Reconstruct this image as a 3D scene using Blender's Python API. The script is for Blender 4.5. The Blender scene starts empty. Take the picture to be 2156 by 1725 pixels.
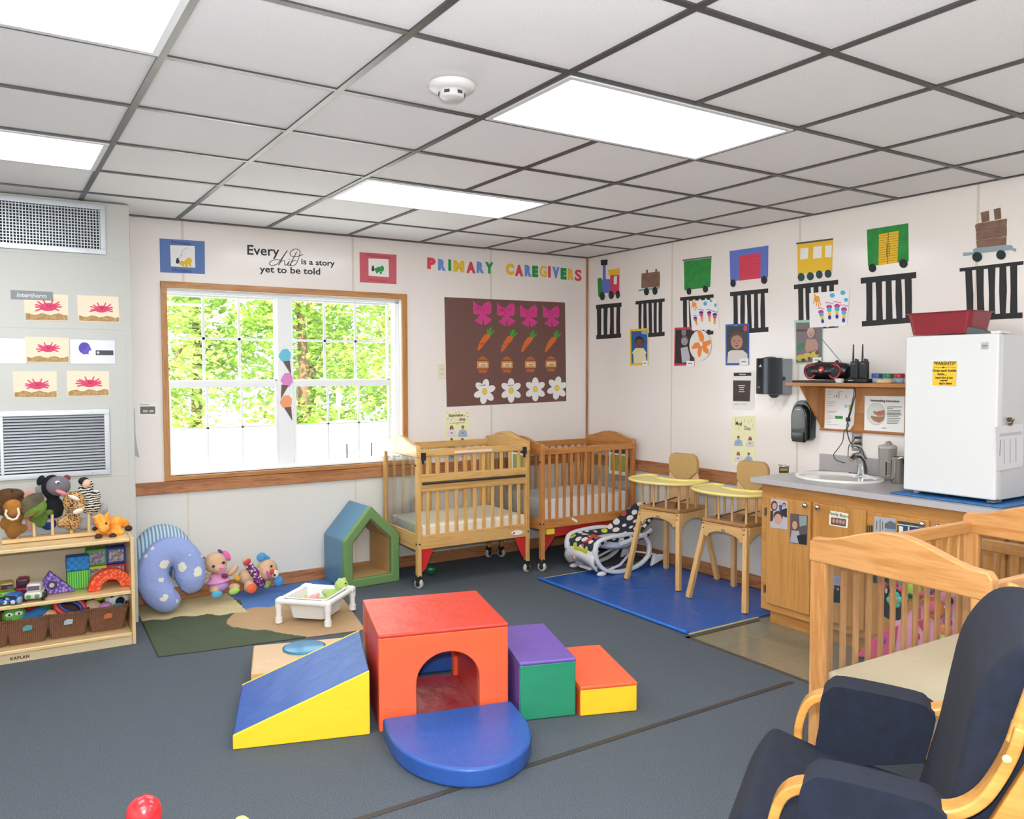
import bpy, math, random
from mathutils import Vector, Matrix, Euler, noise
from math import sin, cos, pi, radians as R
C = bpy.context.scene.collection
S = bpy.context.scene
random.seed(4)

# ---------------------------------------------------------------- camera, light, exposure
CAM = Vector((-4.6518, -5.9216, 1.5616)); YAW, PIT, ROL, FPX = .57413, .04571, -.00263, 1720.61
Fw = Vector((sin(YAW)*cos(PIT), cos(YAW)*cos(PIT), -sin(PIT)))
R0 = Vector((cos(YAW), -sin(YAW), 0)); U0 = R0.cross(Fw)
Rt = cos(ROL)*R0 + sin(ROL)*U0; Up = cos(ROL)*U0 - sin(ROL)*R0
cd = bpy.data.cameras.new('camera'); cam = bpy.data.objects.new('camera', cd); C.objects.link(cam)
cd.sensor_width = 36; cd.lens = FPX/2156*36; cd.clip_start = .05; cd.clip_end = 200
mw = Matrix.Identity(4)
for i in range(3):
    mw[i][0] = Rt[i]; mw[i][1] = Up[i]; mw[i][2] = -Fw[i]; mw[i][3] = CAM[i]
cam.matrix_world = mw
S.camera = cam
S.view_settings.view_transform = 'Standard'; S.view_settings.look = 'None'
S.view_settings.exposure = 0.24; S.view_settings.gamma = 1; S.view_settings.use_curve_mapping = False
w = bpy.data.worlds.new('sky'); S.world = w; w.use_nodes = True
bg = w.node_tree.nodes['Background']; bg.inputs[0].default_value = (.80, .90, 1, 1); bg.inputs[1].default_value = 4.6
sd = bpy.data.lights.new('sun', 'SUN'); sd.energy = 15; sd.angle = .01; sd.color = (1, .96, .86)
so = bpy.data.objects.new('sun', sd); C.objects.link(so); so.location = (0, 0, 12)
so.rotation_euler = Vector((.35, .75, -.85)).to_track_quat('-Z', 'Y').to_euler()
fd = bpy.data.lights.new('camera_flash', 'POINT'); fd.energy = 265; fd.shadow_soft_size = .05; fd.color = (.96, .98, 1)     # the photo was taken with a flash: its glint shows in the far corner
fo = bpy.data.objects.new('camera_flash', fd); C.objects.link(fo); fo.location = CAM+Up*.16
LAMP = 8.2       # strength of the ceiling light diffusers

def ray(u, v): return Fw + (u-1078)/FPX*Rt + (862.5-v)/FPX*Up
def on(ax, val, u, v):
    d = ray(u, v); return CAM + (val-CAM[ax])/d[ax]*d
def Z(x0, y0, s): return lambda X, Y: (x0+X/s, y0+Y/s)

# ---------------------------------------------------------------- materials
_m = {}
def lin(h):
    h = h.lstrip('#'); c = [int(h[i:i+2], 16)/255 for i in (0, 2, 4)]
    return tuple(((x+.055)/1.055)**2.4 if x > .04045 else x/12.92 for x in c)+(1,)
def base(key):
    m = bpy.data.materials.new(key); m.use_nodes = True
    nt = m.node_tree; return m, nt, nt.nodes['Principled BSDF']
def bumpn(nt, b, h, st, dist=.01):
    bp = nt.nodes.new('ShaderNodeBump'); bp.inputs['Strength'].default_value = st; bp.inputs['Distance'].default_value = dist
    nt.links.new(h, bp.inputs['Height']); nt.links.new(bp.outputs[0], b.inputs['Normal'])
def tc(nt, scale=(1, 1, 1), out='Object'):
    t = nt.nodes.new('ShaderNodeTexCoord'); mp = nt.nodes.new('ShaderNodeMapping'); mp.inputs['Scale'].default_value = scale
    nt.links.new(t.outputs[out], mp.inputs[0]); return mp.outputs[0]
def nz(nt, vec, scale, detail=2, rough=.5, dist=0):
    n = nt.nodes.new('ShaderNodeTexNoise'); n.inputs['Scale'].default_value = scale; n.inputs['Detail'].default_value = detail
    n.inputs['Roughness'].default_value = rough; n.inputs['Distortion'].default_value = dist; nt.links.new(vec, n.inputs['Vector']); return n.outputs['Fac']
def ramp(nt, fac, stops, const=False):
    r = nt.nodes.new('ShaderNodeValToRGB'); e = r.color_ramp.elements
    if const: r.color_ramp.interpolation = 'CONSTANT'
    while len(e) < len(stops): e.new(.5)
    for k, (p, c) in enumerate(stops): e[k].position = p; e[k].color = lin(c) if isinstance(c, str) else c
    nt.links.new(fac, r.inputs[0]); return r.outputs[0]
def P(col, rough=.5, metal=0, bump=None, var=None, coat=0, trans=0, em=0, alpha=1, sheen=0, ior=None):
    """plain procedural material. bump=(scale,strength[,distance]); var=(second colour, scale)"""
    k = (col, rough, metal, bump, var, coat, trans, em, alpha, sheen)
    if k in _m: return _m[k]
    m, nt, b = base('surface_%d' % len(_m))
    b.inputs['Base Color'].default_value = lin(col); b.inputs['Roughness'].default_value = rough; b.inputs['Metallic'].default_value = metal
    b.inputs['Coat Weight'].default_value = coat; b.inputs['Transmission Weight'].default_value = trans; b.inputs['Alpha'].default_value = alpha
    if sheen: b.inputs['Sheen Weight'].default_value = sheen
    if em: b.inputs['Emission Color'].default_value = lin(col); b.inputs['Emission Strength'].default_value = em
    if bump or var: v = tc(nt)
    if bump: bumpn(nt, b, nz(nt, v, bump[0], 3), bump[1], bump[2] if len(bump) > 2 else .01)
    if var: nt.links.new(ramp(nt, nz(nt, v, var[1], 3), [(.35, col), (.65, var[0])]), b.inputs['Base Color'])
    _m[k] = m; return m
def wood(c1, c2, ax='x', s=9, rough=.4, coat=.15):
    k = ('w', c1, c2, ax, s, rough)
    if k in _m: return _m[k]
    m, nt, b = base('wood_%d' % len(_m)); sc = {'x': (.08, 1, 1), 'y': (1, .08, 1), 'z': (1, 1, .08)}[ax]
    v = tc(nt, sc); f = nz(nt, v, s, 4, .6, 1.6); g = nz(nt, v, s*12, 3)
    a = nt.nodes.new('ShaderNodeMath'); a.operation = 'MULTIPLY_ADD'; a.inputs[1].default_value = .35
    nt.links.new(g, a.inputs[0]); nt.links.new(f, a.inputs[2])
    nt.links.new(ramp(nt, a.outputs[0], [(.5, c2), (.66, c1), (.82, c2), (.95, c1)]), b.inputs['Base Color'])
    b.inputs['Roughness'].default_value = rough; b.inputs['Coat Weight'].default_value = coat
    _m[k] = m; return m
MAPLE = ('#D9AE6C', '#C4924F'); OAK = ('#C98A4B', '#A9662C'); BEECH = ('#DDB377', '#CB9A5A')

# ---------------------------------------------------------------- mesh builder
class MB:
    def __init__(s): s.v = []; s.f = []; s.sm = []; s.mi = []; s.cur = 0
    def add(s, vs, fs, sm=False):
        o = len(s.v); s.v += [tuple(x) for x in vs]
        for f in fs: s.f.append([i+o for i in f]); s.sm.append(sm); s.mi.append(s.cur)
        return s
    def box(s, x0, y0, z0, x1, y1, z1, M=None):
        vs = [Vector((x, y, z)) for z in (z0, z1) for y in (y0, y1) for x in (x0, x1)]
        if M: vs = [M @ q for q in vs]
        return s.add(vs, [(0, 2, 3, 1), (4, 5, 7, 6), (0, 1, 5, 4), (2, 6, 7, 3), (0, 4, 6, 2), (1, 3, 7, 5)])
    def beam(s, p, q, a, b, side=(0, 1, 0)):
        """straight bar p->q, a wide along side, b the other way"""
        return s.sweep([p, q], a, b, side)
    def sweep(s, path, a, b, side=(0, 1, 0)):
        path = [Vector(q) for q in path]; n = len(path); sd_ = Vector(side).normalized(); vs = []
        for i, q in enumerate(path):
            t = (path[min(i+1, n-1)]-path[max(i-1, 0)]).normalized(); nn = t.cross(sd_).normalized(); s2 = nn.cross(t).normalized()
            aa = a[i] if isinstance(a, (list, tuple)) else a; bb = b[i] if isinstance(b, (list, tuple)) else b
            for ka, kb in ((-1, -1), (1, -1), (1, 1), (-1, 1)): vs.append(q+s2*ka*aa/2+nn*kb*bb/2)
        fs = [(3, 2, 1, 0), tuple(4*(n-1)+k for k in range(4))]
        for i in range(n-1):
            for k in range(4): fs.append((4*i+k, 4*i+(k+1) % 4, 4*i+4+(k+1) % 4, 4*i+4+k))
        return s.add(vs, fs)
    def tube(s, path, r, n=10, closed=False, flat=None):
        path = [Vector(q) for q in path]; m = len(path); vs = []; up = None
        for i, q in enumerate(path):
            a = path[(i-1) % m] if closed or i else path[0]; c = path[(i+1) % m] if closed or i < m-1 else path[-1]
            t = (c-a).normalized()
            if up is None: up = Vector((0, 0, 1)) if abs(t.z) < .9 else Vector((1, 0, 0))
            up = (up-t*up.dot(t)).normalized(); sd_ = t.cross(up); rr = r[i] if isinstance(r, (list, tuple)) else r
            for k in range(n):
                an = 2*pi*k/n; vs.append(q+(up*cos(an)*(flat or 1)+sd_*sin(an))*rr)
        fs = []
        for i in range(m if closed else m-1):
            for k in range(n):
                j = (i+1) % m; fs.append((i*n+k, i*n+(k+1) % n, j*n+(k+1) % n, j*n+k))
        s.add(vs, fs, True)
        if not closed: s.add([vs[k] for k in range(n)]+[vs[(m-1)*n+k] for k in range(n)], [tuple(range(n))[::-1], tuple(range(n, 2*n))])
        return s
    def ell(s, c, r, M=None, n=14, rings=9):
        if not isinstance(r, (list, tuple)): r = (r, r, r)
        c = Vector(c); vs = []; M = M or Matrix.Identity(3)
        for i in range(rings+1):
            th = pi*i/rings
            for k in range(n):
                ph = 2*pi*k/n; vs.append(c+M @ Vector((r[0]*sin(th)*cos(ph), r[1]*sin(th)*sin(ph), r[2]*cos(th))))
        return s.add(vs, [(i*n+k, (i+1)*n+k, (i+1)*n+(k+1) % n, i*n+(k+1) % n) for i in range(rings) for k in range(n)], True)
    def lathe(s, prof, c=(0, 0, 0), n=28, axis=(0, 0, 1), sm=True, sx=1, sy=1):
        q = Vector((0, 0, 1)).rotation_difference(Vector(axis)); c = Vector(c); vs = []
        for r_, z_ in prof:
            for k in range(n): vs.append(c+q @ Vector((r_*cos(2*pi*k/n)*sx, r_*sin(2*pi*k/n)*sy, z_)))
        m = len(prof)
        fs = [(i*n+k, i*n+(k+1) % n, (i+1)*n+(k+1) % n, (i+1)*n+k) for i in range(m-1) for k in range(n)]
        s.add(vs, fs, sm)
        if prof[0][0] > 0: s.add(vs[:n], [tuple(range(n))[::-1]])
        if prof[-1][0] > 0: s.add(vs[-n:], [tuple(range(n))])
        return s
    def cyl(s, p, q, r, n=16):
        p = Vector(p); q = Vector(q); return s.lathe([(r, 0), (r, (q-p).length)], p, n, (q-p).normalized())
    def prism(s, poly, y0, y1, ax='y'):
        """poly of (a,b): extruded along ax between y0 and y1"""
        def mk(a, b, t): return {'y': (a, t, b), 'x': (t, a, b), 'z': (a, b, t)}[ax]
        ar = sum(poly[i][0]*poly[(i+1) % len(poly)][1]-poly[(i+1) % len(poly)][0]*poly[i][1] for i in range(len(poly)))
        if ar < 0: poly = poly[::-1]
        n = len(poly); vs = [mk(a, b, y0) for a, b in poly]+[mk(a, b, y1) for a, b in poly]
        fl = (ax == 'y') != (y0 > y1)
        f0 = tuple(range(n)); f1 = tuple(range(n, 2*n))[::-1]
        fs = [f0, f1]+[(i, i+n, (i+1) % n+n, (i+1) % n) for i in range(n)]
        if not fl: fs = [f[::-1] for f in fs]
        return s.add(vs, fs)
    def build(s, name, mats, parent=None, bev=0, seg=2, smooth=False, remesh=0, kind=None, sub=0, loc=None, rz=0):
        me = bpy.data.meshes.new(name); me.from_pydata(s.v, [], s.f); me.validate()
        if not isinstance(mats, (list, tuple)): mats = [mats]
        for m_ in mats: me.materials.append(m_)
        if len(me.polygons) == len(s.f):
            for i, pl in enumerate(me.polygons): pl.use_smooth = s.sm[i] or smooth; pl.material_index = s.mi[i]
        o = bpy.data.objects.new(name, me); C.objects.link(o)
        if parent: o.parent = parent
        if loc: o.location = loc
        if rz: o.rotation_euler.z = rz
        if bev:
            md = o.modifiers.new('bevel', 'BEVEL'); md.width = bev; md.segments = seg; md.limit_method = 'ANGLE'; md.angle_limit = R(35); md.harden_normals = False
            for pl in me.polygons: pl.use_smooth = True
            md2 = o.modifiers.new('wn', 'WEIGHTED_NORMAL')
        if remesh:
            md = o.modifiers.new('remesh', 'REMESH'); md.mode = 'VOXEL'; md.voxel_size = remesh; md.use_smooth_shade = True
            md = o.modifiers.new('smooth', 'SMOOTH'); md.iterations = 4; md.factor = .6
        if sub:
            md = o.modifiers.new('sub', 'SUBSURF'); md.levels = sub; md.render_levels = sub
        if kind: o['kind'] = kind
        return o
def tag(o, label, cat, group=None):
    o['label'] = label; o['category'] = cat
    if group: o['group'] = group
    return o
def thing(name, label, cat, loc=(0, 0, 0), rz=0, group=None, rot=None):
    o = bpy.data.objects.new(name, None); C.objects.link(o); o.location = loc; o.rotation_euler = rot or (0, 0, rz); o.empty_display_size = .1
    return tag(o, label, cat, group)
def lab(o, label): o['label'] = label; return o
def dup(o, parent=None, loc=None, rz=None, label=None):
    c = o.copy(); C.objects.link(c)
    if parent: c.parent = parent
    if loc is not None: c.location = loc
    if rz is not None: c.rotation_euler.z = rz
    if label: c['label'] = label
    for ch in list(o.children): dup(ch, c)
    return c
def text(s, size, mat, parent, x, z, y=-.002, align='CENTER', bold=0, sx=1, shear=0, ext=.0004, name='lettering', rot=0, gap=1):
    cu = bpy.data.curves.new(name, 'FONT'); cu.body = s; cu.size = size; cu.extrude = ext; cu.offset = bold; cu.align_x = align; cu.shear = shear; cu.space_character = gap
    cu.resolution_u = 3
    t = bpy.data.objects.new('tmp', cu); C.objects.link(t); bpy.context.view_layer.update()
    me = bpy.data.meshes.new_from_object(t.evaluated_get(bpy.context.evaluated_depsgraph_get()))
    bpy.data.objects.remove(t); me.transform(Matrix.Translation((x, y, z)) @ Matrix.Rotation(rot, 4, 'Y') @ Matrix.Diagonal((sx, 1, 1, 1)) @ Matrix.Rotation(pi/2, 4, 'X'))
    me.materials.clear(); me.materials.append(mat)
    o = bpy.data.objects.new(name, me); C.objects.link(o)
    if parent: o.parent = parent
    return o

# wall frames: local x runs right along the wall, z up, -y into the room
BACKY = 0.0; RIGHTX = 0.0; HY = -.40
class Wall:
    def __init__(s, kind): s.kind = kind
    def pt(s, u, v):
        if s.kind == 'back': q = on(1, BACKY, u, v); return q.x, q.z
        if s.kind == 'hvac': q = on(1, HY, u, v); return q.x, q.z
        if s.kind == 'cab': q = on(0, -.6405, u, v); return -q.y, q.z
        if s.kind == 'board': q = on(0, -.03, u, v); return -q.y, q.z
        if s.kind == 'fridge': q = on(0, FRX, u, v); return -q.y, q.z
        q = on(0, RIGHTX, u, v); return -q.y, q.z
    def place(s, a, b):
        k = s.kind
        if k in ('back', 'hvac'): return (a, {'back': BACKY, 'hvac': HY}[k]-.0008, b), 0
        return ({'cab': -.6405, 'board': -.03, 'right': RIGHTX, 'fridge': FRX if k == 'fridge' else 0}[k]-.0008, -a, b), -pi/2
FRX = -.583
WB, WR, WH, WC, WD, WF = Wall('back'), Wall('right'), Wall('hvac'), Wall('cab'), Wall('board'), Wall('fridge')
def el(cx, cy, rx, ry, n=20, a=0):
    return [(cx+rx*cos(2*pi*k/n)*cos(a)-ry*sin(2*pi*k/n)*sin(a), cy+rx*cos(2*pi*k/n)*sin(a)+ry*sin(2*pi*k/n)*cos(a)) for k in range(n)]
def rect(a, b, c, d): return [(a, b), (c, b), (c, d), (a, d)]
def art(wall, name, label, cat, cr, layers, group=None, depth=.0012):
    """paper art on a wall. cr maps drawing coordinates to photo pixels; layers=[(part, material, [polys])]"""
    pts = [wall.pt(*cr(*q)) for l in layers[:1] for pl in l[2] for q in pl]
    ox = (min(q[0] for q in pts)+max(q[0] for q in pts))/2; oz = min(q[1] for q in pts)
    loc, rz = wall.place(ox, oz)
    root = thing(name, label, cat, loc, rz, group) if len(layers) > 1 else None
    ex = []
    for k, (pn, mt, polys) in enumerate(layers):
        sg = {'wheels': 'wheel', 'pegs': 'peg', 'windows': 'window', 'faces': 'face', 'logs': 'log', 'portraits': 'portrait', 'people': 'figure', 'white_patches': 'white_patch', 'dark_shirts': 'dark_shirt', 'coupling': 'coupling'}.get(pn)
        ex += [(sg, mt, [pl], k) for pl in polys] if sg and root else [(pn, mt, polys, k)]
    for pn, mt, polys, k in ex:
        mb = MB()
        for i_, pl in enumerate(polys):
            q = [(a-ox, b-oz) for a, b in (wall.pt(*cr(*t)) for t in pl)]; e_ = 2.5e-5*i_
            mb.prism(q, -.0007*k-e_, -.0007*k-depth-e_)
        o = mb.build(pn if root else name, mt, root)
        if not root: o.location = loc; o.rotation_euler.z = rz; tag(o, label, cat, group); root = o
    root['oz'] = 0; del root['oz']
    return root, (lambda X, Y: (lambda p_: (p_[0]-ox, p_[1]-oz))(wall.pt(*cr(X, Y))))

# ---------------------------------------------------------------- the room shell
CH = 2.60; XL, YF = -7.2, -9.0
GX = lambda i: -4.739+.6064*i
GY = lambda j: -3.6166+.5984*j
def st(o): o['kind'] = 'structure'; return o
def floor_mat(kind):
    m, nt, b = base('floor_'+kind); v = tc(nt)
    if kind == 'carpet':
        a = nz(nt, v, 260, 2, .7); c2 = nz(nt, v, 3.5, 3)
        nt.links.new(ramp(nt, a, [(.3, '#383E43'), (.52, '#515960'), (.72, '#727A82')]), b.inputs['Base Color'])
        b.inputs['Roughness'].default_value = .95; bumpn(nt, b, a, .6, .006)
    else:
        br = nt.nodes.new('ShaderNodeTexBrick'); br.offset = 0; br.inputs['Scale'].default_value = 1; br.inputs['Brick Width'].default_value = .305; br.inputs['Row Height'].default_value = .305
        br.inputs['Mortar Size'].default_value = .003; br.inputs['Color1'].default_value = lin('#878069'); br.inputs['Color2'].default_value = lin('#847D66'); br.inputs['Mortar'].default_value = lin('#77705C')
        nt.links.new(v, br.inputs['Vector']); a = nz(nt, tc(nt), 40, 4)
        mx = nt.nodes.new('ShaderNodeMixRGB'); mx.blend_type = 'MULTIPLY'; mx.inputs[0].default_value = .35
        nt.links.new(br.outputs[0], mx.inputs[1]); nt.links.new(ramp(nt, a, [(.3, '#E6E6E6'), (.6, '#FFFFFF')]), mx.inputs[2]); nt.links.new(mx.outputs[0], b.inputs['Base Color'])
        b.inputs['Roughness'].default_value = .16; bumpn(nt, b, nz(nt, tc(nt), 9, 2), .05, .01)
    return m
carpet, vinyl = floor_mat('carpet'), floor_mat('vinyl')
VX, VY = -1.212, -2.492
f = MB(); f.prism([(XL, YF), (VX, YF), (VX, VY), (.0, VY), (.0, 0), (XL, 0)], -.06, 0, 'z')
st(f.build('floor', carpet))
f = MB(); f.prism([(VX, YF), (0, YF), (0, VY), (VX, VY)], -.06, -.0005, 'z'); st(f.build('floor', vinyl))
def wall_mat(name, top, low, split):
    """glossy white sheet panelling above the chair rail, grey vinyl faced board below it"""
    m, nt, b = base(name); t = nt.nodes.new('ShaderNodeTexCoord'); sp = nt.nodes.new('ShaderNodeSeparateXYZ'); nt.links.new(t.outputs['Object'], sp.inputs[0])
    gt = nt.nodes.new('ShaderNodeMath'); gt.operation = 'GREATER_THAN'; gt.inputs[1].default_value = split; nt.links.new(sp.outputs['Z'], gt.inputs[0])
    mx = nt.nodes.new('ShaderNodeMixRGB'); mx.inputs[1].default_value = lin(low); mx.inputs[2].default_value = lin(top)
    nt.links.new(gt.outputs[0], mx.inputs[0]); nt.links.new(mx.outputs[0], b.inputs['Base Color'])
    mr = nt.nodes.new('ShaderNodeMapRange'); mr.inputs['To Min'].default_value = .42; mr.inputs['To Max'].default_value = .16; nt.links.new(gt.outputs[0], mr.inputs[0]); nt.links.new(mr.outputs[0], b.inputs['Roughness'])
    bumpn(nt, b, nz(nt, tc(nt), 38, 3), .12, .004); return m
wm = wall_mat('wall_panelling', '#F0E9E2', '#DCDAD2', .79)
wx0, wx1, wz0, wz1 = -3.60, -1.86, .862, 2.14
f = MB(); f.box(XL, 0, 0, wx0, .14, CH); f.box(wx1, 0, 0, .14, .14, CH); f.box(wx0, 0, 0, wx1, .14, wz0); f.box(wx0, 0, wz1, wx1, .14, CH)
wall_back = st(f.build('wall_back', wm))
wall_right = st(MB().box(0, YF, 0, .14, 0, CH).build('wall_right', wm))
st(MB().box(XL-.14, YF, 0, XL, .14, CH).build('wall_left', wm)); st(MB().box(XL-.14, YF-.14, 0, .14, YF, CH).build('wall_front', wm))
seam = P('#D8CFBC', .4)
f = MB()
for x in (-3.487, -2.262, -1.03): f.box(x-.008, -.0005, .1, x+.008, 0, .75 if x < -1.86 and x > -3.6 else CH)
for x in (-3.487, -2.262): f.box(x-.008, -.0005, 2.18, x+.008, 0, CH)
st(f.build('trim_1', seam))
f = MB()
for y in (-1.094, -2.311, -3.487, -4.72): f.box(-.0005, y-.008, .1, 0, y+.008, CH)
st(f.build('trim_2', seam))
RW = ('#B98258', '#935A36'); rail = wood(*RW, 'x', 11, .38); raily = wood(*RW, 'y', 11, .38); railz = wood(*RW, 'z', 11, .38)
st(MB().box(-3.875, -.022, .742, -.02, -.0005, .826).build('trim_3', rail, bev=.004))
st(MB().box(-.022, -2.50, .726, -.0005, -.02, .818).build('trim_4', raily, bev=.004))
st(MB().box(-.016, -.016, 0, -.001, -.001, CH).build('trim_5', railz))
st(MB().box(-3.875, -.014, .002, -.016, -.0005, .092).build('baseboard_back', rail, bev=.003))
st(MB().box(-.014, -2.53, .002, -.0005, -.016, .095).build('baseboard_right', raily, bev=.003))

# ceiling with its grid, tiles and lights
m, nt, b = base('ceiling_tile'); v = tc(nt); n1 = nz(nt, v, 190, 3, .7); b.inputs['Roughness'].default_value = .85
nt.links.new(ramp(nt, n1, [(.32, '#EFEEEC'), (.6, '#FBFAF8')]), b.inputs['Base Color']); bumpn(nt, b, n1, .45, .004)
ceil = st(MB().box(XL, YF, CH, .0, 0, CH+.08).build('ceiling', m))
teem = P('#5A5856', .38, .55)
f = MB()
i = -4
while GX(i) < 0:
    f.box(GX(i)-.0125, YF, CH-.007, GX(i)+.0125, 0, CH+.001); i += 1
for j in range(-9, 7):
    if GY(j) < 0 and GY(j) > YF: f.box(XL, GY(j)-.0125, CH-.0065, 0, GY(j)+.0125, CH+.001)
f.box(XL, -.02, CH-.0075, 0, -.001, CH); f.box(-.02, YF, CH-.0075, -.001, 0, CH)
g_ = f.build('ceiling_grid', teem, ceil)
def em(col, s):
    m, nt, b = base('lit_diffuser'); b.inputs['Base Color'].default_value = (.9, .9, .88, 1); b.inputs['Emission Color'].default_value = lin(col); b.inputs['Emission Strength'].default_value = s; return m
diff = em('#F4F8FF', LAMP)
lights = {(3, 0): 'large lit ceiling light panel above the middle of the room, nearest the corner wall', (3, 3): 'lit ceiling light panel farthest from the camera, near the window wall', (-1, 0): 'lit ceiling light panel cut by the top left corner of the photo', (-1, 3): 'lit ceiling light panel above the grey heating unit'}
first = None
for j in (3, 0, -3, -6):
    for i in (3, -1):
        x0, x1, y0, y1 = GX(i), GX(i+2), GY(j), GY(j+1)
        lb = lights.get((i, j)) or ('lit ceiling light panel behind the camera, %s side, %s from the window' % ('right' if i == 3 else 'left', 'farthest' if j == -6 else 'third'))
        if first is None:
            first = thing('ceiling_light', lb, 'ceiling light', ((x0+x1)/2, (y0+y1)/2, CH), 0, 'lit panels in the suspended ceiling')
            W_, D_ = (x1-x0)/2-.013, (y1-y0)/2-.013
            MB().box(-W_+.022, -D_+.022, -.0105, W_-.022, D_-.022, -.0005).build('diffuser', diff, first)
            fr = MB()
            for a in ((-W_, -D_, W_, -D_+.022), (-W_, D_-.022, W_, D_), (-W_, -D_+.022, -W_+.022, D_-.022), (W_-.022, -D_+.022, W_, D_-.022)): fr.box(a[0], a[1], -.012, a[2], a[3], -.0005)
            fr.build('frame', P('#E4E6E6', .4), first)
        else: dup(first, None, ((x0+x1)/2, (y0+y1)/2, CH), None, lb)

# window
win = bpy.data.objects.new('window_1', None); C.objects.link(win); st(win); win.location = (wx0, 0, wz0)
L = lambda x, z: (x-wx0, z-wz0)
casing = wood('#C08A52', '#A66D36', 'z', 9, .35); csx = wood('#C08A52', '#A66D36', 'x', 9, .35); white = P('#EDF0EF', .35)
f = MB()
for x0, x1 in ((-.035, .004), (wx1-wx0-.004, wx1-wx0+.042)): f.box(x0, -.02, -.035, x1, -.0006, wz1-wz0+.038)
f.build('casing', casing, win, bev=.003)
MB().box(-.035, -.021, wz1-wz0-.004, wx1-wx0+.042, -.0005, wz1-wz0+.04).build('casing', csx, win, bev=.003)
MB().box(-.034, -.028, -.034, wx1-wx0+.041, .05, -.004).build('window_sill', csx, win, bev=.003)
f = MB(); a, b_ = 0, wx1-wx0; h_ = wz1-wz0
f.box(a, 0, 0, a+.006, .12, h_); f.box(b_-.006, 0, 0, b_, .12, h_); f.box(a, 0, h_-.006, b_, .12, h_); f.box(a, 0, -.004, b_, .12, .012)
f.build('jamb', white, win)
f = MB()
def LB(mb, x0, y0, z0, x1, y1, z1): mb.box(x0-wx0, y0, z0-wz0, x1-wx0, y1, z1-wz0)
LB(f, wx0, .04, .866, -3.592, .12, wz1); LB(f, -1.90, .04, .866, wx1, .12, wz1); LB(f, wx0, .04, 2.105, wx1, .12, wz1); LB(f, wx0, .03, .866, wx1, .12, .885)
LB(f, -2.835, .045, .866, -2.725, .12, wz1); f.build('frame', white, win, bev=.004)
f = MB()
for z in (2.116, 2.126): LB(f, wx0+.01, .03, z, wx1-.01, .05, z+.006)
f.build('blind_track', white, win)
gl, nt, b = base('window_glass')
gls = nt.nodes.new('ShaderNodeBsdfGlossy'); gls.inputs['Roughness'].default_value = .02; tr = nt.nodes.new('ShaderNodeBsdfTransparent'); mxs = nt.nodes.new('ShaderNodeMixShader'); mxs.inputs[0].default_value = .06
nt.links.new(tr.outputs[0], mxs.inputs[1]); nt.links.new(gls.outputs[0], mxs.inputs[2]); nt.links.new(mxs.outputs[0], nt.nodes['Material Output'].inputs[0])
for (x0, x1, x2, x3) in ((-3.585, -3.345, -3.099, -2.848), (-2.712, -2.463, -2.215, -1.952)):
    up = MB()
    LB(up, x0-.012, .075, 1.50, x0, .1, 2.108); LB(up, x3, .075, 1.50, x3+.014, .1, 2.108); LB(up, x0, .075, 2.092, x3, .1, 2.108); LB(up, x0-.012, .075, 1.49, x3+.014, .1, 1.512)
    for xx in (x1, x2): LB(up, xx-.009, .08, 1.512, xx+.009, .088, 2.092)
    LB(up, x0, .08, 1.795, x3, .088, 1.811)
    us = up.build('sash', white, win)
    g = MB(); LB(g, x0, .0885, 1.512, x3, .0925, 2.092); g.build('pane', gl, us)
    lo = MB(); xa, xb = x0+.012, x3-.006
    LB(lo, x0-.008, .045, .885, xa, .072, 1.505); LB(lo, xb, .045, .885, x3+.012, .072, 1.505); LB(lo, xa, .045, 1.458, xb, .072, 1.505); LB(lo, xa, .045, .885, xb, .072, .90)
    for k in (1, 2): xx = xa+(xb-xa)*k/3; LB(lo, xx-.008, .052, .9, xx+.008, .06, 1.458)
    LB(lo, xa, .052, 1.168, xb, .06, 1.18)
    ls = lo.build('sash', white, win)
    g = MB(); LB(g, xa, .0605, .9, xb, .0645, 1.458); g.build('pane', gl, ls)

# ---------------------------------------------------------------- outside
gm = P('#E9E6DC', .9, bump=(3, .2)); st(MB().box(-40, .3, -.86, 40, 60, -.8).build('ground', gm))
fw = P('#F4F4F2', .5)
fc = thing('garden_fence', 'white picket fence with scalloped top beyond the window', 'fence', (-4, 10, -.8))
f = MB(); f.box(-14, .03, .35, 18, .07, .45); f.box(-14, .03, 1.05, 18, .07, 1.15); f.build('rail', fw, fc)
f = MB(); x = -14; k = 0
while x < 18:
    q = abs((x*1.1) % 2-1); f.box(x, 0, .03, x+.135, .03, 1.30+.10*q); x += .14; k += 1
f.build('picket_panel', fw, fc)
dr = thing('deck_railing', 'dark metal balusters of the white deck railing outside the window', 'railing', (-1.38, 1.7, -.8))
MB().box(-.45, 0, 0, -.40, .05, 1.72).build('post', fw, dr); MB().box(2.15, 0, 0, 2.2, .05, 1.72).build('post', fw, dr)
f = MB(); f.box(-.3985, 0, 1.66, 2.149, .05, 1.72); f.box(-.3985, 0, .9, 2.149, .05, .96); f.build('rail', fw, dr)
for k in range(12): MB().cyl((-.4+k*.13, .025, .96), (-.4+k*.13, .025, 1.66), .009, 8).build('baluster', P('#16283A', .5), dr)
bf = thing('bird_feeder', 'lime green hanging bird feeder beyond the right window pane', 'bird feeder', tuple(on(1, 4, 713, 860)))
MB().cyl((0, 0, -bf.location.z-.8), (0, 0, .01), .012).build('pole', P('#8FA08A', .5), bf); MB().cyl((0, 0, .03), (0, 0, .2), .03).build('seed_tube', P('#DFF5B0', .2), bf); MB().lathe([(.08, 0), (.05, .03)]).build('tray', P('#A8E03A', .4), bf); MB().lathe([(.07, .2), (.0, .28)]).build('cap', P('#A8E03A', .4), bf)
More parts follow.
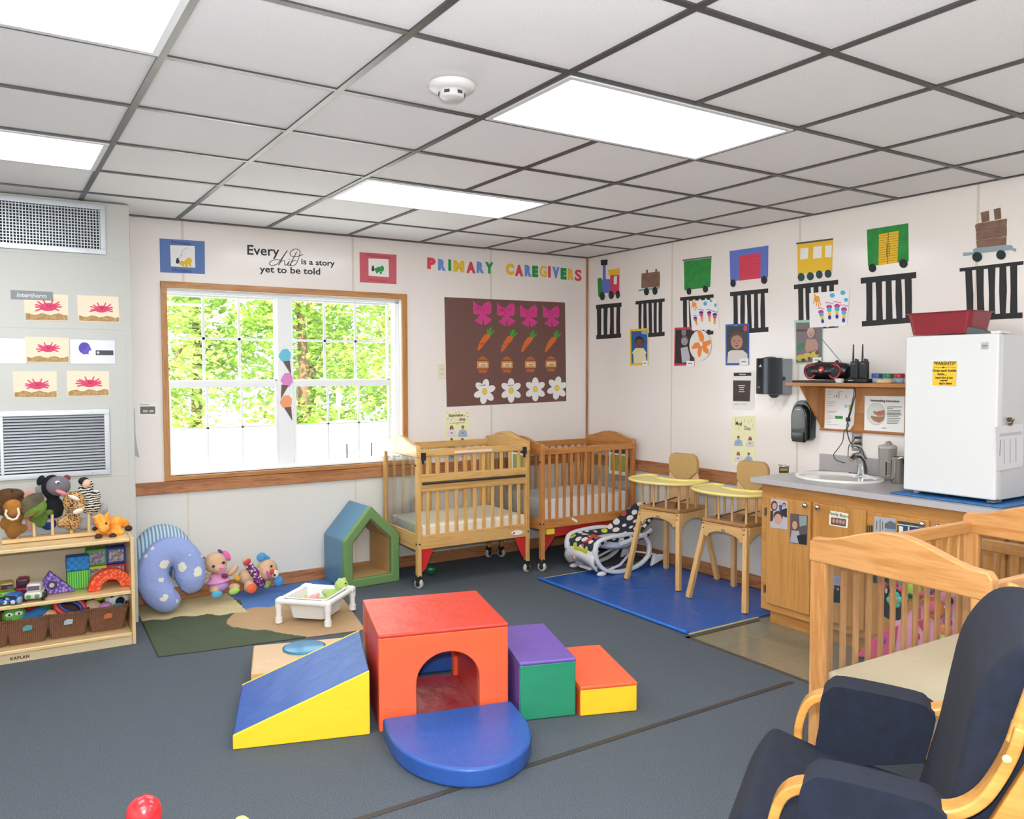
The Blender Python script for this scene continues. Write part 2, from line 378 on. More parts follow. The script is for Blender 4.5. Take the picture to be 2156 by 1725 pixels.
def leafmat(c1, c2):
    m, nt, b = base('foliage'); v = tc(nt); nt.links.new(ramp(nt, nz(nt, v, 2.3, 3), [(.38, c1), (.62, c2)]), b.inputs['Base Color']); b.inputs['Roughness'].default_value = .55
    tl = nt.nodes.new('ShaderNodeBsdfTranslucent'); tl.inputs[0].default_value = lin(c2); mx = nt.nodes.new('ShaderNodeMixShader'); mx.inputs[0].default_value = .35
    nt.links.new(b.outputs[0], mx.inputs[1]); nt.links.new(tl.outputs[0], mx.inputs[2]); nt.links.new(mx.outputs[0], nt.nodes['Material Output'].inputs[0]); return m
lm1, lm2 = leafmat('#54802A', '#B0CC58'), leafmat('#70983A', '#CFE07C'); bark = P('#6B5038', .9, bump=(20, .6))
rnd = random.Random(9)
def tree(x, y, h, r, lm_, label, n=7500):
    t = thing('tree', label, 'tree', (x, y, -.8), 0, 'trees behind the fence')
    tb = MB(); tb.tube([(0, 0, 0), (.1, 0, h*.4), (-.05, .1, h*.8)], [.16, .12, .04], 8)
    for k in range(5):
        a = k*1.3; tb.tube([(0, 0, h*(.3+.1*k)), (cos(a)*r*.5, sin(a)*r*.5, h*(.45+.1*k))], [.05, .02], 6)
    tb.build('trunk', bark, t)
    lf = MB(); cl = [(rnd.uniform(-r, r)*.8, rnd.uniform(-r, r)*.7, rnd.uniform(.06, 1)*h) for _ in range(44)]; cp = lambda q: max(-r, min(r, q))
    for k in range(n):
        c = cl[rnd.randrange(44)]; p_ = Vector((cp(c[0]+rnd.gauss(0, .42)), cp(c[1]+rnd.gauss(0, .42)), max(.1, c[2]+rnd.gauss(0, .3))))
        s_ = rnd.uniform(.06, .13); M_ = Euler((rnd.uniform(-1.2, .6), rnd.uniform(-.7, .7), rnd.uniform(0, 6.3))).to_matrix()
        lf.add([p_+M_ @ Vector(q)*s_ for q in ((-1, 0, 0), (0, -.55, .1), (1, 0, 0), (0, .55, .1))], [(0, 1, 2, 3)])
    lf.build('crown', lm_, t)
for k, (x, y, h, a, lb) in enumerate([(-4.6, 12.6, 6.6, 0, 'leftmost bright green leafy tree seen through the window'), (-1.55, 12.9, 7, 1, 'pale yellow green tree behind the left sash'), (1.5, 12.6, 6.6, 0, 'sunlit leafy tree behind the window mullion'),
        (4.55, 12.9, 7.2, 1, 'yellow green tree behind the middle of the right sash'), (7.6, 12.6, 6.6, 0, 'leafy tree behind the right edge of the window'), (-3.1, 16.6, 8, 1, 'tall tree at the back left beyond the fence'), (0, 16.6, 8, 0, 'tall tree standing behind the gap of the front trees'), (3.1, 16.6, 8, 0, 'tall tree at the back beyond the right sash'), (6.2, 16.6, 8, 0, 'tall shaded tree at the back right beyond the fence')]):
    tree(x, y, h, 1.45, lm2 if a else lm1, lb)

# ---------------------------------------------------------------- cribs
blk = P('#23262A', .45); chrome = P('#C9CCD0', .12, 1); steel = P('#9FA3A6', .3, 1)
acr, nt, b = base('acrylic'); gls = nt.nodes.new('ShaderNodeBsdfGlossy'); gls.inputs['Roughness'].default_value = .06; tr = nt.nodes.new('ShaderNodeBsdfTransparent'); tr.inputs[0].default_value = (.93, .95, .95, 1)
mxs = nt.nodes.new('ShaderNodeMixShader'); lw = nt.nodes.new('ShaderNodeLayerWeight'); lw.inputs[0].default_value = .25
mr = nt.nodes.new('ShaderNodeMapRange'); mr.inputs['To Min'].default_value = .05; mr.inputs['To Max'].default_value = .5; nt.links.new(lw.outputs['Facing'], mr.inputs[0]); nt.links.new(mr.outputs[0], mxs.inputs[0])
nt.links.new(tr.outputs[0], mxs.inputs[1]); nt.links.new(gls.outputs[0], mxs.inputs[2]); nt.links.new(mxs.outputs[0], nt.nodes['Material Output'].inputs[0])
sheet = P('#E6E3DF', .8, bump=(9, .25, .02))
def arch(d, z0, z1, rise, n=14):
    """headboard top rail outline in (y, z)"""
    q = [(-.004, z0), (-.004, z1-.02), (.012, z1)]
    for k in range(n+1):
        t = k/n; y = .03+(d-.06)*t; q.append((y, z1+rise*(.5-.5*cos(2*pi*min(1, max(0, (t-.02)/.96))))**.8))
    return q+[(d-.012, z1), (d+.004, z1-.02), (d+.004, z0)]
def caster(parent, x, y, ht, rz, lock=True):
    c = MB().box(-.014, -.02, .055, .014, .02, ht).cyl((-.014, 0, .034), (.014, 0, .034), .011).build('caster', blk, parent, loc=(x, y, 0), rz=rz)
    MB().lathe([(.018, -.013), (.034, -.012), (.037, -.006), (.037, .006), (.034, .012), (.018, .013)], (-.0, 0, .037), 22, (1, 0, 0)).build('wheel', P('#B9B6AD', .5), c)
    MB().cyl((-.0165, 0, .037), (.0165, 0, .037), .019).build('hub', blk, c)
    if lock: MB().box(-.012, .02, .045, .012, .05, .052).build('brake_pedal', blk, c)
    return c
def crib(name, label, cat, loc, rz, w, d, h, wd, br=.30, bt=.385, gate=True, casters=True, n=11, legh=.09, acrylic=True, braces=True, rise=.055, pw=.042):
    wz, wx, wy = (wood(*wd, a, 8, .32) for a in 'zxy'); t = thing(name, label, cat, loc, rz)
    for x in (0, w):
        for y in (0, d):
            s = -1 if x else 1; q = -1 if y else 1
            MB().box(min(x, x+s*.032), min(y, y+q*pw), legh, max(x, x+s*.032), max(y, y+q*pw), h-.075).build('post', wz, t, bev=.004)
    hx = P('#3A3A3A', .3, .8)
    for z in (h-.14, br+.04): MB().cyl((-.005, pw/2, z), (.001, pw/2, z), .007, 10).build('bolt', hx, t)
    for x in (.016, w-.016): MB().cyl((x, -.003, br+.04), (x, .002, br+.04), .006, 10).build('bolt', hx, t)
    for x0, x1 in ((-.004, .034), (w-.034, w+.004)):
        MB().prism(arch(d, h-.085, h, rise), x0, x1, 'x').build('headboard_rail', wy, t, bev=.007, seg=3)
        MB().box(x0+.008, pw, br-.01, x1-.008, d-pw, bt+.01).build('end_rail', wy, t, bev=.004)
        if acrylic: MB().box((x0+x1)/2-.002, pw-.006, bt+.005, (x0+x1)/2+.002, d-pw+.006, h-.083).build('clear_panel', acr, t)
    zt = h-.035 if not gate else h-.03
    def side(y0, y1, drop):
        MB().box(.032, y0, br, w-.032, y1, bt).build('bottom_rail', wx, t, bev=.004)
        MB().box(.032, y0, zt-.05, w-.032, y1, zt).build('top_rail', wx, t, bev=.006, seg=3)
        xs = [.032+(w-.064)*(k+.75)/(n+.5) for k in range(n)]
        if drop:
            for za, zb in ((zt-.255, zt-.185), (zt-.185-.005-.12, zt-.262)): pass
            m1, m2 = zt-.235, zt-.305
            MB().box(.032, y0-.004, m1, w-.032, y1, m1+.055).build('middle_rail', wx, t, bev=.005)
            MB().box(.032, y0, m2, w-.032, y1, m2+.05).build('middle_rail', wx, t, bev=.005)
            MB().tube([(.045, y0-.006, m1-.008), (w-.045, y0-.006, m1-.008)], .009, 10).build('gate_rod', P('#4A4238', .5, .4), t)
            for x in xs:
                MB().box(x-.0135, y0+.006, m1+.05, x+.0135, y1-.006, zt-.045).build('slat', wz, t, bev=.003); MB().box(x-.0135, y0+.006, bt-.005, x+.0135, y1-.006, m2+.005).build('slat', wz, t, bev=.003)
            for x in (.036, w-.062): lc = MB().box(x, y0-.012, zt-.075, x+.032, y0-.001, zt-.02).box(x+.005, y0-.018, zt-.1, x+.016, y0-.001, zt-.06).build('gate_latch', blk, t)
        else:
            for x in xs: MB().box(x-.0125, y0+.006, bt-.005, x+.0125, y1-.006, zt-.045).build('slat', wz, t, bev=.003)
    side(.006, .03, gate); side(d-.03, d-.006, False)
    MB().box(.03, .032, br+.02, w-.03, d-.032, br+.032).build('mattress_board', P('#8C8478', .7), t)
    if braces:
        red = P('#C22A26', .4)
        for x0, s in ((.034, 1), (w-.034, -1)): MB().prism([(x0, br), (x0+s*.10, br), (x0+s*.03, br-.15), (x0, br-.17)], .012, .022).build('corner_brace', red, t)
    if casters:
        for x in (.016, w-.016):
            for y in (.02, d-.02): caster(t, x, y, legh+.01, R(25 if x < .1 else -70))
    return t
def mattress(label, loc, rz, w, d, z0, z1, sheet=sheet):
    t = thing('crib_mattress', label, 'mattress', (loc[0], loc[1], z0), rz); MB().box(0, 0, 0, w, d, z1-z0).build('fitted_sheet', sheet, t, bev=.022, seg=4); return t
C1 = (-2.054, -.674)
crib('crib', 'light wooden crib on casters with a drop gate, left of the two by the window', 'crib', (C1[0]-.012, C1[1], 0), R(-1.5), .955, .64, 1.035, MAPLE, br=.285, bt=.385)
mattress('cream mattress lying in the light wooden crib by the window', (C1[0]+.04, C1[1]+.03), R(-1.5), .885, .57, .320, .455, P('#E8DCC4', .8, bump=(9, .25, .02)))
CK = (-1.028, -.742)
crib('crib', 'darker oak crib in the room corner behind the bouncer seat', 'crib', (CK[0], CK[1], 0), R(0), .965, .64, 1.0, OAK, br=.335, bt=.405, gate=False, casters=True, n=12, legh=.09, rise=.05, braces=False)
MB().prism([(.03, .335), (.935, .335), (.935, .12), (.89, .17), (.82, .26), (.15, .26), (.075, .17), (.03, .12)], .034, .05).build('leg_panel', P('#B22623', .4), bpy.data.objects['crib.001'])
MB().box(.05, -.004, .29, .12, .0335, .33).build('warning_sticker', P('#E8D23A', .5), bpy.data.objects['crib.001'])
mattress('white mattress in the darker oak crib in the corner', (CK[0]+.04, CK[1]+.035), 0, .885, .57, .368, .56)
MB().prism([(.30, .375), (.345, .35), (.34, .33), (.295, .36)], -.004, .0055).build('care_tag', P('#F2F0EC', .7), bpy.data.objects['crib_mattress.001'], loc=(-.04+.0, -.035, -.345))
st_ = MB().prism(el(.84, .325, .05, .018, 20), -.0005, .006).build('maker_badge', P('#F1EFEA', .4), bpy.data.objects['crib'])
MB().prism(el(.81, .325, .008, .008, 12), -.0015, .001).build('badge_mark', P('#C92B2B', .4), st_)
MB().box(.30, -.0005, .968, .62, .006, .985).build('warning_label', P('#E9D6CB', .5), bpy.data.objects['crib'])
MB().prism([(.15, 1.018), (.46, 1.02), (.46, 1.042), (.15, 1.04)], .925, .93, 'x').build('warning_label', P('#E6C860', .5), bpy.data.objects['crib'])
NK = (-2.272, -4.738); PINE = ('#C8935A', '#B07840')
crib('crib', 'pine crib with clear end panel behind the navy glider, nearest the camera', 'crib', (NK[0], NK[1], 0), R(-1.5), .97, .616, .99, PINE, br=.37, bt=.43, gate=False, n=12, legh=.09, rise=.062, braces=False, pw=.06)
mattress('large cream mattress lying in the pine crib nearest the camera', (NK[0]+.04, NK[1]+.03), R(-1.5), .885, .55, .405, .520, P('#DFCBA8', .8, bump=(9, .25, .02)))
crib('crib', 'slatted pine crib standing crosswise behind the nearest crib, before the cabinets', 'crib', (-.69, -4.95, 0), R(90), .9, .50, .9, PINE, br=.37, bt=.43, gate=False, n=11, legh=.09, rise=.02, braces=False, acrylic=False)
gb = tag(MB().ell((0, 0, .045), .045).build('ball', P('#1E5A3C', .12, coat=.6), loc=tuple(on(1, -.42, 932, 1175)[:2])+(0,)), 'small dark green ball under the light wooden crib', 'ball')
gb.location = (-1.80, -.36, .001)

# ---------------------------------------------------------------- foam climbing blocks
def vinylm(c, s=.3): return P(c, .36, bump=(7, s, .03))
vr, vo, vb, vy, vp, vg, vt = (vinylm(c) for c in ('#D8402F', '#F2663C', '#2F58A4', '#F6CF2E', '#6E55A6', '#2E8F6A', '#CDA878'))
def foam(name, label, x, y, th): return thing(name, label, 'foam block', (x, y, 0), R(th), 'soft foam climbing blocks')
fp = foam('foam_ramp', 'blue topped foam ramp with yellow sides left of the red tunnel', -3.825, -2.509, -18.2)
wr, dp, hr = .562, .58, .282
MB().prism([(0, .001), (wr, .001), (wr, hr), (0, .062)], .012, dp-.012).build('core', vb, fp, bev=.008, seg=3)
for y0, y1 in ((0, .0125), (dp-.0125, dp)): MB().prism([(0, .001), (wr, .001), (wr, hr), (0, .062)], y0, y1).build('side_panel', vy, fp, bev=.005)
ft = foam('foam_tunnel', 'red and orange foam tunnel block with arched opening', -3.250, -2.688, -16.0)
def archp(w_, h_, ox0, ox1, oz):
    q = [(0, .001), (ox0, .001)]; r_ = (ox1-ox0)/2; n = 18
    for k in range(n+1): a = pi-pi*k/n; q.append(((ox0+ox1)/2+r_*cos(a), oz-r_*.92+r_*.92*sin(a)))
    return q+[(ox1, .001), (w_, .001), (w_, h_), (0, h_)]
wt, ht, dt = .585, .425, .58
ap = archp(wt, ht-.012, .165, .45, .325)
MB().prism(ap, 0, .05).build('front_panel', vo, ft, bev=.006, seg=3)
MB().prism(ap, dt-.05, dt).build('rear_panel', vo, ft, bev=.006, seg=3)
MB().prism([(0, .001), (.14, .001), (.14, .33), (.47, .33), (.47, .001), (wt, .001), (wt, ht), (0, ht)], .051, dt-.051).build('body', vr, ft, bev=.006)
MB().box(-.001, -.003, ht-.013, wt+.001, dt+.003, ht+.004).build('top_cover', vr, ft, bev=.007, seg=3)
MB().box(.141, .03, .002, .469, dt-.03, .012).build('floor_panel', vinylm('#A8242A', .5), ft)
fs_ = foam('foam_block', 'purple topped foam block with green sides, right of the tunnel', -2.678, -2.930, -19)
MB().box(0, 0, .001, .262, .53, .255).build('core', vg, fs_, bev=.008, seg=3); MB().box(-.002, -.002, .250, .264, .532, .268).build('top_cover', vp, fs_, bev=.008, seg=3)
MB().box(-.003, .004, .002, -.0005, .526, .25).build('side_cover', vp, fs_)
fs2 = foam('foam_step', 'low orange topped foam step with yellow side at the right end', -2.420, -3.037, -20)
MB().box(0, 0, .001, .272, .53, .125).build('core', vy, fs2, bev=.007, seg=3); MB().box(-.002, -.002, .120, .274, .532, .138).build('top_cover', vo, fs2, bev=.007, seg=3)
MB().box(-.003, .004, .002, -.0005, .526, .12).build('side_cover', vo, fs2)
fm = foam('foam_landing_pad', 'blue half round foam pad in front of the tunnel opening', -3.250, -2.722, -14)
q = [(0, 0), (.585, 0)]; q += [(.2925+.2925*cos(a), -.17-.40*sin(a)) for a in [pi*k/26 for k in range(27)]]
MB().prism(q, .001, .078, 'z').build('pad', vb, fm, bev=.014, seg=4)
fm.location.z = 0
ftn = foam('foam_slab', 'tan foam slab with a round blue disc behind the ramp', -3.595, -1.935, -17)
MB().box(0, 0, .001, .55, .42, .10).build('slab', vt, ftn, bev=.01, seg=3); MB().lathe([(.108, .098), (.112, .106), (.10, .110), (0, .111)], (.262, .30, 0), 36).build('disc', P('#2E7FA8', .25), ftn)
fb = foam('foam_mat', 'blue foam pad seen through the tunnel opening', -2.985, -2.118, -16)
MB().box(0, 0, .001, .50, .42, .11).build('pad', vb, fb, bev=.012, seg=3)

# floor tape, mats
dk = P('#3B3631', .6)
f = MB(); f.box(-3.75, -.014, 0, -1.275, .014, .0022); o = tag(f.build('floor_tape', dk), 'dark seam tape strip crossing the carpet in the foreground', 'floor tape'); o.location = (0, -3.29, .0004)
o = tag(MB().box(-.014, YF+.2, 0, .014, VY, .0022).build('floor_strip', P('#4B463C', .5)), 'dark edging strip between carpet and vinyl floor', 'floor strip'); o.location = (VX, 0, .0004)
o = tag(MB().box(VX-.014, -.014, 0, -.60, .014, .0022).build('floor_strip', P('#4B463C', .5)), 'dark edging strip running up to the cabinet base', 'floor strip'); o.location = (0, VY-.014, .0004)
bm = thing('floor_mat', 'blue vinyl splash mat under the two high chairs', 'mat', (-1.182, -2.466, .0005))
m, nt, b = base('blue_vinyl'); v = tc(nt); b.inputs['Base Color'].default_value = lin('#1F56A8'); b.inputs['Roughness'].default_value = .33; bumpn(nt, b, nz(nt, v, 3.2, 4, .55, 1.2), .35, .04)
n = 26; f = MB(); rr = random.Random(3)
vs = []
for j in range(n+1):
    for i in range(n+1):
        x = 1.13*i/n; y = 1.545*j/n; vs.append((x, y, .004+.004*max(0, noise.noise(Vector((x*4, y*4, 0))))))
f.add(vs, [(j*(n+1)+i, j*(n+1)+i+1, (j+1)*(n+1)+i+1, (j+1)*(n+1)+i) for j in range(n) for i in range(n)], True)
f.build('sheet', m, bm); MB().tube([(0.0, 1.545, .012), (0, .7, .010), (.0, 0, .012)], .011, 10).build('rolled_edge', P('#1F6AC4', .35), bm)
f = MB(); f.box(.01, -.008, 0, .62, .0, .006); f.box(.01, 1.545, 0, 1.1, 1.553, .006); f.build('binding', P('#C9BE7E', .6), bm)

# ---------------------------------------------------------------- high chairs
def high_chair(loc, rz, label):
    """local -y is the front"""
    t = thing('high_chair', label, 'high chair', loc, rz, 'wooden high chairs with yellow trays'); b1 = wood(*BEECH, 'z', 7, .35); b2 = wood(*BEECH, 'x', 7, .35); b3 = wood('#B98A58', '#9E6F42', 'x', 7, .4)
    for x in (-1, 1):
        for y in (-1, 1):
            MB().beam((x*.165, -.0+y*.15, .535), (x*.235, y*.245, 0), .034, .034, (1, 0, 0)).build('leg', b1, t, bev=.003)
    MB().box(-.18, -.175, .533, .18, .18, .558).build('seat', b3, t, bev=.006)
    def apron(w_): return [(-w_, .532), (w_, .532), (w_+.015, .44)]+[(w_*.9*cos(a), .43+.055*sin(a)) for a in [pi*k/10 for k in range(11)]]+[(-w_-.015, .44)]
    MB().prism(apron(.15), -.178, -.160).build('front_apron', b2, t)
    a_ = MB()
    for x0, x1 in ((-.190, -.172), (.172, .190)): MB().prism(apron(.14), x0, x1, 'x').build('side_apron', wood(*BEECH, 'y', 7, .35), t)
    for x, y in ((-.165, -.15), (-.055, -.155), (.055, -.155), (.165, -.15), (-.17, -.05), (.17, -.05), (-.17, .05), (.17, .05)):
        MB().cyl((x, y, .557), (x*1.0, y, .742), .0085, 10).build('spindle', b1, t)
    bk = MB().prism([(-.13, .557), (.13, .557), (.138, .74), (.125, .80), (.12, .90), (.095, .925), (-.095, .925), (-.12, .90), (-.125, .80), (-.138, .74)], .135, .152).build('backrest', wood('#E3BE8E', '#D6AC76', 'z', 5, .4), t, bev=.004)
    pd = [(-.128, .80), (-.09, .77), (-.045, .725), (0, .715), (.045, .725), (.09, .77), (.128, .80), (.128, .89), (.11, .925), (.08, .938), (-.08, .938), (-.11, .925), (-.128, .89)]
    MB().prism(pd, .118, .160).build('seat_pad', P('#BE9A62', .85, bump=(30, .4, .01)), bk, bev=.012, seg=4)
    o_ = []
    for k in range(41):
        a = pi+pi*k/40; o_.append((.285*cos(a), -.10+.205*sin(a)))
    o_ += [(.285, .03), (.262, .07), (.20, .075), (.165, .03), (.12, -.03), (0, -.055), (-.12, -.03), (-.165, .03), (-.20, .075), (-.262, .07), (-.285, .03)]
    tp = P('#EBD88C', .32, bump=(4, .05)); q = MB().prism(o_, .742, .750, 'z').build('tray', tp, t, bev=.003)
    inn = [Vector((x, y, .755)) for x, y in o_]; MB().tube(inn, .0105, 8, True).build('tray_rim', P('#F0DC84', .3), q)
    dkk = P('#5B4A38', .8)
    MB().sweep([(-.05, .12, .60), (-.06, .0, .585), (-.09, -.10, .566)], .028, .004, (1, 0, .2)).build('strap', dkk, t); MB().sweep([(.06, .12, .60), (.05, .0, .585), (.10, -.09, .566)], .028, .004, (1, 0, .2)).build('strap', dkk, t)
    MB().ell((-.085, -.12, .572), (.022, .012, .012)).build('buckle', P('#2A2622', .5), t)
    text('nu', .032, P('#7A5A30', .6), t, 0, .487, -.1785, bold=.0005)
    for x in (-1, 1):
        for z in (.52, .49): MB().cyl((x*(.168+.0), -.17-.012, z), (x*.168, -.15, z), .004, 8).build('screw', P('#6B4E2C', .5), t)
    return t
high_chair((-.345, -1.47, .006), R(-80), 'wooden high chair with yellow tray, the left one next to the bouncer')
high_chair((-.345, -2.12, .006), R(-86), 'wooden high chair with yellow tray, the right one beside the cabinets')

# ---------------------------------------------------------------- infant rocker
RY = -1.12
rk = thing('infant_rocker', 'white infant rocker with navy seat covered in cream, red and green spots', 'rocker', (-.43, RY+.18, 0))
kz = lambda X, Y: (1150+X/8.624, 1040+Y/8.624)
def rp(X, Y, y=RY): q = on(1, y, *kz(X, Y)); return Vector((q.x+.43, 0, q.z))
rw = P('#DFE1E4', .3); navy = '#232E40'
ring = [rp(*q) for q in [(1000, 900), (1200, 850), (1420, 810), (1620, 785), (1760, 815), (1850, 920), (1880, 1050), (1850, 1200), (1720, 1350), (1510, 1450), (1270, 1495), (1100, 1480), (970, 1400), (895, 1250), (885, 1080), (930, 960)]]
zmin = min(q.z for q in ring)
ring = [q+Vector((0, 0, .018-zmin)) for q in ring]
rs = MB()
for yy in (-.18, .18):
    n = len(ring); cc = sum(ring, Vector())/n
    r = MB(); vs = []
    for q in ring:
        d = (q-cc).normalized()
        for a, b_ in ((-.016, -.018), (.016, -.018), (.016, .018), (-.016, .018)): vs.append(q+d*a+Vector((0, yy+b_, 0)))
    r.add(vs, [(4*i+k, 4*i+(k+1) % 4, 4*((i+1) % n)+(k+1) % 4, 4*((i+1) % n)+k) for i in range(n) for k in range(4)])
    r.build('rocker_ring', rw, rk, bev=.006, sub=1)
    MB().prism([(.19, .02), (.30, .055), (.345, .06), (.35, .095), (.31, .10), (.22, .11)], yy-.016, yy+.016).build('rear_stop', rw, rk, bev=.008)
    MB().ell((-.30, yy*.95, .022), (.045, .025, .02)).build('front_foot', rw, rk)
fsx = min(q.x for q in ring)
sh = MB(); vs = []; nn = 12; mm = 8
for i in range(nn+1):
    t_ = i/nn; y = -.18+.36*t_
    for j in range(mm+1):
        s_ = j/mm; z = .045+.045*sin(pi*t_)*(1-s_)+(.205-.045)*s_-.03*(1-s_)*0; x = fsx-.005-.035*sin(pi*s_)-.02*sin(pi*t_)*s_+.03*s_*s_+.02*(1-s_)
        vs.append((x, y, z))
vs += [(x+.02, y, z) for x, y, z in vs]; k0 = (nn+1)*(mm+1); fs = []
for i in range(nn):
    for j in range(mm):
        a = i*(mm+1)+j; fs += [(a, a+1, a+mm+2, a+mm+1), (k0+a, k0+a+mm+1, k0+a+mm+2, k0+a+1)]
for i in range(nn):
    a = i*(mm+1); fs += [(a, a+mm+1, k0+a+mm+1, k0+a)]; a += mm; fs += [(a, k0+a, k0+a+mm+1, a+mm+1)]
for j in range(mm): fs += [(j, k0+j, k0+j+1, j+1)]; a = nn*(mm+1)+j; fs += [(a, a+1, k0+a+1, k0+a)]
sho = sh.add(vs, fs, True).build('front_shell', P('#D9D8D5', .32), rk)
MB().lathe([(.0, 0), (.016, .001), (.016, .003), (0, .004)], (fsx-.060, 0, .13), 16, (-1, 0, 0)).build('badge', P('#E2A6A0', .4), sho)
# seat cover
m, nt, b = base('spotted_fabric'); v = tc(nt, (1, 1, 1), 'UV'); vo_ = nt.nodes.new('ShaderNodeTexVoronoi'); vo_.inputs['Scale'].default_value = 6.2; vo_.inputs['Randomness'].default_value = .32
nt.links.new(v, vo_.inputs['Vector']); lt = nt.nodes.new('ShaderNodeMath'); lt.operation = 'LESS_THAN'; lt.inputs[1].default_value = .37; nt.links.new(vo_.outputs['Distance'], lt.inputs[0])
sr = nt.nodes.new('ShaderNodeSeparateColor'); nt.links.new(vo_.outputs['Color'], sr.inputs[0])
cr_ = ramp(nt, sr.outputs[0], [(0, '#E5DFD2'), (.80, '#D8413C'), (.90, '#BFD02F')], True); mx = nt.nodes.new('ShaderNodeMixRGB'); mx.inputs[1].default_value = lin(navy)
nt.links.new(lt.outputs[0], mx.inputs[0]); nt.links.new(cr_, mx.inputs[2]); nt.links.new(mx.outputs[0], b.inputs['Base Color']); b.inputs['Roughness'].default_value = .85
spot = m
path = [(-.365, .17, .165), (-.375, .21, .175), (-.345, .255, .18), (-.27, .285, .175), (-.18, .285, .165), (-.10, .265, .165), (-.03, .262, .17), (.06, .30, .175), (.15, .355, .17), (.24, .415, .15), (.30, .465, .12), (.315, .48, .07)]
se = MB(); vs = []; uv = []; mm = 10
acc = 0
for i, (x, z, hw) in enumerate(path):
    if i: acc += math.hypot(x-path[i-1][0], z-path[i-1][1])
    for j in range(mm+1):
        u_ = j/mm*2-1; dip = .03*(1-u_*u_)*(-1 if 3 < i < 11 else .2); vs.append((x+(.01*(1-u_*u_) if i > 6 else 0), u_*hw, z+dip+(.012 if abs(u_) > .8 and i > 3 else 0))); uv.append((acc, u_*hw))
fs = [(i*(mm+1)+j, (i+1)*(mm+1)+j, (i+1)*(mm+1)+j+1, i*(mm+1)+j+1) for i in range(len(path)-1) for j in range(mm)]
sc_ = se.add(vs, fs, True).build('seat_cover', spot, rk, sub=1)
ul = sc_.data.uv_layers.new(name='uv')
for lp in sc_.data.loops: ul.data[lp.index].uv = (uv[lp.vertex_index][0]*2+.3, uv[lp.vertex_index][1]*2+.35)
so_ = sc_.modifiers.new('thick', 'SOLIDIFY'); so_.thickness = .022; so_.offset = -1
MB().box(-.392, -.10, .165, -.380, .06, .205).build('crotch_panel', P('#BCC92B', .8), sc_, bev=.003)
MB().sweep([(-.37, -.02, .215), (-.30, -.07, .30), (-.24, -.11, .275)], .03, .006, (0, 1, .3)).build('waist_strap', P('#C23A36', .8), sc_)
MB().ell((-.05, 0, .215), (.18, .15, .055)).build('seat_underside', P('#C5CCDA', .8, bump=(12, .5)), rk)
MB().tube([(-.26, -.16, .03), (-.1, -.15, .06), (.05, -.1, .13), (.12, 0, .15), (.05, .1, .13), (-.1, .15, .06), (-.26, .16, .03)], .011, 10).build('frame_tube', rw, rk)
MB().tube([(.10, -.06, .13), (.2, -.1, .11), (.26, -.17, .10)], .009, 8).build('frame_tube', rw, rk)
MB().box(-.34, -.07, .03, -.25, .07, .055).build('vibration_unit', rw, rk, bev=.01)
MB().cyl((.13, -.221, .285), (.13, -.217, .285), .009, 12).build('hinge_cap', blk, rk)
MB().sweep([(-.14, -.19, .235), (.0, -.192, .26), (.14, -.192, .285), (.2, -.18, .31)], .02, .03, (0, 1, 0)).build('side_arm', rw, rk, bev=.005)

# ---------------------------------------------------------------- play house
ph = thing('play_house', 'soft foam play house, blue with green front and pointed roof', 'play house', (-2.515, -.405, 0), R(3))
hw_, he, hp, hd = .445, .355, .592, .375
def ho(i): return [(i, i+.0), (hw_-i, i), (hw_-i, he-i*.35), (hw_/2-.01, hp-i*1.45), (i, he-i*.35)]
def housering(mb, i0, i1, y0, y1):
    a, b_ = ho(i0), ho(i1); n = 5
    vs = [(x, y0, z) for x, z in a]+[(x, y0, z) for x, z in b_]+[(x, y1, z) for x, z in a]+[(x, y1, z) for x, z in b_]
    for k in range(n):
        j = (k+1) % n; mb.add([vs[k], vs[j], vs[j+n], vs[k+n]], [(0, 1, 2, 3)]); mb.add([vs[k+2*n], vs[j+2*n], vs[j+3*n], vs[k+3*n]], [(3, 2, 1, 0)])
        mb.add([vs[k], vs[j], vs[j+2*n], vs[k+2*n]], [(3, 2, 1, 0)]); mb.add([vs[k+n], vs[j+n], vs[j+3*n], vs[k+3*n]], [(0, 1, 2, 3)])
    return mb
def weld(o):
    md = o.modifiers.new('weld', 'WELD'); md.merge_threshold = .0005; o.modifiers.move(len(o.modifiers)-1, 0)
    return o
weld(housering(MB(), 0, .068, .0, .05).build('front_frame', P('#6C9058', .35, bump=(5, .08, .02)), ph, bev=.012, seg=4))
weld(housering(MB(), .002, .062, .051, hd).build('body', P('#5484A2', .35, bump=(5, .1, .02)), ph, bev=.012, seg=4))
weld(housering(MB(), .0625, .069, .052, hd-.01).build('lining', P('#B9925C', .6), ph))

# ---------------------------------------------------------------- landscape blanket on the floor
bk_ = thing('activity_blanket', 'olive, tan, cream and blue landscape blanket spread on the carpet by the wall', 'blanket', (0, 0, 0))
ncol = [P(c, .85, bump=(60, .25, .01)) for c in ('#454F36', '#B4936A', '#CDBB8E', '#4E76B4')]
nx, ny = 150, 120; vs = []; fs = []; mi = []
c00, c10, c01, c11 = Vector((-3.885, -1.15)), Vector((-2.745, -1.33)), Vector((-3.84, -.03)), Vector((-2.50, -.03))
for j in range(ny+1):
    for i in range(nx+1):
        s_, t_ = i/nx, j/ny; q = (c00*(1-s_)+c10*s_)*(1-t_)+(c01*(1-s_)+c11*s_)*t_
        edge = min(1, 12*min(s_, 1-s_, t_, 1-t_)); ww = .010*noise.noise(Vector((q.x*5, q.y*7, 0)))+.008*noise.noise(Vector((q.x*13+q.y*6, q.y*9, 2)))
        fold = .028*math.exp(-((q.x+2.66)/.045)**2)*max(0, min(1, (q.y+.75)*2)) if q.x > -2.95 else 0
        vs.append((q.x, q.y, .007+max(0, ww)*edge+fold*edge))
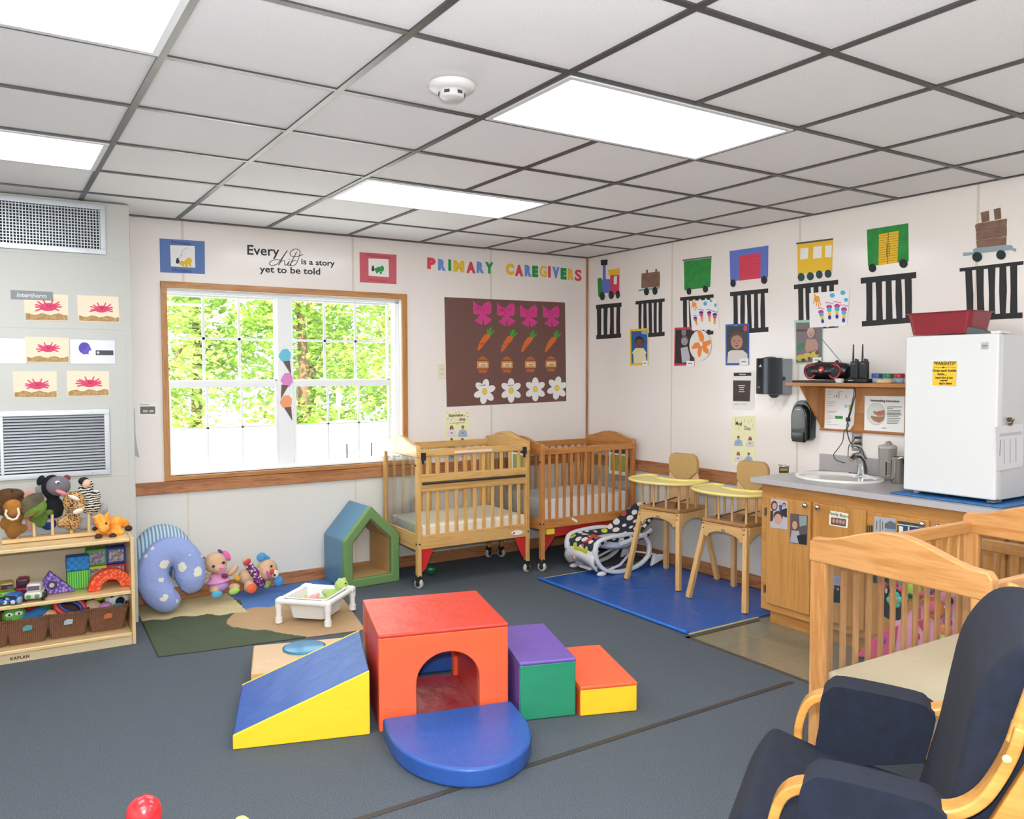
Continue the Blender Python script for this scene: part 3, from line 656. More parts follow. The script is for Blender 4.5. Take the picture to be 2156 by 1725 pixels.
def region(x, y):
    wv = .03*sin(x*17)+.02*sin(x*41)
    if x < -3.245+.0*y and y > -.40-.35*(x+3.83)*.9+wv*.7: return 2
    bx = -3.30+.10*sin((y+.55)*7)-.02
    if y < -.86: bx = -3.40+(-.86-y)*.75
    if x < bx: return 0
    if y > -.52+wv*.6: return 3
    return 1
f = MB(); f.v = vs
for j in range(ny):
    for i in range(nx):
        a = j*(nx+1)+i; c = sum((Vector(vs[k]) for k in (a, a+1, a+nx+1, a+nx+2)), Vector())/4
        f.f.append([a, a+1, a+nx+2, a+nx+1]); f.sm.append(True); f.mi.append(region(c.x, c.y))
o = f.build('cloth', ncol, bk_); so_ = o.modifiers.new('thick', 'SOLIDIFY'); so_.thickness = .006; so_.offset = -1

# ---------------------------------------------------------------- nursing pillows
def pillow(name, label, cx, y, cz, rx, rz_, r, mat, a0, a1, tilt):
    t = thing(name, label, 'pillow', (cx, y, 0), 0, None, (R(tilt), 0, 0)); pts = []; rad = []; n = 30
    for k in range(n+1):
        a = R(a0+(a1-a0)*k/n); pts.append((rx*cos(a), 0, cz+rz_*sin(a))); e = min(k, n-k)/n; rad.append(r*min(1, .45+e*7)*(1 if e > .02 else .7))
    o = MB().tube(pts, rad, 20, flat=None).build('cushion', mat, t, sub=1); o.scale = (1, .80, 1); return t, o
m, nt, b = base('cloud_print'); v = tc(nt); vo_ = nt.nodes.new('ShaderNodeTexVoronoi'); vo_.inputs['Scale'].default_value = 10.5; vo_.inputs['Randomness'].default_value = .8
nn_ = nt.nodes.new('ShaderNodeTexNoise'); nn_.inputs['Scale'].default_value = 30; nt.links.new(v, nn_.inputs['Vector']); mxv = nt.nodes.new('ShaderNodeMixRGB'); mxv.inputs[0].default_value = .035; nt.links.new(v, mxv.inputs[1]); nt.links.new(nn_.outputs['Color'], mxv.inputs[2]); nt.links.new(mxv.outputs[0], vo_.inputs['Vector'])
sr = nt.nodes.new('ShaderNodeSeparateColor'); nt.links.new(vo_.outputs['Color'], sr.inputs[0]); th_ = nt.nodes.new('ShaderNodeMapRange'); th_.inputs['From Min'].default_value = .35; th_.inputs['To Min'].default_value = .16; th_.inputs['To Max'].default_value = .34; nt.links.new(sr.outputs[0], th_.inputs[0])
lt = nt.nodes.new('ShaderNodeMath'); lt.operation = 'LESS_THAN'; nt.links.new(vo_.outputs['Distance'], lt.inputs[0]); nt.links.new(th_.outputs[0], lt.inputs[1])
mx = nt.nodes.new('ShaderNodeMixRGB'); mx.inputs[1].default_value = lin('#8E9FD0'); mx.inputs[2].default_value = lin('#DDDAC8'); nt.links.new(lt.outputs[0], mx.inputs[0]); nt.links.new(mx.outputs[0], b.inputs['Base Color']); b.inputs['Roughness'].default_value = .9; bumpn(nt, b, nz(nt, v, 14, 3), .5, .02)
cloud = m
pillow('nursing_pillow', 'lilac blue nursing pillow with cloud print leaning in front', -3.655, -.365, .258, .116, .150, .099, cloud, -52, 288, -14)
m, nt, b = base('stripe_print'); wv_ = nt.nodes.new('ShaderNodeTexWave'); wv_.inputs['Scale'].default_value = 14; wv_.inputs['Distortion'].default_value = 1.2; nt.links.new(tc(nt, (1, .3, .45)), wv_.inputs['Vector'])
nt.links.new(ramp(nt, wv_.outputs['Fac'], [(.2, '#6F93B4'), (.5, '#9DBBD0'), (.75, '#C7D6DC')]), b.inputs['Base Color']); b.inputs['Roughness'].default_value = .9
pillow('nursing_pillow', 'blue striped nursing pillow behind the cloud print one', -3.675, -.145, .30, .115, .165, .092, m, -50, 282, -8)

# ---------------------------------------------------------------- plush toys
FUR = lambda c, v=None, s=.5: P(c, .95, bump=(55, s, .012), var=(v, 12) if v else None)
class Pl:
    """helper placing plush shapes read from a photo crop on a vertical plane; local x/z, y towards the viewer is negative"""
    def __init__(s, name, label, cat, cr, y, X, Y, group=None, z0=None):
        s.cr = cr; s.y = y; q = on(1, y, *cr(X, Y)); s.o = Vector((q.x, y, q.z if z0 is None else z0)); s.t = thing(name, label, cat, s.o, 0, group); d = (s.o-CAM).length
        s.k = (s.o-CAM).dot(Fw)/FPX/(cr(1, 0)[0]-cr(0, 0)[0])**-1
    def p(s, X, Y, dy=0): q = on(1, s.y, *s.cr(X, Y))-s.o; q.y = dy; return q
    def e(s, mb, X, Y, rx, rz, ry=None, dy=0, a=0):
        rx, rz = rx*s.k, rz*s.k; ry = ry*s.k if ry else min(rx, rz)
        return mb.ell(s.p(X, Y, dy), (rx, ry, rz), Matrix.Rotation(R(a), 3, 'Y'), 16, 10)
    def part(s, name, mat, L_, parent=None, rem=0, label=None):
        mb = MB()
        for q in L_: s.e(mb, *q)
        o = mb.build(name, mat, parent or s.t, remesh=rem)
        if label: o['label'] = label
        return o
dz = Z(390, 1120, 9.374); TAN = FUR('#D3AE8C'); bk0 = P('#14171C', .25); wh0 = P('#F2F2F0', .5)
d1 = Pl('plush_dog', 'tan plush puppy with pink ears in a pink dress sitting by the wall', 'soft toy', dz, -.21, 640, 1200, None, .02)
d1.part('body', TAN, [(660, 960, 150, 210, 130), (370, 860, 120, 60, 60, -.01, 15), (290, 820, 60, 60), (900, 770, 120, 65, 60, -.02, -35), (985, 700, 70, 60), (540, 1110, 100, 80, 120, -.05), (930, 1060, 110, 75, 120, -.05)], rem=.006)
hd_ = d1.part('head', TAN, [(585, 600, 215, 210, 200, -.02), (640, 690, 130, 90, 120, -.07)], rem=.006)
pk = FUR('#E06AB0', None, .3)
d1.part('ear', pk, [(280, 640, 75, 120, 40, -.02, -5)], hd_); d1.part('ear', pk, [(805, 460, 60, 120, 40, -.02, -30)], hd_)
d1.part('ear_bow', P('#5B3A8E', .6), [(310, 505, 70, 22, 20, -.03)], hd_); d1.part('ear_bow', P('#5B3A8E', .6), [(670, 370, 60, 30, 20, -.03, 40)], hd_)
for X, Y in ((495, 632), (692, 560)): d1.part('eye', bk0, [(X, Y, 28, 26, 16, -.09)], hd_)
d1.part('nose', P('#F07FC0', .5), [(645, 640, 58, 38, 30, -.118)], hd_); d1.part('mouth', P('#C77BB0', .7), [(640, 742, 95, 16, 14, -.108, -12)], hd_)
d1.part('dress', P('#E49AC8', .7, bump=(30, .4)), [(650, 880, 180, 105, 150, -.01), (640, 960, 240, 55, 150, -.02, -4)], rem=.006); d1.part('bloomers', P('#A98BC8', .8), [(650, 1060, 190, 110, 150, -.02)], rem=.006)
d1.part('badge', P('#7A2A62', .5), [(735, 832, 66, 50, 20, -.068, 10)])
d1.part('foot_pad', P('#4FA8CC', .6), [(565, 1180, 110, 72, 35, -.085)], label='blue foot pad'); d1.part('foot_pad', P('#A9CC55', .6), [(905, 1118, 110, 66, 35, -.085, -8)], label='green foot pad'); d1.part('hand_pad', P('#D9A638', .6), [(990, 880, 55, 85, 30, -.04, -35)], label='yellow hand pad')
d2 = Pl('plush_dog', 'tan plush puppy with blue ears toppled on its side in a purple shirt', 'soft toy', dz, -.19, 1450, 1150, None, .02)
d2.part('body', TAN, [(1190, 880, 140, 150, 120), (1260, 1075, 125, 110, 110, -.03), (1590, 1010, 90, 70, 60, -.03, -30), (1190, 570, 80, 90, 60, -.03), (1350, 880, 130, 120, 90)], rem=.006)
m, nt, b = base('flower_print'); vo_ = nt.nodes.new('ShaderNodeTexVoronoi'); vo_.inputs['Scale'].default_value = 55; nt.links.new(tc(nt), vo_.inputs['Vector']); sr = nt.nodes.new('ShaderNodeSeparateColor'); nt.links.new(vo_.outputs['Color'], sr.inputs[0])
lt = nt.nodes.new('ShaderNodeMath'); lt.operation = 'LESS_THAN'; lt.inputs[1].default_value = .42; nt.links.new(vo_.outputs['Distance'], lt.inputs[0]); c_ = ramp(nt, sr.outputs[0], [(0, '#E8C9C9'), (.3, '#C86A8A'), (.6, '#E9D9A6'), (.8, '#9AA0D0')], True)
mx = nt.nodes.new('ShaderNodeMixRGB'); mx.inputs[1].default_value = lin('#6A2E6E'); nt.links.new(lt.outputs[0], mx.inputs[0]); nt.links.new(c_, mx.inputs[2]); nt.links.new(mx.outputs[0], b.inputs['Base Color']); b.inputs['Roughness'].default_value = .9; flow = m
d2.part('shirt', flow, [(1250, 670, 85, 80, 70, -.03), (1340, 780, 120, 100, 100, -.03, 30), (1420, 900, 110, 120, 110, -.03, 20), (1470, 990, 90, 80, 80, -.035)], rem=.006)
h2 = d2.part('head', TAN, [(1600, 735, 205, 205, 190, -.02), (1540, 780, 100, 130, 110, -.07)], rem=.006)
bl = FUR('#4F9AD0', None, .3)
d2.part('ear', bl, [(1490, 490, 100, 92, 40, -.02), (1600, 500, 75, 40, 30, -.01, 25)], h2); d2.part('ear', bl, [(1825, 965, 95, 100, 40, -.02), (1790, 880, 50, 60, 30, -.01)], h2)
d2.part('eye_patch', FUR('#E9DCC8'), [(1712, 790, 72, 78, 30, -.075)], h2)
for X, Y in ((1622, 628), (1682, 803)): d2.part('eye', bk0, [(X, Y, 24, 26, 16, -.095)], h2)
d2.part('nose', P('#E03A3E', .5), [(1622, 722, 38, 56, 30, -.112)], h2); d2.part('mouth', P('#C9549A', .6), [(1530, 772, 28, 85, 20, -.125, -18)], h2)
d2.part('foot_pad', P('#F0653A', .6), [(1255, 1075, 98, 96, 30, -.075)], label='orange foot pad'); d2.part('foot_pad', P('#7FAE4A', .6), [(1590, 1025, 40, 70, 30, -.05, 35)], label='green foot pad'); d2.part('hand_pad', P('#C93A44', .6), [(1178, 565, 78, 48, 25, -.06, -38)], label='red hand pad')

# ---------------------------------------------------------------- tub in a pipe frame
tb = thing('tub_frame', 'white pipe stand holding a white plastic tub of toys', 'toy stand', (-2.905, -.92, .011), R(-46))
wp = P('#EDEBE6', .3); hl = .165; ww_ = .18; zt = .135
cs = [(-hl, -ww_), (hl, -ww_), (hl, ww_), (-hl, ww_)]
for x, y in cs: MB().cyl((x, y, 0), (x, y, zt), .0175).cyl((x, y, 0), (x, y, .035), .0225).cyl((x, y, zt-.045), (x, y, zt), .022).build('leg', wp, tb)
for k in range(4):
    a, b_ = cs[k], cs[(k+1) % 4]; d = Vector((b_[0]-a[0], b_[1]-a[1], 0)).normalized()*.038; A = Vector((*a, zt)); B = Vector((*b_, zt))
    MB().cyl(A, B, .0175).cyl(A-d*.1, A+d, .022).cyl(B-d, B+d*.1, .022).build('rail', wp, tb)
for x, y in cs: MB().ell((x, y, zt), .0225).build('elbow_joint', wp, tb)
def tub(name, w0, d0, w1, d1, z0, z1, mat, parent, th=.005, n=6, rc=.03, rim=.012):
    """open tapered tub with rounded corners"""
    def rr_(w_, d_, r_): return [((w_/2-r_)*sx_+r_*cos(a+b2), (d_/2-r_)*sy_+r_*sin(a+b2)) for sx_, sy_, a in ((1, 1, 0), (-1, 1, pi/2), (-1, -1, pi), (1, -1, 1.5*pi)) for b2 in [pi/2*k/n for k in range(n+1)]]
    lv = [(w0, d0, z0), (w1, d1, z1), (w1+2*rim, d1+2*rim, z1), (w1+2*rim, d1+2*rim, z1-.008), (w1+.004, d1+.004, z1-.008)] if rim else [(w0, d0, z0), (w1, d1, z1)]
    lv = [(w0-.001, d0-.001, z0)]+lv[0:1]+lv[1:] ; ins = [(w1-2*th, d1-2*th, z1), (w0-2*th, d0-2*th, z0+th)]
    mb = MB(); vs = []; out = [(w0, d0, z0), (w1, d1, z1)]+([(w1+2*rim, d1+2*rim, z1-.002), (w1+2*rim-.003, d1+2*rim-.003, z1+.003)] if rim else []); seq = out+ins
    for w_, d_, z_ in seq: vs += [(x, y, z_) for x, y in rr_(w_, d_, rc)]
    m_ = 4*(n+1); fs = [(i*m_+k, i*m_+(k+1) % m_, (i+1)*m_+(k+1) % m_, (i+1)*m_+k) for i in range(len(seq)-1) for k in range(m_)]
    fs += [tuple(range(m_))[::-1], tuple(range((len(seq)-1)*m_, len(seq)*m_))]
    return mb.add(vs, fs).build(name, mat, parent, bev=.0015)
tubo = thing('plastic_tub', 'white plastic tub hanging in the pipe stand', 'tub', (-2.905, -.92, 0), R(-46)); tub('basin', .225, .25, .272, .300, .03, .165, P('#E9E9E6', .35), tubo)
fz = Z(260, 1080, 4.146)
fr_ = Pl('plush_frog', 'light green plush frog perched in the corner of the white tub', 'soft toy', fz, -.86, 1830, 740, None, .045)
gf = FUR('#A9C268', '#B9CF82'); fr_.part('body', gf, [(1825, 725, 75, 60, 55, 0, 20), (1760, 690, 30, 25)], rem=.006); f_h = fr_.part('head', gf, [(1902, 640, 64, 62, 60), (1885, 590, 18, 22), (1925, 580, 24, 16)], rem=.005); fr_.part('eye', bk0, [(1912, 603, 9, 7, 6, -.055)], f_h)
fr_.part('arm', gf, [(1720, 752, 70, 22, 25, -.02)])
for lb_, c_, X, Y, r_ in (('small yellow toy in the white tub', '#E2C44A', 1560, 745, 34), ('pink toy fish in the white tub', '#E7A09C', 1660, 730, 38), ('orange toy piece in the white tub', '#E09A6A', 1612, 755, 20)):
    q = on(1, -.93, *fz(X, Y)); o = tag(MB().ell((0, 0, 0), (r_*.00085, r_*.0006, r_*.0006)).ell((r_*.0007, 0, r_*.0004), r_*.00035).build('bath_toy', P(c_, .4)), lb_, 'bath toy'); o.location = (q.x, -.93, max(.06, q.z-.01))

# ---------------------------------------------------------------- grey heating and cooling unit
hv = thing('heating_unit', 'tall pale grey metal heating and cooling unit left of the window', 'heating unit', (-4.41, -.2, 0))
gry = P('#BEBFB7', .38, bump=(40, .03)); gal = P('#B9BEC2', .35, .55); HX = .538
MB().box(-HX, -.1985, .001, HX, .195, CH-.01).build('cabinet', gry, hv, bev=.003)
for z0, z1 in ((2.256, 2.585), (1.826, 2.248), (.930, 1.819), (.05, .922)): MB().box(-HX+.002, -.2, z0, HX-(.002 if z0 > 2.25 else .036), -.1975, z1).build('panel', gry, hv, bev=.001)
def grille(x0, x1, z0, z1, name, vert):
    g = MB()
    for a in ((x0, z0, x1, z0+.032), (x0, z1-.032, x1, z1), (x0, z0+.032, x0+.03, z1-.032), (x1-.03, z0+.032, x1, z1-.032), (x0+.36, z0+.032, x0+.378, z1-.032)): g.box(a[0], -.214, a[1], a[2], -.2001, a[3])
    o = g.build(name, gal, hv, bev=.002); MB().box(x0+.03, -.2018, z0+.03, x1-.03, -.2002, z1-.03).build('dark_opening', P('#1B1C1D', .8), o)
    b1 = MB()
    if vert:
        x = x0+.04
        while x < x1-.03: b1.box(x, -.207, z0+.03, x+.005, -.2022, z1-.03); x += .0165
        z = z0+.045
        while z < z1-.03: b1.box(x0+.03, -.2115, z, x1-.03, -.2075, z+.0045); z += .0175
    else:
        z = z0+.040
        while z < z1-.04:
            b1.add([(x0+.03, -.212, z), (x1-.03, -.212, z), (x1-.03, -.203, z+.012), (x0+.03, -.203, z+.012), (x0+.03, -.211, z-.001), (x1-.03, -.211, z-.001)], [(0, 1, 2, 3), (4, 5, 1, 0)]); z += .0175
    b1.build('louvres', gal, o)
    for x in (x0+.015, x1-.1):
        for z in (z0+.016, z1-.016): MB().cyl((x, -.217, z), (x, -.213, z), .004, 8).build('screw', steel, o)
grille(-.53, .405, 2.277, 2.575, 'supply_grille', True); grille(-.53, .400, .945, 1.345, 'return_grille', False)
MB().box(.198, -.2035, 1.617, .441, -.2001, 1.763).build('access_hatch', P('#C7CCD4', .3, .3), hv, bev=.002)
MB().box(.334, -.209, 1.672, .430, -.2036, 1.700).build('lock_plate', P('#26292E', .35), hv, bev=.001); MB().cyl((.346, -.213, 1.686), (.346, -.208, 1.686), .008, 12).build('lock', chrome, hv)
MB().box(-.53, -.2035, 1.617, -.028, -.2001, 1.763).build('access_hatch', P('#D3D9E2', .3, .2), hv, bev=.002)
MB().box(-.095, -.2025, 1.988, .118, -.2001, 2.040).build('name_plate', P('#84868A', .45), hv); text('Intertherm', .034, P('#D5D7DA', .5), hv, .008, 2.003, -.2028, bold=.0006, shear=.2)
# crab handprint pictures
hz1 = Z(0, 380, 3.45); cream = P('#EDE0C4', .8); crab = P('#E0557C', .75, var=('#D83E66', 30)); sand = P('#C4A271', .85, var=('#A98350', 60)); inkd = P('#4A3034', .7)
def crabpic(pts, cx, cy, lb, s=1.0, seed=1):
    rr = random.Random(seed); (a, b_, c_, d_) = pts; fing = [el(cx, cy, 62*s, 30*s, 18)]
    for sd_ in (-1, 1):
        for k in range(4):
            an = R(-25+22*k+rr.uniform(-6, 6)); L_ = s*rr.uniform(88, 108); x1 = cx+sd_*L_*cos(an); y1 = cy-L_*.55*sin(an); x0 = cx+sd_*35*s; y0 = cy-6*s*k+8*s
            dx, dy = x1-x0, y1-y0; l = math.hypot(dx, dy); nx_, ny_ = -dy/l*6.5*s, dx/l*6.5*s; fing.append([(x0+nx_, y0+ny_), (x1+nx_*.8, y1+ny_*.8), (x1+dx/l*6, y1+dy/l*6), (x1-nx_*.8, y1-ny_*.8), (x0-nx_, y0-ny_)])
        fing.append([(cx+sd_*12*s, cy-20*s), (cx+sd_*34*s, cy-58*s), (cx+sd_*40*s, cy-50*s), (cx+sd_*24*s, cy-16*s)])
    wv = [(c_[0]-4, c_[1]-6), (d_[0]+6, d_[1]-6)]; hgt = [d_[0]+6, c_[0]-4]
    top = [(d_[0]+6+(c_[0]-d_[0]-10)*k/10, d_[1]+(c_[1]-d_[1])*k/10-48*s-8*sin(k*1.7+seed)) for k in range(11)]
    art(WH, 'handprint_picture', lb, 'picture', hz1, [('paper', cream, [pts]), ('crab_print', crab, fing), ('sand_strip', sand, [wv+top]), ('pen_face', inkd, [el(cx-8*s, cy-12*s, 5, 5, 8), el(cx+12*s, cy-10*s, 4, 5, 8), rect(cx-6, cy-2, cx+8, cy+2)])], 'crab handprint pictures on the grey unit')
crabpic([(172, 822), (495, 832), (495, 1022), (180, 1018)], 350, 920, 'pink crab handprint picture just below the grey name plate', 1, 1)
crabpic([(558, 832), (858, 846), (868, 1034), (568, 1025)], 738, 935, 'pink crab handprint picture, upper right one on the grey unit', .85, 2)
crabpic([(180, 1135), (500, 1145), (500, 1325), (190, 1322)], 350, 1222, 'pink crab handprint picture between the two silver hatches', .85, 3)
crabpic([(90, 1388), (410, 1385), (415, 1580), (100, 1578)], 270, 1490, 'pink crab handprint picture, lower left one above the return grille', .92, 4)
crabpic([(483, 1382), (792, 1386), (792, 1565), (490, 1572)], 650, 1475, 'pink crab handprint picture, lower right one above the return grille', .92, 5)
oc_, _f = art(WH, 'paper_cutout', 'small purple painted paper octopus on the silver hatch', 'paper cut-out', hz1, [('cutout', P('#5A4FB0', .7), [el(612, 1218, 42, 42)]), ('legs', P('#6A5CC0', .7), [[(600, 1240), (650, 1200), (665, 1235), (640, 1240), (645, 1262), (600, 1265)]])]); oc_.location.y -= .0035

# ---------------------------------------------------------------- toy shelf
TH = R(-1.6); ts = thing('toy_shelf', 'low birch toy shelf with two open levels below the grey unit', 'shelf', (-5.15, -.815, 0), TH)
bx_ = wood('#E3C692', '#D2AE74', 'x', 5, .3); bz_ = wood('#E3C692', '#D2AE74', 'z', 5, .3); ww, dd, hh = 1.2, .375, .622
for x0 in (0, ww-.02): MB().box(x0, 0, .001, x0+.02, dd, hh).build('side_panel', bz_, ts, bev=.006, seg=3)
for z0, nm in ((hh-.024, 'top'), (.296, 'shelf_board'), (.052, 'shelf_board')): MB().box(.021, .004, z0, ww-.021, dd-.012, z0+.022).build(nm, bx_, ts, bev=.005, seg=3)
MB().box(.021, .012, .002, ww-.021, .026, .051).build('kick_board', P('#CBB893', .5), ts); MB().box(.021, dd-.011, .05, ww-.021, dd-.004, hh-.03).build('back_panel', P('#BFAF92', .6, bump=(80, .2, .004)), ts)
text('KAPLAN', .021, P('#5B4227', .6), ts, .625, .02, .0115, bold=.0012, gap=1.2)
def sx(x): return x+5.15
sz1 = Z(0, 1120, 6.16)
def on_shelf(Y_, X, Y): q = on(1, Y_, *sz1(X, Y)); return q
bn = None
wick, nt, b = base('wicker'); v = tc(nt); wv1 = nt.nodes.new('ShaderNodeTexWave'); wv1.inputs['Scale'].default_value = 34; nt.links.new(v, wv1.inputs['Vector']); wv2 = nt.nodes.new('ShaderNodeTexWave'); wv2.bands_direction = 'Z'; wv2.inputs['Scale'].default_value = 46; nt.links.new(v, wv2.inputs['Vector'])
ad = nt.nodes.new('ShaderNodeMath'); ad.operation = 'MULTIPLY'; nt.links.new(wv1.outputs['Fac'], ad.inputs[0]); nt.links.new(wv2.outputs['Fac'], ad.inputs[1])
nt.links.new(ramp(nt, ad.outputs[0], [(.0, '#6E4630'), (.5, '#96684A'), (1, '#AF8060')]), b.inputs['Base Color']); b.inputs['Roughness'].default_value = .6; bumpn(nt, b, ad.outputs[0], .8, .006)
BZ = .0752; bas = []
for k, (X, lb) in enumerate([(360, 'brown wicker basket with a teal picture tag, holding a green caterpillar toy'), (885, 'brown wicker basket with a silver tag, middle one of the lower shelf'), (1395, 'brown wicker basket with an orange tag at the right end of the lower shelf'), (-150, 'brown wicker basket cut by the left edge of the photo')]):
    q = on(1, -.70, *sz1(X, 1330)); yb = -.655+.002*k
    if bn is None:
        bn = thing('wicker_basket', lb, 'basket', (q.x, yb, BZ), TH, 'wicker baskets on the lower shelf'); tub('basket_body', .172, .17, .222, .235, 0, .138, wick, bn, .008, 4, .018, 0)
        rim = [Vector((sx_*.106, sy_*.112, .138)) for sx_, sy_ in ((-1, -1), (0, -1), (1, -1), (1, 0), (1, 1), (0, 1), (-1, 1), (-1, 0))]; MB().tube(rim, .0095, 8, True).build('rim', wick, bn)
        bb = bn
    else: bb = dup(bn, None, (q.x, yb, BZ), None, lb)
    bas.append((bb, q.x, yb))
for k, (bb, _x, _y) in enumerate(bas):
    tg = MB().prism([(-.022, .078), (.020, .08), (.024, .104), (.0, .110), (-.020, .102)] if k < 3 else [(-.02, .08), (.02, .08), (.02, .1), (-.02, .1)], -.1175, -.1155).build('tag', P(['#4C9C9A', '#A9B7BC', '#C2622C', '#B0A070'][k], .6), bb)
def blob(name, lb, cat, mat, lst, loc, parts=(), grp=None, rem=.005):
    t = thing(name, lb, cat, loc, 0, grp); mb = MB()
    for q in lst: mb.ell(q[:3], q[3:6], n=16, rings=10)
    mb.build('body', mat, t, remesh=rem)
    for nm, mt, ql in parts:
        mb = MB()
        for q in ql: mb.ell(q[:3], q[3:6], n=14, rings=8)
        mb.build(nm, mt, t)
    return t
b0, b1_, b2_ = [(x, y) for _, x, y in bas[:3]]
blob('plush_toy', 'green smiling plush bug on the left basket', 'soft toy', FUR('#5FAE3E'), [(0, 0, 0, .062, .05, .058), (0, -.01, -.035, .06, .05, .035)], (b0[0]-.06, b0[1]-.04, .225), [('eye', wh0, [(-.025, -.045, .022, .02, .01, .012), (.02, -.048, .025, .02, .01, .012)]), ('pupil', bk0, [(-.025, -.054, .022, .006, .004, .006), (.02, -.057, .025, .006, .004, .006)])])
blob('plush_toy', 'red and black plush ladybird in the left basket', 'soft toy', FUR('#A8182A'), [(0, 0, 0, .075, .06, .045)], (b0[0]+.05, b0[1]+.03, .245), [('black_spot', bk0, [(.02, -.05, .02, .03, .012, .014)])])
blob('plush_toy', 'blue and peach stuffed toy lying in the left basket', 'soft toy', FUR('#2F6FA8'), [(-.02, 0, 0, .07, .04, .03), (.02, .0, .015, .05, .04, .03)], (b0[0]+.04, b0[1]-.05, .215), [('peach_end', FUR('#DDB08C'), [(.065, -.01, -.005, .042, .035, .03)])])
blob('plush_toy', 'white and pink rattle toy at the front of the left basket', 'soft toy', FUR('#D98C95'), [(.03, 0, 0, .03, .02, .012), (-.03, 0, 0, .03, .018, .012)], (b0[0]-.01, b0[1]-.085, .200), [('white_piece', wh0, [(-.05, -.01, .01, .02, .01, .01)])])
tag(MB().ell((0, 0, 0), .042).build('toy_ball', P('#1F6A44', .2, coat=.4), loc=(b1_[0]-.105, b1_[1]-.03, .262)), 'dark green toy ball at the left end of the middle basket', 'ball')
rg = thing('ring_toy', 'red oval ring toy with blue lining in the middle basket', 'toy', (b1_[0]+.015, b1_[1]-.05, .235), 0, None, (R(60), R(28), 0))
MB().tube([(.082*cos(a), .05*sin(a), 0) for a in [2*pi*k/28 for k in range(28)]], .017, 12, True).build('ring', P('#C4302B', .4), rg); MB().tube([(.06*cos(a), .03*sin(a), .004) for a in [2*pi*k/28 for k in range(28)]], .011, 10, True).build('inner_ring', P('#26489C', .4), rg)
blob('plush_toy', 'yellow, purple and brown soft toy at the back of the middle basket', 'soft toy', FUR('#C39A3C'), [(0, 0, .02, .03, .02, .035), (.03, 0, 0, .03, .02, .03)], (b1_[0]+.035, b1_[1]+.04, .255), [('purple_part', FUR('#4C3C8C'), [(-.03, -.005, 0, .03, .02, .025)]), ('brown_face', FUR('#9A6230'), [(0, -.015, .035, .016, .012, .018)])])
ar = thing('fabric_arch', 'striped blue, yellow and green fabric arch toy in the middle basket', 'toy', (b1_[0]+.10, b1_[1]+.005, .2))
for k, c_ in enumerate(('#4A97B8', '#E5D978', '#79B347')): MB().tube([(-.01+(.05-.014*k)*cos(a), .0, .015+(.085-.014*k)*sin(a)) for a in [R(-20+160*i/12) for i in range(13)]], .008, 8).build('stripe_%s' % ('blue', 'yellow', 'green')[k], FUR(c_), ar)
tc_ = thing('shape_cylinder', 'lime green toy cylinder on the right basket', 'toy', (b2_[0]-.035, b2_[1]-.02, .265), 0, None, (R(60), R(-15), 0)); MB().lathe([(.0, -.045), (.026, -.045), (.03, -.03), (.03, .03), (.034, .034), (.034, .05), (0, .052)]).build('tube', P('#A5B82E', .45), tc_)
blob('plush_toy', 'white plush panda with black patches at the right basket end', 'soft toy', FUR('#E9E9E6'), [(0, 0, 0, .068, .05, .06)], (b2_[0]+.06, b2_[1]+.0, .24), [('black_patch', FUR('#1B1D22'), [(.01, -.043, -.012, .026, .014, .026), (-.03, -.035, .025, .016, .014, .015)]), ('pink_bit', FUR('#D86A70'), [(.068, -.01, .02, .01, .01, .012)])])
blob('plush_toy', 'beige and white soft toy at the left side of the right basket', 'soft toy', FUR('#C9AE94'), [(0, 0, 0, .045, .035, .04), (.035, -.01, -.015, .03, .025, .03)], (b2_[0]-.075, b2_[1]-.03, .215))
blob('plush_toy', 'small lilac soft egg at the front of the right basket', 'soft toy', FUR('#C288C0'), [(0, 0, 0, .035, .028, .026)], (b2_[0]-.01, b2_[1]-.075, .215)); blob('plush_toy', 'small teal soft piece at the front of the right basket', 'soft toy', FUR('#3F9AB0'), [(0, 0, 0, .032, .022, .018)], (b2_[0]+.055, b2_[1]-.08, .208))

# toys on the middle level
MZ = .3184
def at_shelf(X, Y_): q = on(1, Y_, *sz1(X, 700)); return q.x
def fabricmat(c1, c2, kind, sc_=60):
    m, nt, b = base('pattern'); v = tc(nt)
    if kind == 'check': t_ = nt.nodes.new('ShaderNodeTexChecker'); t_.inputs['Scale'].default_value = sc_; t_.inputs[1].default_value = lin(c1); t_.inputs[2].default_value = lin(c2); nt.links.new(v, t_.inputs[0]); o_ = t_.outputs[0]
    elif kind == 'stripe': t_ = nt.nodes.new('ShaderNodeTexWave'); t_.inputs['Scale'].default_value = sc_; nt.links.new(v, t_.inputs['Vector']); o_ = ramp(nt, t_.outputs['Fac'], [(.45, c1), (.55, c2)])
    else: t_ = nt.nodes.new('ShaderNodeTexVoronoi'); t_.inputs['Scale'].default_value = sc_; nt.links.new(v, t_.inputs['Vector']); o_ = ramp(nt, t_.outputs['Distance'], [(.25, c2), (.6, c1)])
    nt.links.new(o_, b.inputs['Base Color']); b.inputs['Roughness'].default_value = .75; return m
def softcube(lb, x, y, z, w_, d_, h_, mat, pic=None, frame=None):
    t = thing('soft_block', lb, 'soft block', (x, y, z), TH, 'soft blocks on the toy shelf'); MB().box(-w_/2, 0, .0005, w_/2, d_, h_-.0005).build('block', mat, t, bev=.008, seg=3)
    if pic: MB().box(-w_/2+.016, -.0018, .016, w_/2-.012, -.0002, h_-.014).build('picture_window', pic, t, bev=.0005)
    return t
def photomix(*cs):
    m, nt, b = base('photo_print'); v = tc(nt); n_ = nz(nt, v, 42, 3, .6); nt.links.new(ramp(nt, n_, [(.25+.5*k/(len(cs)-1), c) for k, c in enumerate(cs)]), b.inputs['Base Color']); b.inputs['Roughness'].default_value = .15; return m
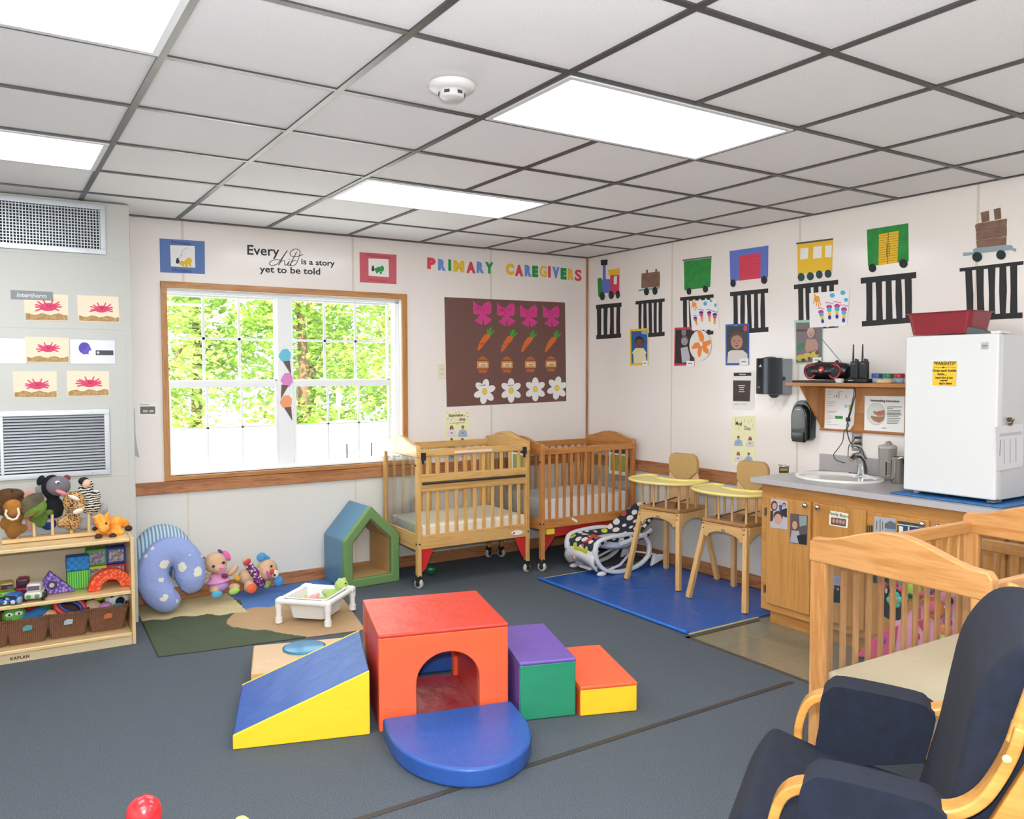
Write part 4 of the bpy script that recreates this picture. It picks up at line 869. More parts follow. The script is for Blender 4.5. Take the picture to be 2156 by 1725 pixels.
x = at_shelf(1015, -.61); softcube('green striped fabric block under the blue checked one', x, -.66, MZ, .118, .10, .107, fabricmat('#2F9A3A', '#7CC850', 'stripe', 26)); softcube('blue checked fabric block stacked on the green striped one', x-.002, -.66, MZ+.1075, .118, .10, .082, fabricmat('#2A82C2', '#1C6AAE', 'check', 50))
x1_, x2_ = at_shelf(1262, -.56)-.003, at_shelf(1505, -.56); ph1 = photomix('#3A4A44', '#A9B3B0', '#7C5A78', '#DADCD8'); ph2 = photomix('#4A4460', '#C4BCC8', '#7A6A60', '#E4E0E4')
softcube('yellow edged picture block at the bottom, behind the orange arch', x1_, -.585, MZ, .108, .095, .106, P('#D9C23A', .6), ph1); softcube('red picture block at the bottom right, behind the orange arch', x2_, -.585, MZ, .108, .095, .106, P('#B0202C', .6), ph2)
softcube('green picture block on top of the yellow edged one', x1_, -.585, MZ+.1062, .108, .095, .100, P('#4E9C46', .6), ph1); softcube('dark blue picture block at the top right of the shelf opening', x2_, -.585, MZ+.1062, .108, .095, .100, P('#1E3C8C', .6), ph2)
xa = at_shelf(1425, -.72); q = [(.118*cos(a), .118*sin(a)*.98) for a in [pi*k/24 for k in range(25)]]+[(-.052*cos(a), .055*sin(a)) for a in [pi*k/16 for k in range(17)]]
o = tag(MB().prism(q, -.03, .03).build('arch_block', fabricmat('#D8402A', '#F07A3E', 'vor', 62), bev=.008, seg=3), 'orange patterned fabric arch in front of the picture blocks', 'soft block'); o.location = (xa, -.725, MZ+.001); o.rotation_euler.z = R(6)
xt = at_shelf(700, -.66); tri = thing('triangle_block', 'purple patterned fabric triangle with a round hole', 'soft block', (xt, -.67, MZ), TH)
MB().prism([(-.105, .001), (.105, .001), (-.02, .128)], -.025, .035).build('block', fabricmat('#5A4696', '#B49ADA', 'vor', 70), tri, bev=.006, seg=3); MB().lathe([(.026, 0), (.026, .002), (.017, .003), (.016, .0), (0, 0)], (-.012, -.0255, .052), 20, (0, -1, 0)).build('hole_ring', P('#4A3A78', .7), tri); MB().ell((-.012, -.026, .052), (.014, .002, .014)).build('hole_centre', P('#CBB893', .6), tri)
def vehicle(name, lb, X, Y_, w_, d_, h_, body, cab, wheel, rz=0, lights_=None, win_='#3A3440'):
    x = at_shelf(X, Y_); t = thing(name, lb, 'toy car', (x, Y_, MZ), R(rz), 'toy vehicles on the shelf')
    MB().box(-w_/2, -d_/2, .015, w_/2, d_/2, h_*.55).build('body', P(body, .3), t, bev=.012, seg=3); MB().box(-w_*.42, -d_*.32, h_*.5, w_*.42, d_*.45, h_).build('cab', P(cab, .3), t, bev=.014, seg=3)
    MB().box(-w_*.34, -d_*.335, h_*.62, w_*.34, -d_*.30, h_*.88).build('windscreen', P(win_, .1), t, bev=.004)
    for a in (-1, 1):
        for c_ in (-1, 1): MB().lathe([(.008, -.009), (.02, -.008), (.021, 0), (.02, .008), (.008, .009)], (a*(w_/2+.002), c_*d_*.28, .0215), 16, (1, 0, 0)).build('wheel', P(wheel, .5), t)
    if lights_:
        for a in (-1, 1): MB().lathe([(.012, 0), (.012, .002), (.006, .004), (0, .003)], (a*w_*.24, -d_/2-.0005, h_*.33), 14, (0, -1, 0)).build('headlight', P(lights_, .3), t)
    return t
vehicle('toy_van', 'white toy van with green headlights on the middle shelf', 450, -.76, .085, .12, .095, '#D8D3C4', '#D2CCBC', '#2A2A2C', -12, '#5A9A62', '#6A5A70')
vehicle('toy_truck', 'maroon toy truck standing behind the white van', 300, -.64, .075, .10, .105, '#7A1A34', '#6E1830', '#2A2A3C', -8)
vehicle('toy_train', 'green toy train engine with tan roof behind the blue car', 85, -.67, .085, .11, .10, '#5FA02C', '#A98C3C', '#303438', 0, '#D8C23A')
vehicle('toy_car', 'blue toy racing car with white stripes, front of the middle shelf', 165, -.78, .085, .10, .055, '#1F5AA8', '#2A66B4', '#8A98A8', -25, '#C8D0D8')
vehicle('toy_car', 'blue toy racing car at the left edge of the shelf', -60, -.78, .085, .10, .055, '#1F5AA8', '#4AA030', '#8A98A8', 15)

# ---------------------------------------------------------------- puppets
pz = Z(0, 980, 7.187); PY = -.62; TZ = .6225
rk2 = thing('puppet_rack', 'light wooden peg rack holding the hand puppets on the shelf top', 'puppet rack', (on(1, PY, *pz(780, 1080)).x, PY, TZ), R(-1))
kk = (Vector((rk2.location.x, PY, .65))-CAM).dot(Fw)/FPX/7.187; L2 = 640*kk
MB().box(-L2, -.045, 0, L2, .045, .022).build('base_board', wood('#E0BE88', '#D0A76C', 'x', 5, .4), rk2, bev=.003)
for X in (515, 795, 1080, 1345, 250):
    x = on(1, PY, *pz(X, 1000)).x-rk2.location.x; MB().cyl((x, -.01, .02), (x, -.01, .14), .0085, 12).build('peg', bz_, rk2)
def pup(name, lb, X, Y, dy=0): return Pl(name, lb, 'hand puppet', pz, PY-.01+dy, X, Y, 'hand puppets on the peg rack', TZ+.0222)
a_ = pup('lion_puppet', 'golden brown lion hand puppet at the left end of the rack', 200, 1090)
a_.part('body', FUR('#9A6A2C', '#7A4E1E'), [(200, 930, 115, 190, 70), (205, 780, 140, 120, 90), (80, 860, 70, 110, 50, 0, 20), (340, 960, 80, 60, 40, 0, -40)], rem=.006)
h_ = a_.part('head', FUR('#B5772A', '#8C5A22'), [(190, 620, 130, 120, 110, -.03), (190, 700, 90, 80, 80, -.06)], rem=.006)
a_.part('mane', FUR('#6E4A26', '#4A3220', .9), [(120, 470, 185, 120, 110, .01), (60, 620, 110, 160, 80, .015), (300, 560, 70, 110, 70, .01), (200, 440, 150, 90, 90, 0)], h_, rem=.006)
mb = MB(); mb.tube([a_.p(X, Y, -.088) for X, Y in ((95, 640), (75, 700), (110, 760), (180, 790), (245, 770), (280, 700), (262, 610))], .0065, 8); mb.build('whiskers', FUR('#E4DCCB'), h_); a_.part('nose', P('#7A4A24', .6), [(195, 725, 50, 30, 25, -.083)], h_); a_.part('eye', bk0, [(180, 378, 16, 14, 10, -.045)], h_)
a_ = pup('turtle_puppet', 'green turtle hand puppet with mottled shell beside the lion', 600, 900, .0)
a_.part('body', FUR('#4E6A2A', '#65843A'), [(600, 780, 120, 130, 70), (620, 880, 70, 60, 40), (740, 705, 68, 50, 30, -.02), (520, 800, 80, 60, 50)], rem=.006); a_.part('shell', FUR('#4A463A', '#7A6A48'), [(480, 560, 185, 130, 90, -.03, -35), (420, 640, 120, 80, 60, -.03, -35)], rem=.006); a_.part('head', FUR('#6F8C3C', '#57742C'), [(560, 640, 120, 150, 70, -.035, 40), (460, 700, 120, 55, 50, -.055, -30)], rem=.006); a_.part('mouth', P('#8A5A34', .8), [(440, 735, 90, 22, 30, -.075, -25)])
a_ = pup('bull_puppet', 'black hand puppet with a grey face and pink mouth, tallest on the rack', 830, 790, .03)
a_.part('body', FUR('#16181C'), [(815, 640, 140, 170, 80), (790, 330, 150, 190, 90), (830, 740, 110, 60, 60)], rem=.006); h_ = a_.part('head', P('#716C72', .8), [(875, 300, 168, 152, 110, -.04)], rem=.006)
a_.part('ear', FUR('#16181C'), [(615, 225, 50, 80, 30, -.01, 25)], h_); a_.part('ear', FUR('#8A3A34'), [(1010, 190, 50, 48, 25, -.01)], h_); a_.part('eye', wh0, [(852, 230, 32, 22, 10, -.085)], h_); a_.part('pupil', bk0, [(862, 236, 14, 12, 8, -.092)], h_); a_.part('mouth', P('#D9838C', .7), [(915, 388, 90, 32, 30, -.083, 28)], h_)
a_ = pup('leopard_puppet', 'spotted leopard hand puppet with white muzzle beside the black one', 1090, 960, -.01)
leo = fabricmat('#C79A5E', '#3C2A1E', 'vor', 95); a_.part('body', leo, [(1090, 830, 125, 160, 70), (930, 860, 70, 80, 40, 0, 30)], rem=.006); h_ = a_.part('head', leo, [(1110, 540, 155, 165, 90, -.03), (1180, 620, 80, 70, 60, -.055)], rem=.006); a_.part('muzzle', FUR('#E2DCD0'), [(1160, 665, 75, 42, 40, -.085, -15), (1100, 470, 90, 30, 30, -.065, 30)], h_); a_.part('eye', bk0, [(1065, 578, 20, 20, 12, -.085)], h_); a_.part('nose', P('#D9B43A', .6), [(1235, 622, 25, 30, 20, -.085)], h_)
a_ = pup('zebra_puppet', 'black and white striped zebra hand puppet at the right end of the rack', 1350, 770, .0)
m, nt, b = base('zebra_fur'); wv_ = nt.nodes.new('ShaderNodeTexWave'); wv_.inputs['Scale'].default_value = 22; wv_.inputs['Distortion'].default_value = 7; wv_.inputs['Detail Scale'].default_value = 1.2; wv_.bands_direction = 'Z'; nt.links.new(tc(nt), wv_.inputs['Vector']); nt.links.new(ramp(nt, wv_.outputs['Fac'], [(.47, '#16171B'), (.53, '#D9D4C4')]), b.inputs['Base Color']); b.inputs['Roughness'].default_value = .95
a_.part('body', m, [(1370, 600, 145, 150, 70), (1300, 430, 110, 150, 70, 0, -20), (1455, 450, 65, 90, 40, -.01, -10), (1340, 300, 75, 80, 60)], rem=.006); a_.part('muzzle', P('#1A1B20', .8), [(1265, 235, 75, 60, 50, -.01)]); a_.part('mouth', P('#E2B79E', .8), [(1300, 270, 55, 70, 40, -.03, 25)])
a_ = pup('pig_puppet', 'pale pink and grey hand puppet mostly hidden behind the turtle', 450, 500, .085); a_.part('body', FUR('#D9A8A0'), [(430, 430, 110, 80, 40), (450, 600, 90, 200, 40), (450, 850, 60, 160, 40)], rem=.006); a_.part('hood', FUR('#9C9A98'), [(620, 360, 80, 90, 40)], rem=.006)
a_ = pup('blue_puppet', 'blue hand puppet hanging low behind the turtle and the black one', 740, 880, .075); a_.part('body', FUR('#1C3A8C'), [(740, 890, 110, 90, 40), (700, 740, 70, 120, 40)], rem=.006); a_.part('collar', FUR('#C9CED4'), [(740, 830, 60, 30, 45, -.012)])
a_ = pup('elephant_puppet', 'grey hand puppet behind the zebra at the rack end', 1380, 840, .08); a_.part('body', FUR('#A9A9AC'), [(1260, 880, 110, 100, 40), (1450, 780, 100, 140, 40), (1570, 650, 60, 90, 40)], rem=.006)
g_ = Pl('plush_giraffe', 'orange spotted plush giraffe lying on the right end of the shelf top', 'soft toy', pz, -.70, 1700, 1090, None, TZ+.001)
gir = P('#E8832A', .95, bump=(50, .5, .012), var=('#F2B04A', 26)); dkf = FUR('#3E2A22')
g_.part('body', gir, [(1760, 890, 150, 110, 95, .03), (1880, 880, 90, 70, 60, .03, 35), (1740, 1010, 130, 75, 70, -.01), (1530, 1010, 80, 60, 60, 0)], rem=.006)
h_ = g_.part('head', gir, [(1540, 850, 110, 105, 90, -.03), (1560, 930, 75, 65, 70, -.05), (1450, 790, 60, 35, 30, -.02, 20), (1625, 745, 35, 45, 25, -.01), (1500, 760, 40, 40, 25, -.02)], rem=.005); g_.part('eye', bk0, [(1585, 850, 14, 16, 10, -.066)], h_)
for X, Y, r_ in ((1475, 1058, 52), (1690, 1052, 55), (1952, 962, 55), (1440, 968, 38)): g_.part('hoof', dkf, [(X, Y, r_, r_*.85, r_, -.05 if X < 1900 and Y > 1000 else .02)])

# ---------------------------------------------------------------- signs and pictures on the window wall
pp = P('#EFEDE8', .7); ink = P('#2B2A2C', .6)
wz_ = Z(300, 480, 3.081)
r_, f_ = art(WB, 'railroad_sign', 'blue paper sign with a yellow train print, left above the window', 'paper sign', wz_, [('backing', P('#5F7DB4', .75), [[(110, 68), (403, 87), (405, 300), (115, 288)]]), ('paper', pp, [[(178, 112), (338, 118), (342, 258), (184, 250)]]),
    ('train_print', P('#E8BE32', .7), [el(255, 228, 18, 14), el(280, 225, 16, 14), el(300, 215, 20, 22), el(262, 243, 9, 9), el(285, 245, 10, 10), el(308, 242, 9, 10)]), ('engine_print', P('#2C3A48', .7), [el(227, 217, 12, 16), rect(220, 196, 234, 204)]), ('smoke_dots', P('#4FA6D8', .7), [el(a, b_, 3.2, 3.2, 8) for a, b_ in ((240, 192), (248, 178), (256, 182), (252, 166), (262, 152), (256, 150), (270, 138), (284, 132))])])
for tx, X, Y in (('RAILROAD', 250, 107), ('CROSSING', 252, 285)): q = f_(X, Y); text(tx, .026, P('#3A4A74', .7), r_, q[0], q[1], -.0022, rot=R(3), bold=.0003)
r_, f_ = art(WB, 'railroad_sign', 'red paper sign with a green train print, right above the window', 'paper sign', wz_, [('backing', P('#CE626C', .75), [[(1408, 157), (1647, 175), (1647, 365), (1410, 352)]]), ('paper', pp, [[(1465, 198), (1595, 204), (1598, 320), (1466, 310)]]),
    ('train_print', P('#2F9A4A', .7), [el(1515, 272, 10, 12), el(1530, 270, 14, 18), el(1552, 265, 14, 20), el(1520, 288, 7, 8), el(1545, 292, 8, 8)]), ('engine_print', P('#2C3A48', .7), [el(1494, 267, 10, 15), rect(1488, 246, 1500, 254)])])
for tx, X, Y in (('CHUGGA CHUGGA', 1530, 190), ('CHOO CHOO', 1522, 348)): q = f_(X, Y); text(tx, .023, P('#A8404E', .7), r_, q[0], q[1], -.0022, rot=R(3), bold=.0002)
# wall saying
q0 = WB.pt(*wz_(960, 215)); ws = thing('wall_decal', 'black lettering on the wall saying every child is a story yet to be told', 'wall lettering', (q0[0], -.0008, q0[1]))
def wpos(X, Y): a = WB.pt(*wz_(X, Y)); return a[0]-q0[0], a[1]-q0[1]
def serif(tx, X0, Y0, X1, Y1, sz, bold=.0012):
    a, b_ = wpos(X0, Y0), wpos(X1, Y1); o = text(tx, sz, ink, ws, 0, 0, -.0002, 'LEFT', bold, 1, 0, .0003); me = o.data; xs = [v_.co.x for v_ in me.vertices]; L_ = max(xs)-min(xs); fx = (b_[0]-a[0])/L_; x0 = min(xs); sl = (b_[1]-a[1])/(b_[0]-a[0])
    for v_ in me.vertices: v_.co.x = a[0]+(v_.co.x-x0)*fx; v_.co.z = v_.co.z+a[1]+sl*(v_.co.x-a[0])
    return o
serif('Every', 680, 172, 888, 183, .098); serif('is a story', 1030, 235, 1247, 248, .058); serif('yet to be told', 760, 286, 1153, 303, .066)
for X, Y, l in ((700, 120, 26), (700, 173, 26)): a = wpos(X, Y); MB().box(a[0]-.022, -.0014, a[1]-.002, a[0]+.022, -.0002, a[1]+.002).build('serif', ink, ws)
cs_ = [(895, 205), (870, 208), (838, 215), (822, 235), (835, 243), (862, 238), (880, 222), (935, 148), (940, 150), (905, 205), (888, 242), (905, 222), (925, 212), (928, 228), (925, 242), (945, 238), (955, 218), (948, 240), (965, 236), (1000, 180), (1020, 150), (1030, 175)]
def spline(pts, n=5):
    out = []
    for i in range(len(pts)-1):
        p0, p1, p2, p3 = (Vector(pts[max(i-1, 0)]), Vector(pts[i]), Vector(pts[i+1]), Vector(pts[min(i+2, len(pts)-1)]))
        for k in range(n): t_ = k/n; out.append(.5*((2*p1)+(p2-p0)*t_+(2*p0-5*p1+4*p2-p3)*t_*t_+(3*p1-p0-3*p2+p3)*t_**3))
    return out+[Vector(pts[-1])]
def script(pts, r=.0022): MB().tube([(lambda a: Vector((a[0], -.0006, a[1])))(wpos(*q)) for q in spline(pts)], r, 6, flat=None).build('script_word', ink, ws)
script([(893, 208), (865, 206), (835, 216), (822, 234), (838, 243), (866, 238), (885, 222), (940, 146), (912, 190), (882, 242), (900, 218), (920, 212), (922, 240), (938, 236), (952, 215), (942, 243), (958, 236), (1000, 155), (958, 238), (968, 244)])
script([(1000, 212), (975, 215), (962, 236), (975, 245), (1000, 228), (1020, 170), (1015, 145), (985, 138), (958, 160), (965, 182), (1000, 186), (1042, 172)]); script([(952, 205), (953, 203)], .004)
# PRIMARY CAREGIVERS cut-out letters
lz = Z(860, 500, 4.3125); LC = {'r': ('#DE4A5C', 'red'), 'b': ('#6E95DE', 'blue'), 'g': ('#1E9A4E', 'green'), 'y': ('#F0C42C', 'yellow')}
for ch, c_, X, Y, w_, word in [('P', 'r', 208, 236, 76, 1), ('R', 'b', 303, 250, 70, 1), ('I', 'g', 374, 252, 26, 1), ('M', 'y', 457, 263, 100, 1), ('A', 'r', 567, 273, 84, 1), ('R', 'b', 652, 273, 66, 1), ('Y', 'g', 733, 278, 76, 1),
        ('C', 'y', 920, 290, 74, 2), ('A', 'r', 1004, 301, 74, 2), ('R', 'b', 1086, 303, 62, 2), ('E', 'g', 1150, 310, 54, 2), ('G', 'y', 1222, 309, 66, 2), ('I', 'r', 1279, 314, 24, 2), ('V', 'b', 1338, 320, 64, 2), ('E', 'g', 1408, 331, 54, 2), ('R', 'y', 1475, 336, 56, 2), ('S', 'r', 1541, 345, 62, 2)]:
    a = WB.pt(*lz(X, Y)); a0 = WB.pt(*lz(X-w_/2, Y)); a1 = WB.pt(*lz(X+w_/2, Y)); hgt = abs(WB.pt(*lz(X, Y-52))[1]-WB.pt(*lz(X, Y+52))[1])
    o = text(ch, .1, P(LC[c_][0], .6), None, 0, 0, 0, 'CENTER', .0035 if ch in 'GS' else .008, 1, 0, .0008, 'paper_letter'); me = o.data; xs = [v_.co.x for v_ in me.vertices]; zs = [v_.co.z for v_ in me.vertices]; cx_, cz_ = (max(xs)+min(xs))/2, (max(zs)+min(zs))/2
    fx = (a1[0]-a0[0])/(max(xs)-min(xs)); fz_ = hgt/(max(zs)-min(zs))
    for v_ in me.vertices: v_.co.x = (v_.co.x-cx_)*fx; v_.co.z = (v_.co.z-cz_)*fz_
    o.location = (a[0], -.0014, a[1])
    wh = {('R', 1, 303): 'second letter of primary', ('R', 1, 652): 'sixth letter of primary', ('R', 2, 1086): 'third letter of caregivers', ('E', 2, 1150): 'before the yellow G of caregivers', ('E', 2, 1408): 'after the blue V of caregivers', ('R', 2, 1475): 'next to the last letter of caregivers'}.get((ch, word, X), 'in the word %s' % ('primary' if word == 1 else 'caregivers'))
    tag(o, '%s paper letter %s on the wall, %s' % (LC[c_][1], ch, wh), 'letter', 'cut-out letters of the primary caregivers heading')
# brown caregiver board
bz1 = lz; pkm, por, pgr, pye = P('#D8408C', .7), P('#DE6E30', .7), P('#4CA03A', .7), P('#F2D22C', .6); bwn = P('#74524A', .8, bump=(3, .15, .03)); dkp = P('#8C2258', .7)
r_, f_ = art(WB, 'paper_board', 'brown paper board with rows of pink bows, carrots, honey pots and daisies', 'wall board', bz1, [('paper', bwn, [[(325, 542), (1420, 592), (1432, 1487), (347, 1540)]])])
r_['label'] = r_['label']
BR = r_
bo = BR.location.copy(); bf2 = lambda X, Y: (lambda a: (a[0]-bo.x, a[1]-bo.z))(WB.pt(*bz1(X, Y)))
def bpart(name, mat, polys, lay, parent=None, label=None):
    mb = MB()
    for i_, pl in enumerate(polys): mb.prism([bf2(*q) for q in pl], -.0012-.0006*lay-2.5e-5*i_, -.0018-.0006*lay-2.5e-5*i_)
    o = mb.build(name, mat, parent or BR)
    if label: o['label'] = label
    return o
def bow(cx, cy, s, lb):
    q = [(-88, -100), (-60, -70), (-22, -45), (-10, -45), (25, -80), (60, -95), (80, -60), (78, 10), (60, 30), (20, 25), (40, 45), (85, 75), (60, 100), (20, 125), (0, 60), (-5, 125), (-30, 110), (-75, 85), (-45, 60), (-22, 22), (-55, 30), (-88, 20)]
    o = bpart('paper_bow', pkm, [[(cx+a*s, cy+b_*s) for a, b_ in q]], 0, None, lb); bpart('knot', dkp, [el(cx-5, cy-15, 17*s, 26*s)], 1, o); bpart('knot_face', pkm, [el(cx-5, cy-15, 14*s, 23*s)], 2, o)
    bpart('fold_line', dkp, [[(cx-30*s, cy-28*s), (cx-60*s, cy-50*s), (cx-59*s, cy-53*s), (cx-28*s, cy-31*s)], [(cx+20*s, cy-20*s), (cx+50*s, cy-45*s), (cx+52*s, cy-42*s), (cx+22*s, cy-17*s)]], 1, o)
for k, (x, y, s) in enumerate([(673, 672, 1), (888, 686, .97), (1094, 700, .93), (1298, 705, .9)]): bow(x, y, s, 'pink paper bow')
for k, (x, y, s) in enumerate([(690, 930, 1), (900, 945, .97), (1082, 950, .93), (1298, 950, .93)]):
    o = bpart('paper_carrot', por, [[(x+a*s, y+b_*s) for a, b_ in [(-65, 92), (-58, 98), (-45, 92), (35, -5), (52, -30), (48, -50), (20, -52), (0, -45), (-30, -5), (-55, 50)]]], 0, None, 'orange paper carrot'); bpart('carrot_leaves', pgr, [[(x+a*s, y+b_*s) for a, b_ in q] for q in ([(22, -50), (20, -95), (28, -98), (38, -70), (45, -50)], [(32, -50), (42, -108), (68, -112), (66, -95), (48, -48)], [(38, -48), (88, -90), (93, -78), (60, -42)])], 1, o)
hp1, hp2, hp3 = P('#B5683A', .6), P('#D89A4E', .6), P('#8A4028', .6)
for k, (x, y, s) in enumerate([(673, 1155, 1), (892, 1155, .98), (1106, 1152, .95), (1292, 1148, .92)]):
    o = bpart('paper_pot', hp1, [[(x+a*s, y+b_*s) for a, b_ in [(-32, 74), (-36, 60), (-50, 35), (-53, -5), (-44, -35), (-40, -50), (-20, -68), (-8, -72), (0, -84), (8, -72), (20, -68), (42, -50), (46, -35), (54, -5), (50, 35), (38, 60), (32, 78)]]], 0, None, 'brown paper honey pot'); bpart('pot_band', hp2, [[(x+a*s, y+b_*s) for a, b_ in [(-52, -30), (52, -30), (54, 32), (-52, 32)]]], 1, o); bpart('pot_label', P('#E4DCC0', .6), [[(x+a*s, y+b_*s) for a, b_ in [(-35, -15), (42, -12), (40, 18), (-36, 16)]]], 2, o); bpart('pot_rim', hp3, [[(x+a*s, y+b_*s) for a, b_ in [(-44, -42), (46, -42), (46, -34), (-44, -34)]], [(x+a*s, y+b_*s) for a, b_ in [(-48, 38), (50, 38), (46, 46), (-44, 46)]]], 2, o)
    q = bf2(x+3, y+10); text('HONEY', .0145, P('#6A3A20', .6), o, q[0], q[1], -.0045, bold=.0004)
pwh = P('#EDEBE8', .7)
for k, (x, y, s, a0) in enumerate([(690, 1400, 1, 10), (930, 1390, .97, 0), (1150, 1380, .95, 0), (1348, 1368, .93, 10)]):
    pe = [el(x+56*s*cos(R(60*j+30+a0)), y+68*s*sin(R(60*j+30+a0)), 47*s, 31*s, 16, math.atan2(68*sin(R(60*j+30+a0)), 56*cos(R(60*j+30+a0)))) for j in range(6)]
    o = bpart('paper_daisy', ink, [el(sum(q[0] for q in e)/len(e), sum(q[1] for q in e)/len(e), 49*s, 33*s, 16, math.atan2(68*sin(R(60*j+30+a0)), 56*cos(R(60*j+30+a0)))) for j, e in enumerate(pe)], 0, None, 'white paper daisy with yellow centre'); bpart('petals', pwh, pe, 1, o); bpart('daisy_rim', ink, [el(x, y, 22*s, 28*s)], 2, o); bpart('daisy_centre', pye, [el(x, y, 20*s, 26*s)], 3, o)
for tx, x, y in (('Jamie', 622, 655), ('Lacey', 838, 670), ('Jamie', 668, 970), ('Lacey', 888, 975), ('Caroline', 670, 1348), ('Vanessa', 922, 1350)):
    q = bf2(x, y); text(tx, .018, P('#5A2440' if y < 800 else '#6A4430', .7), BR, q[0], q[1], -.006, rot=R(-25 if 900 < y < 1000 else -5), bold=0, shear=.3)
# sign language posters
def bust(X, Y, s, shirt, hair, pid, f_, root, y=-.002, longh=False):
    pr = [('hair', P(hair, .8), [el(X, Y-38*s, 11*s, 13*s)]+([[(X-13*s, Y-40*s), (X+13*s, Y-40*s), (X+16*s, Y-10*s), (X-16*s, Y-10*s)]] if longh else [])), ('shirt', P(shirt, .8), [[(X-10*s, Y-20*s), (X+10*s, Y-20*s), (X+32*s, Y-5*s), (X+38*s, Y+35*s), (X+22*s, Y+40*s), (X-22*s, Y+40*s), (X-38*s, Y+35*s), (X-32*s, Y-5*s)]]), ('face', P('#A9785E', .8), [el(X, Y-34*s, 8.5*s, 11*s), el(X, Y+8*s, 9*s, 6*s)])]
    for k, (nm, mt, polys) in enumerate(pr):
        mb = MB()
        for i_, pl in enumerate(polys): mb.prism([f_(*q) for q in pl], y-.0006*k-2e-5*i_, y-.0006*(k+1)-2e-5*i_)
        mb.build(nm, mt, root)
ez = Z(780, 840, 3.593); yel = P('#EFECBE', .7)
r_, f_ = art(WB, 'exploration_poster', 'pale yellow poster titled exploration area behind the wooden crib', 'poster', ez, [('paper', yel, [[(568, 95), (745, 98), (748, 480), (570, 482)]]), ('confetti', P('#E08A90', .7), [el(x, y, 4, 5, 8) for x, y in ((580, 104), (667, 100), (712, 128), (600, 115), (690, 150))]), ('confetti_blue', P('#86B8D8', .7), [el(x, y, 5, 5, 8) for x, y in ((645, 106), (730, 108), (585, 150), (735, 135), (610, 160))])])
for tx, X, Y, s, sh in (('Exploration', 645, 134, .034, 0), ('Area', 690, 165, .036, .4), ('have fun while you play and learn with signs', 655, 184, .0095, 0), ('at home', 655, 193, .0095, 0)): q = f_(X, Y); text(tx, s, ink if s > .02 else P('#7A7870', .7), r_, q[0], q[1], -.0036, bold=.0004 if s > .02 else 0, shear=sh, sx=.86)
for X, Y, sh_, hr, lg in ((613, 250, '#E4DDE4', '#5A3A2C', True), (697, 250, '#9DB4D8', '#2A2224', False), (613, 345, '#9DB4D8', '#2A2224', False), (695, 345, '#E4DDE4', '#5A3A2C', True), (613, 430, '#9DB4D8', '#2A2224', False), (695, 430, '#E4DDE4', '#5A3A2C', True)): bust(X, Y, .95, sh_, hr, 0, f_, r_, -.002, lg)
mz = Z(1520, 640, 4.3125)
r_, f_ = art(WR, 'meal_time_poster', 'pale yellow poster titled meal time above the chair rail', 'poster', mz, [('paper', yel, [[(95, 1025), (308, 1015), (305, 1475), (92, 1455)]]), ('confetti', P('#C9C6A8', .7), [rect(x, y, x+6, y+24) for x, y in ((120, 1040), (150, 1120), (240, 1060), (270, 1045), (205, 1050), (280, 1095))])])
for tx, X, Y, s, sh in (('Meal', 155, 1103, .04, 0), ('Time', 228, 1146, .04, .4)): q = f_(X, Y); text(tx, s, ink if sh == 0 else P('#8A877A', .7), r_, q[0], q[1], -.003, bold=.0003, shear=sh, sx=.8)
for X, Y, sh_, hr, lg in ((152, 1250, '#9DB4D8', '#2A2224', False), (258, 1258, '#DAD6C8', '#6A3A2A', True), (150, 1395, '#E0D8E0', '#6A3A2C', True), (245, 1402, '#9DB4D8', '#2A2224', False)): bust(X, Y, 1.02, sh_, hr, 0, f_, r_, -.002, lg)
art(WR, 'room_sign', 'white notice with a dark brown panel left of the towel dispenser', 'sign', mz, [('paper', pp, [[(92, 610), (300, 612), (295, 965), (90, 960)]]), ('header', P('#33312A', .6), [[(110, 626), (268, 624), (268, 654), (110, 656)]]), ('panel', P('#4A3C38', .6), [[(105, 695), (264, 697), (254, 887), (104, 883)]]), ('text_lines', P('#D9D4CC', .6), [rect(152, 738, 212, 746), rect(160, 756, 205, 764), rect(162, 775, 202, 783), rect(155, 794, 208, 802), rect(160, 636, 218, 646)]), ('foot_lines', P('#A9A6A0', .6), [rect(112, 908, 160, 912), rect(178, 908, 230, 912)])])
r_, f_ = art(WR, 'label_card', 'small white picture card reading high chairs on the wall above the counter end', 'sign', mz, [('card', pp, [[(508, 1452), (630, 1456), (628, 1540), (508, 1540)]]), ('picture', P('#4A4438', .5), [[(520, 1482), (610, 1484), (608, 1538), (520, 1536)]]), ('picture_detail', P('#B99A50', .5), [el(x, 1505, 16, 12) for x in (543, 565, 587)])]); q = f_(567, 1478); text('High Chairs', .021, P('#6A6A66', .6), r_, q[0], q[1], -.0026, bold=.0003)
tz = Z(0, 840, 2.975)
r_, f_ = art(WB, 'label_card', 'small white picture card on the wall left of the window', 'sign', tz, [('card', pp, [[(868, 22), (984, 22), (984, 108), (868, 108)]]), ('picture', P('#5E6660', .5), [[(878, 48), (972, 48), (972, 94), (878, 94)]]), ('picture_detail', P('#C9BFA0', .5), [rect(895, 70, 925, 84), rect(935, 70, 962, 84)])]); q = f_(905, 38); text('Thermostat', .011, ink, r_, q[0], q[1], -.0026)
pc = thing('curled_paper', 'grey curled paper hanging beside the heating unit edge', 'paper', (*(lambda a: (a[0], -.002))(WB.pt(290, 965)), WB.pt(290, 965)[1])); f = MB()
pq = [WB.pt(*tz(*q)) for q in ((828, 60), (842, 60), (845, 110), (832, 110), (848, 230), (858, 300), (874, 370), (840, 352))]; ox, oz = WB.pt(290, 965)
f.prism([(a-ox, b_-oz) for a, b_ in (pq[0], pq[1], pq[2], pq[4], pq[5], pq[6], pq[7])], -.004, -.002).build('sheet', P('#AEB7BC', .5), pc)
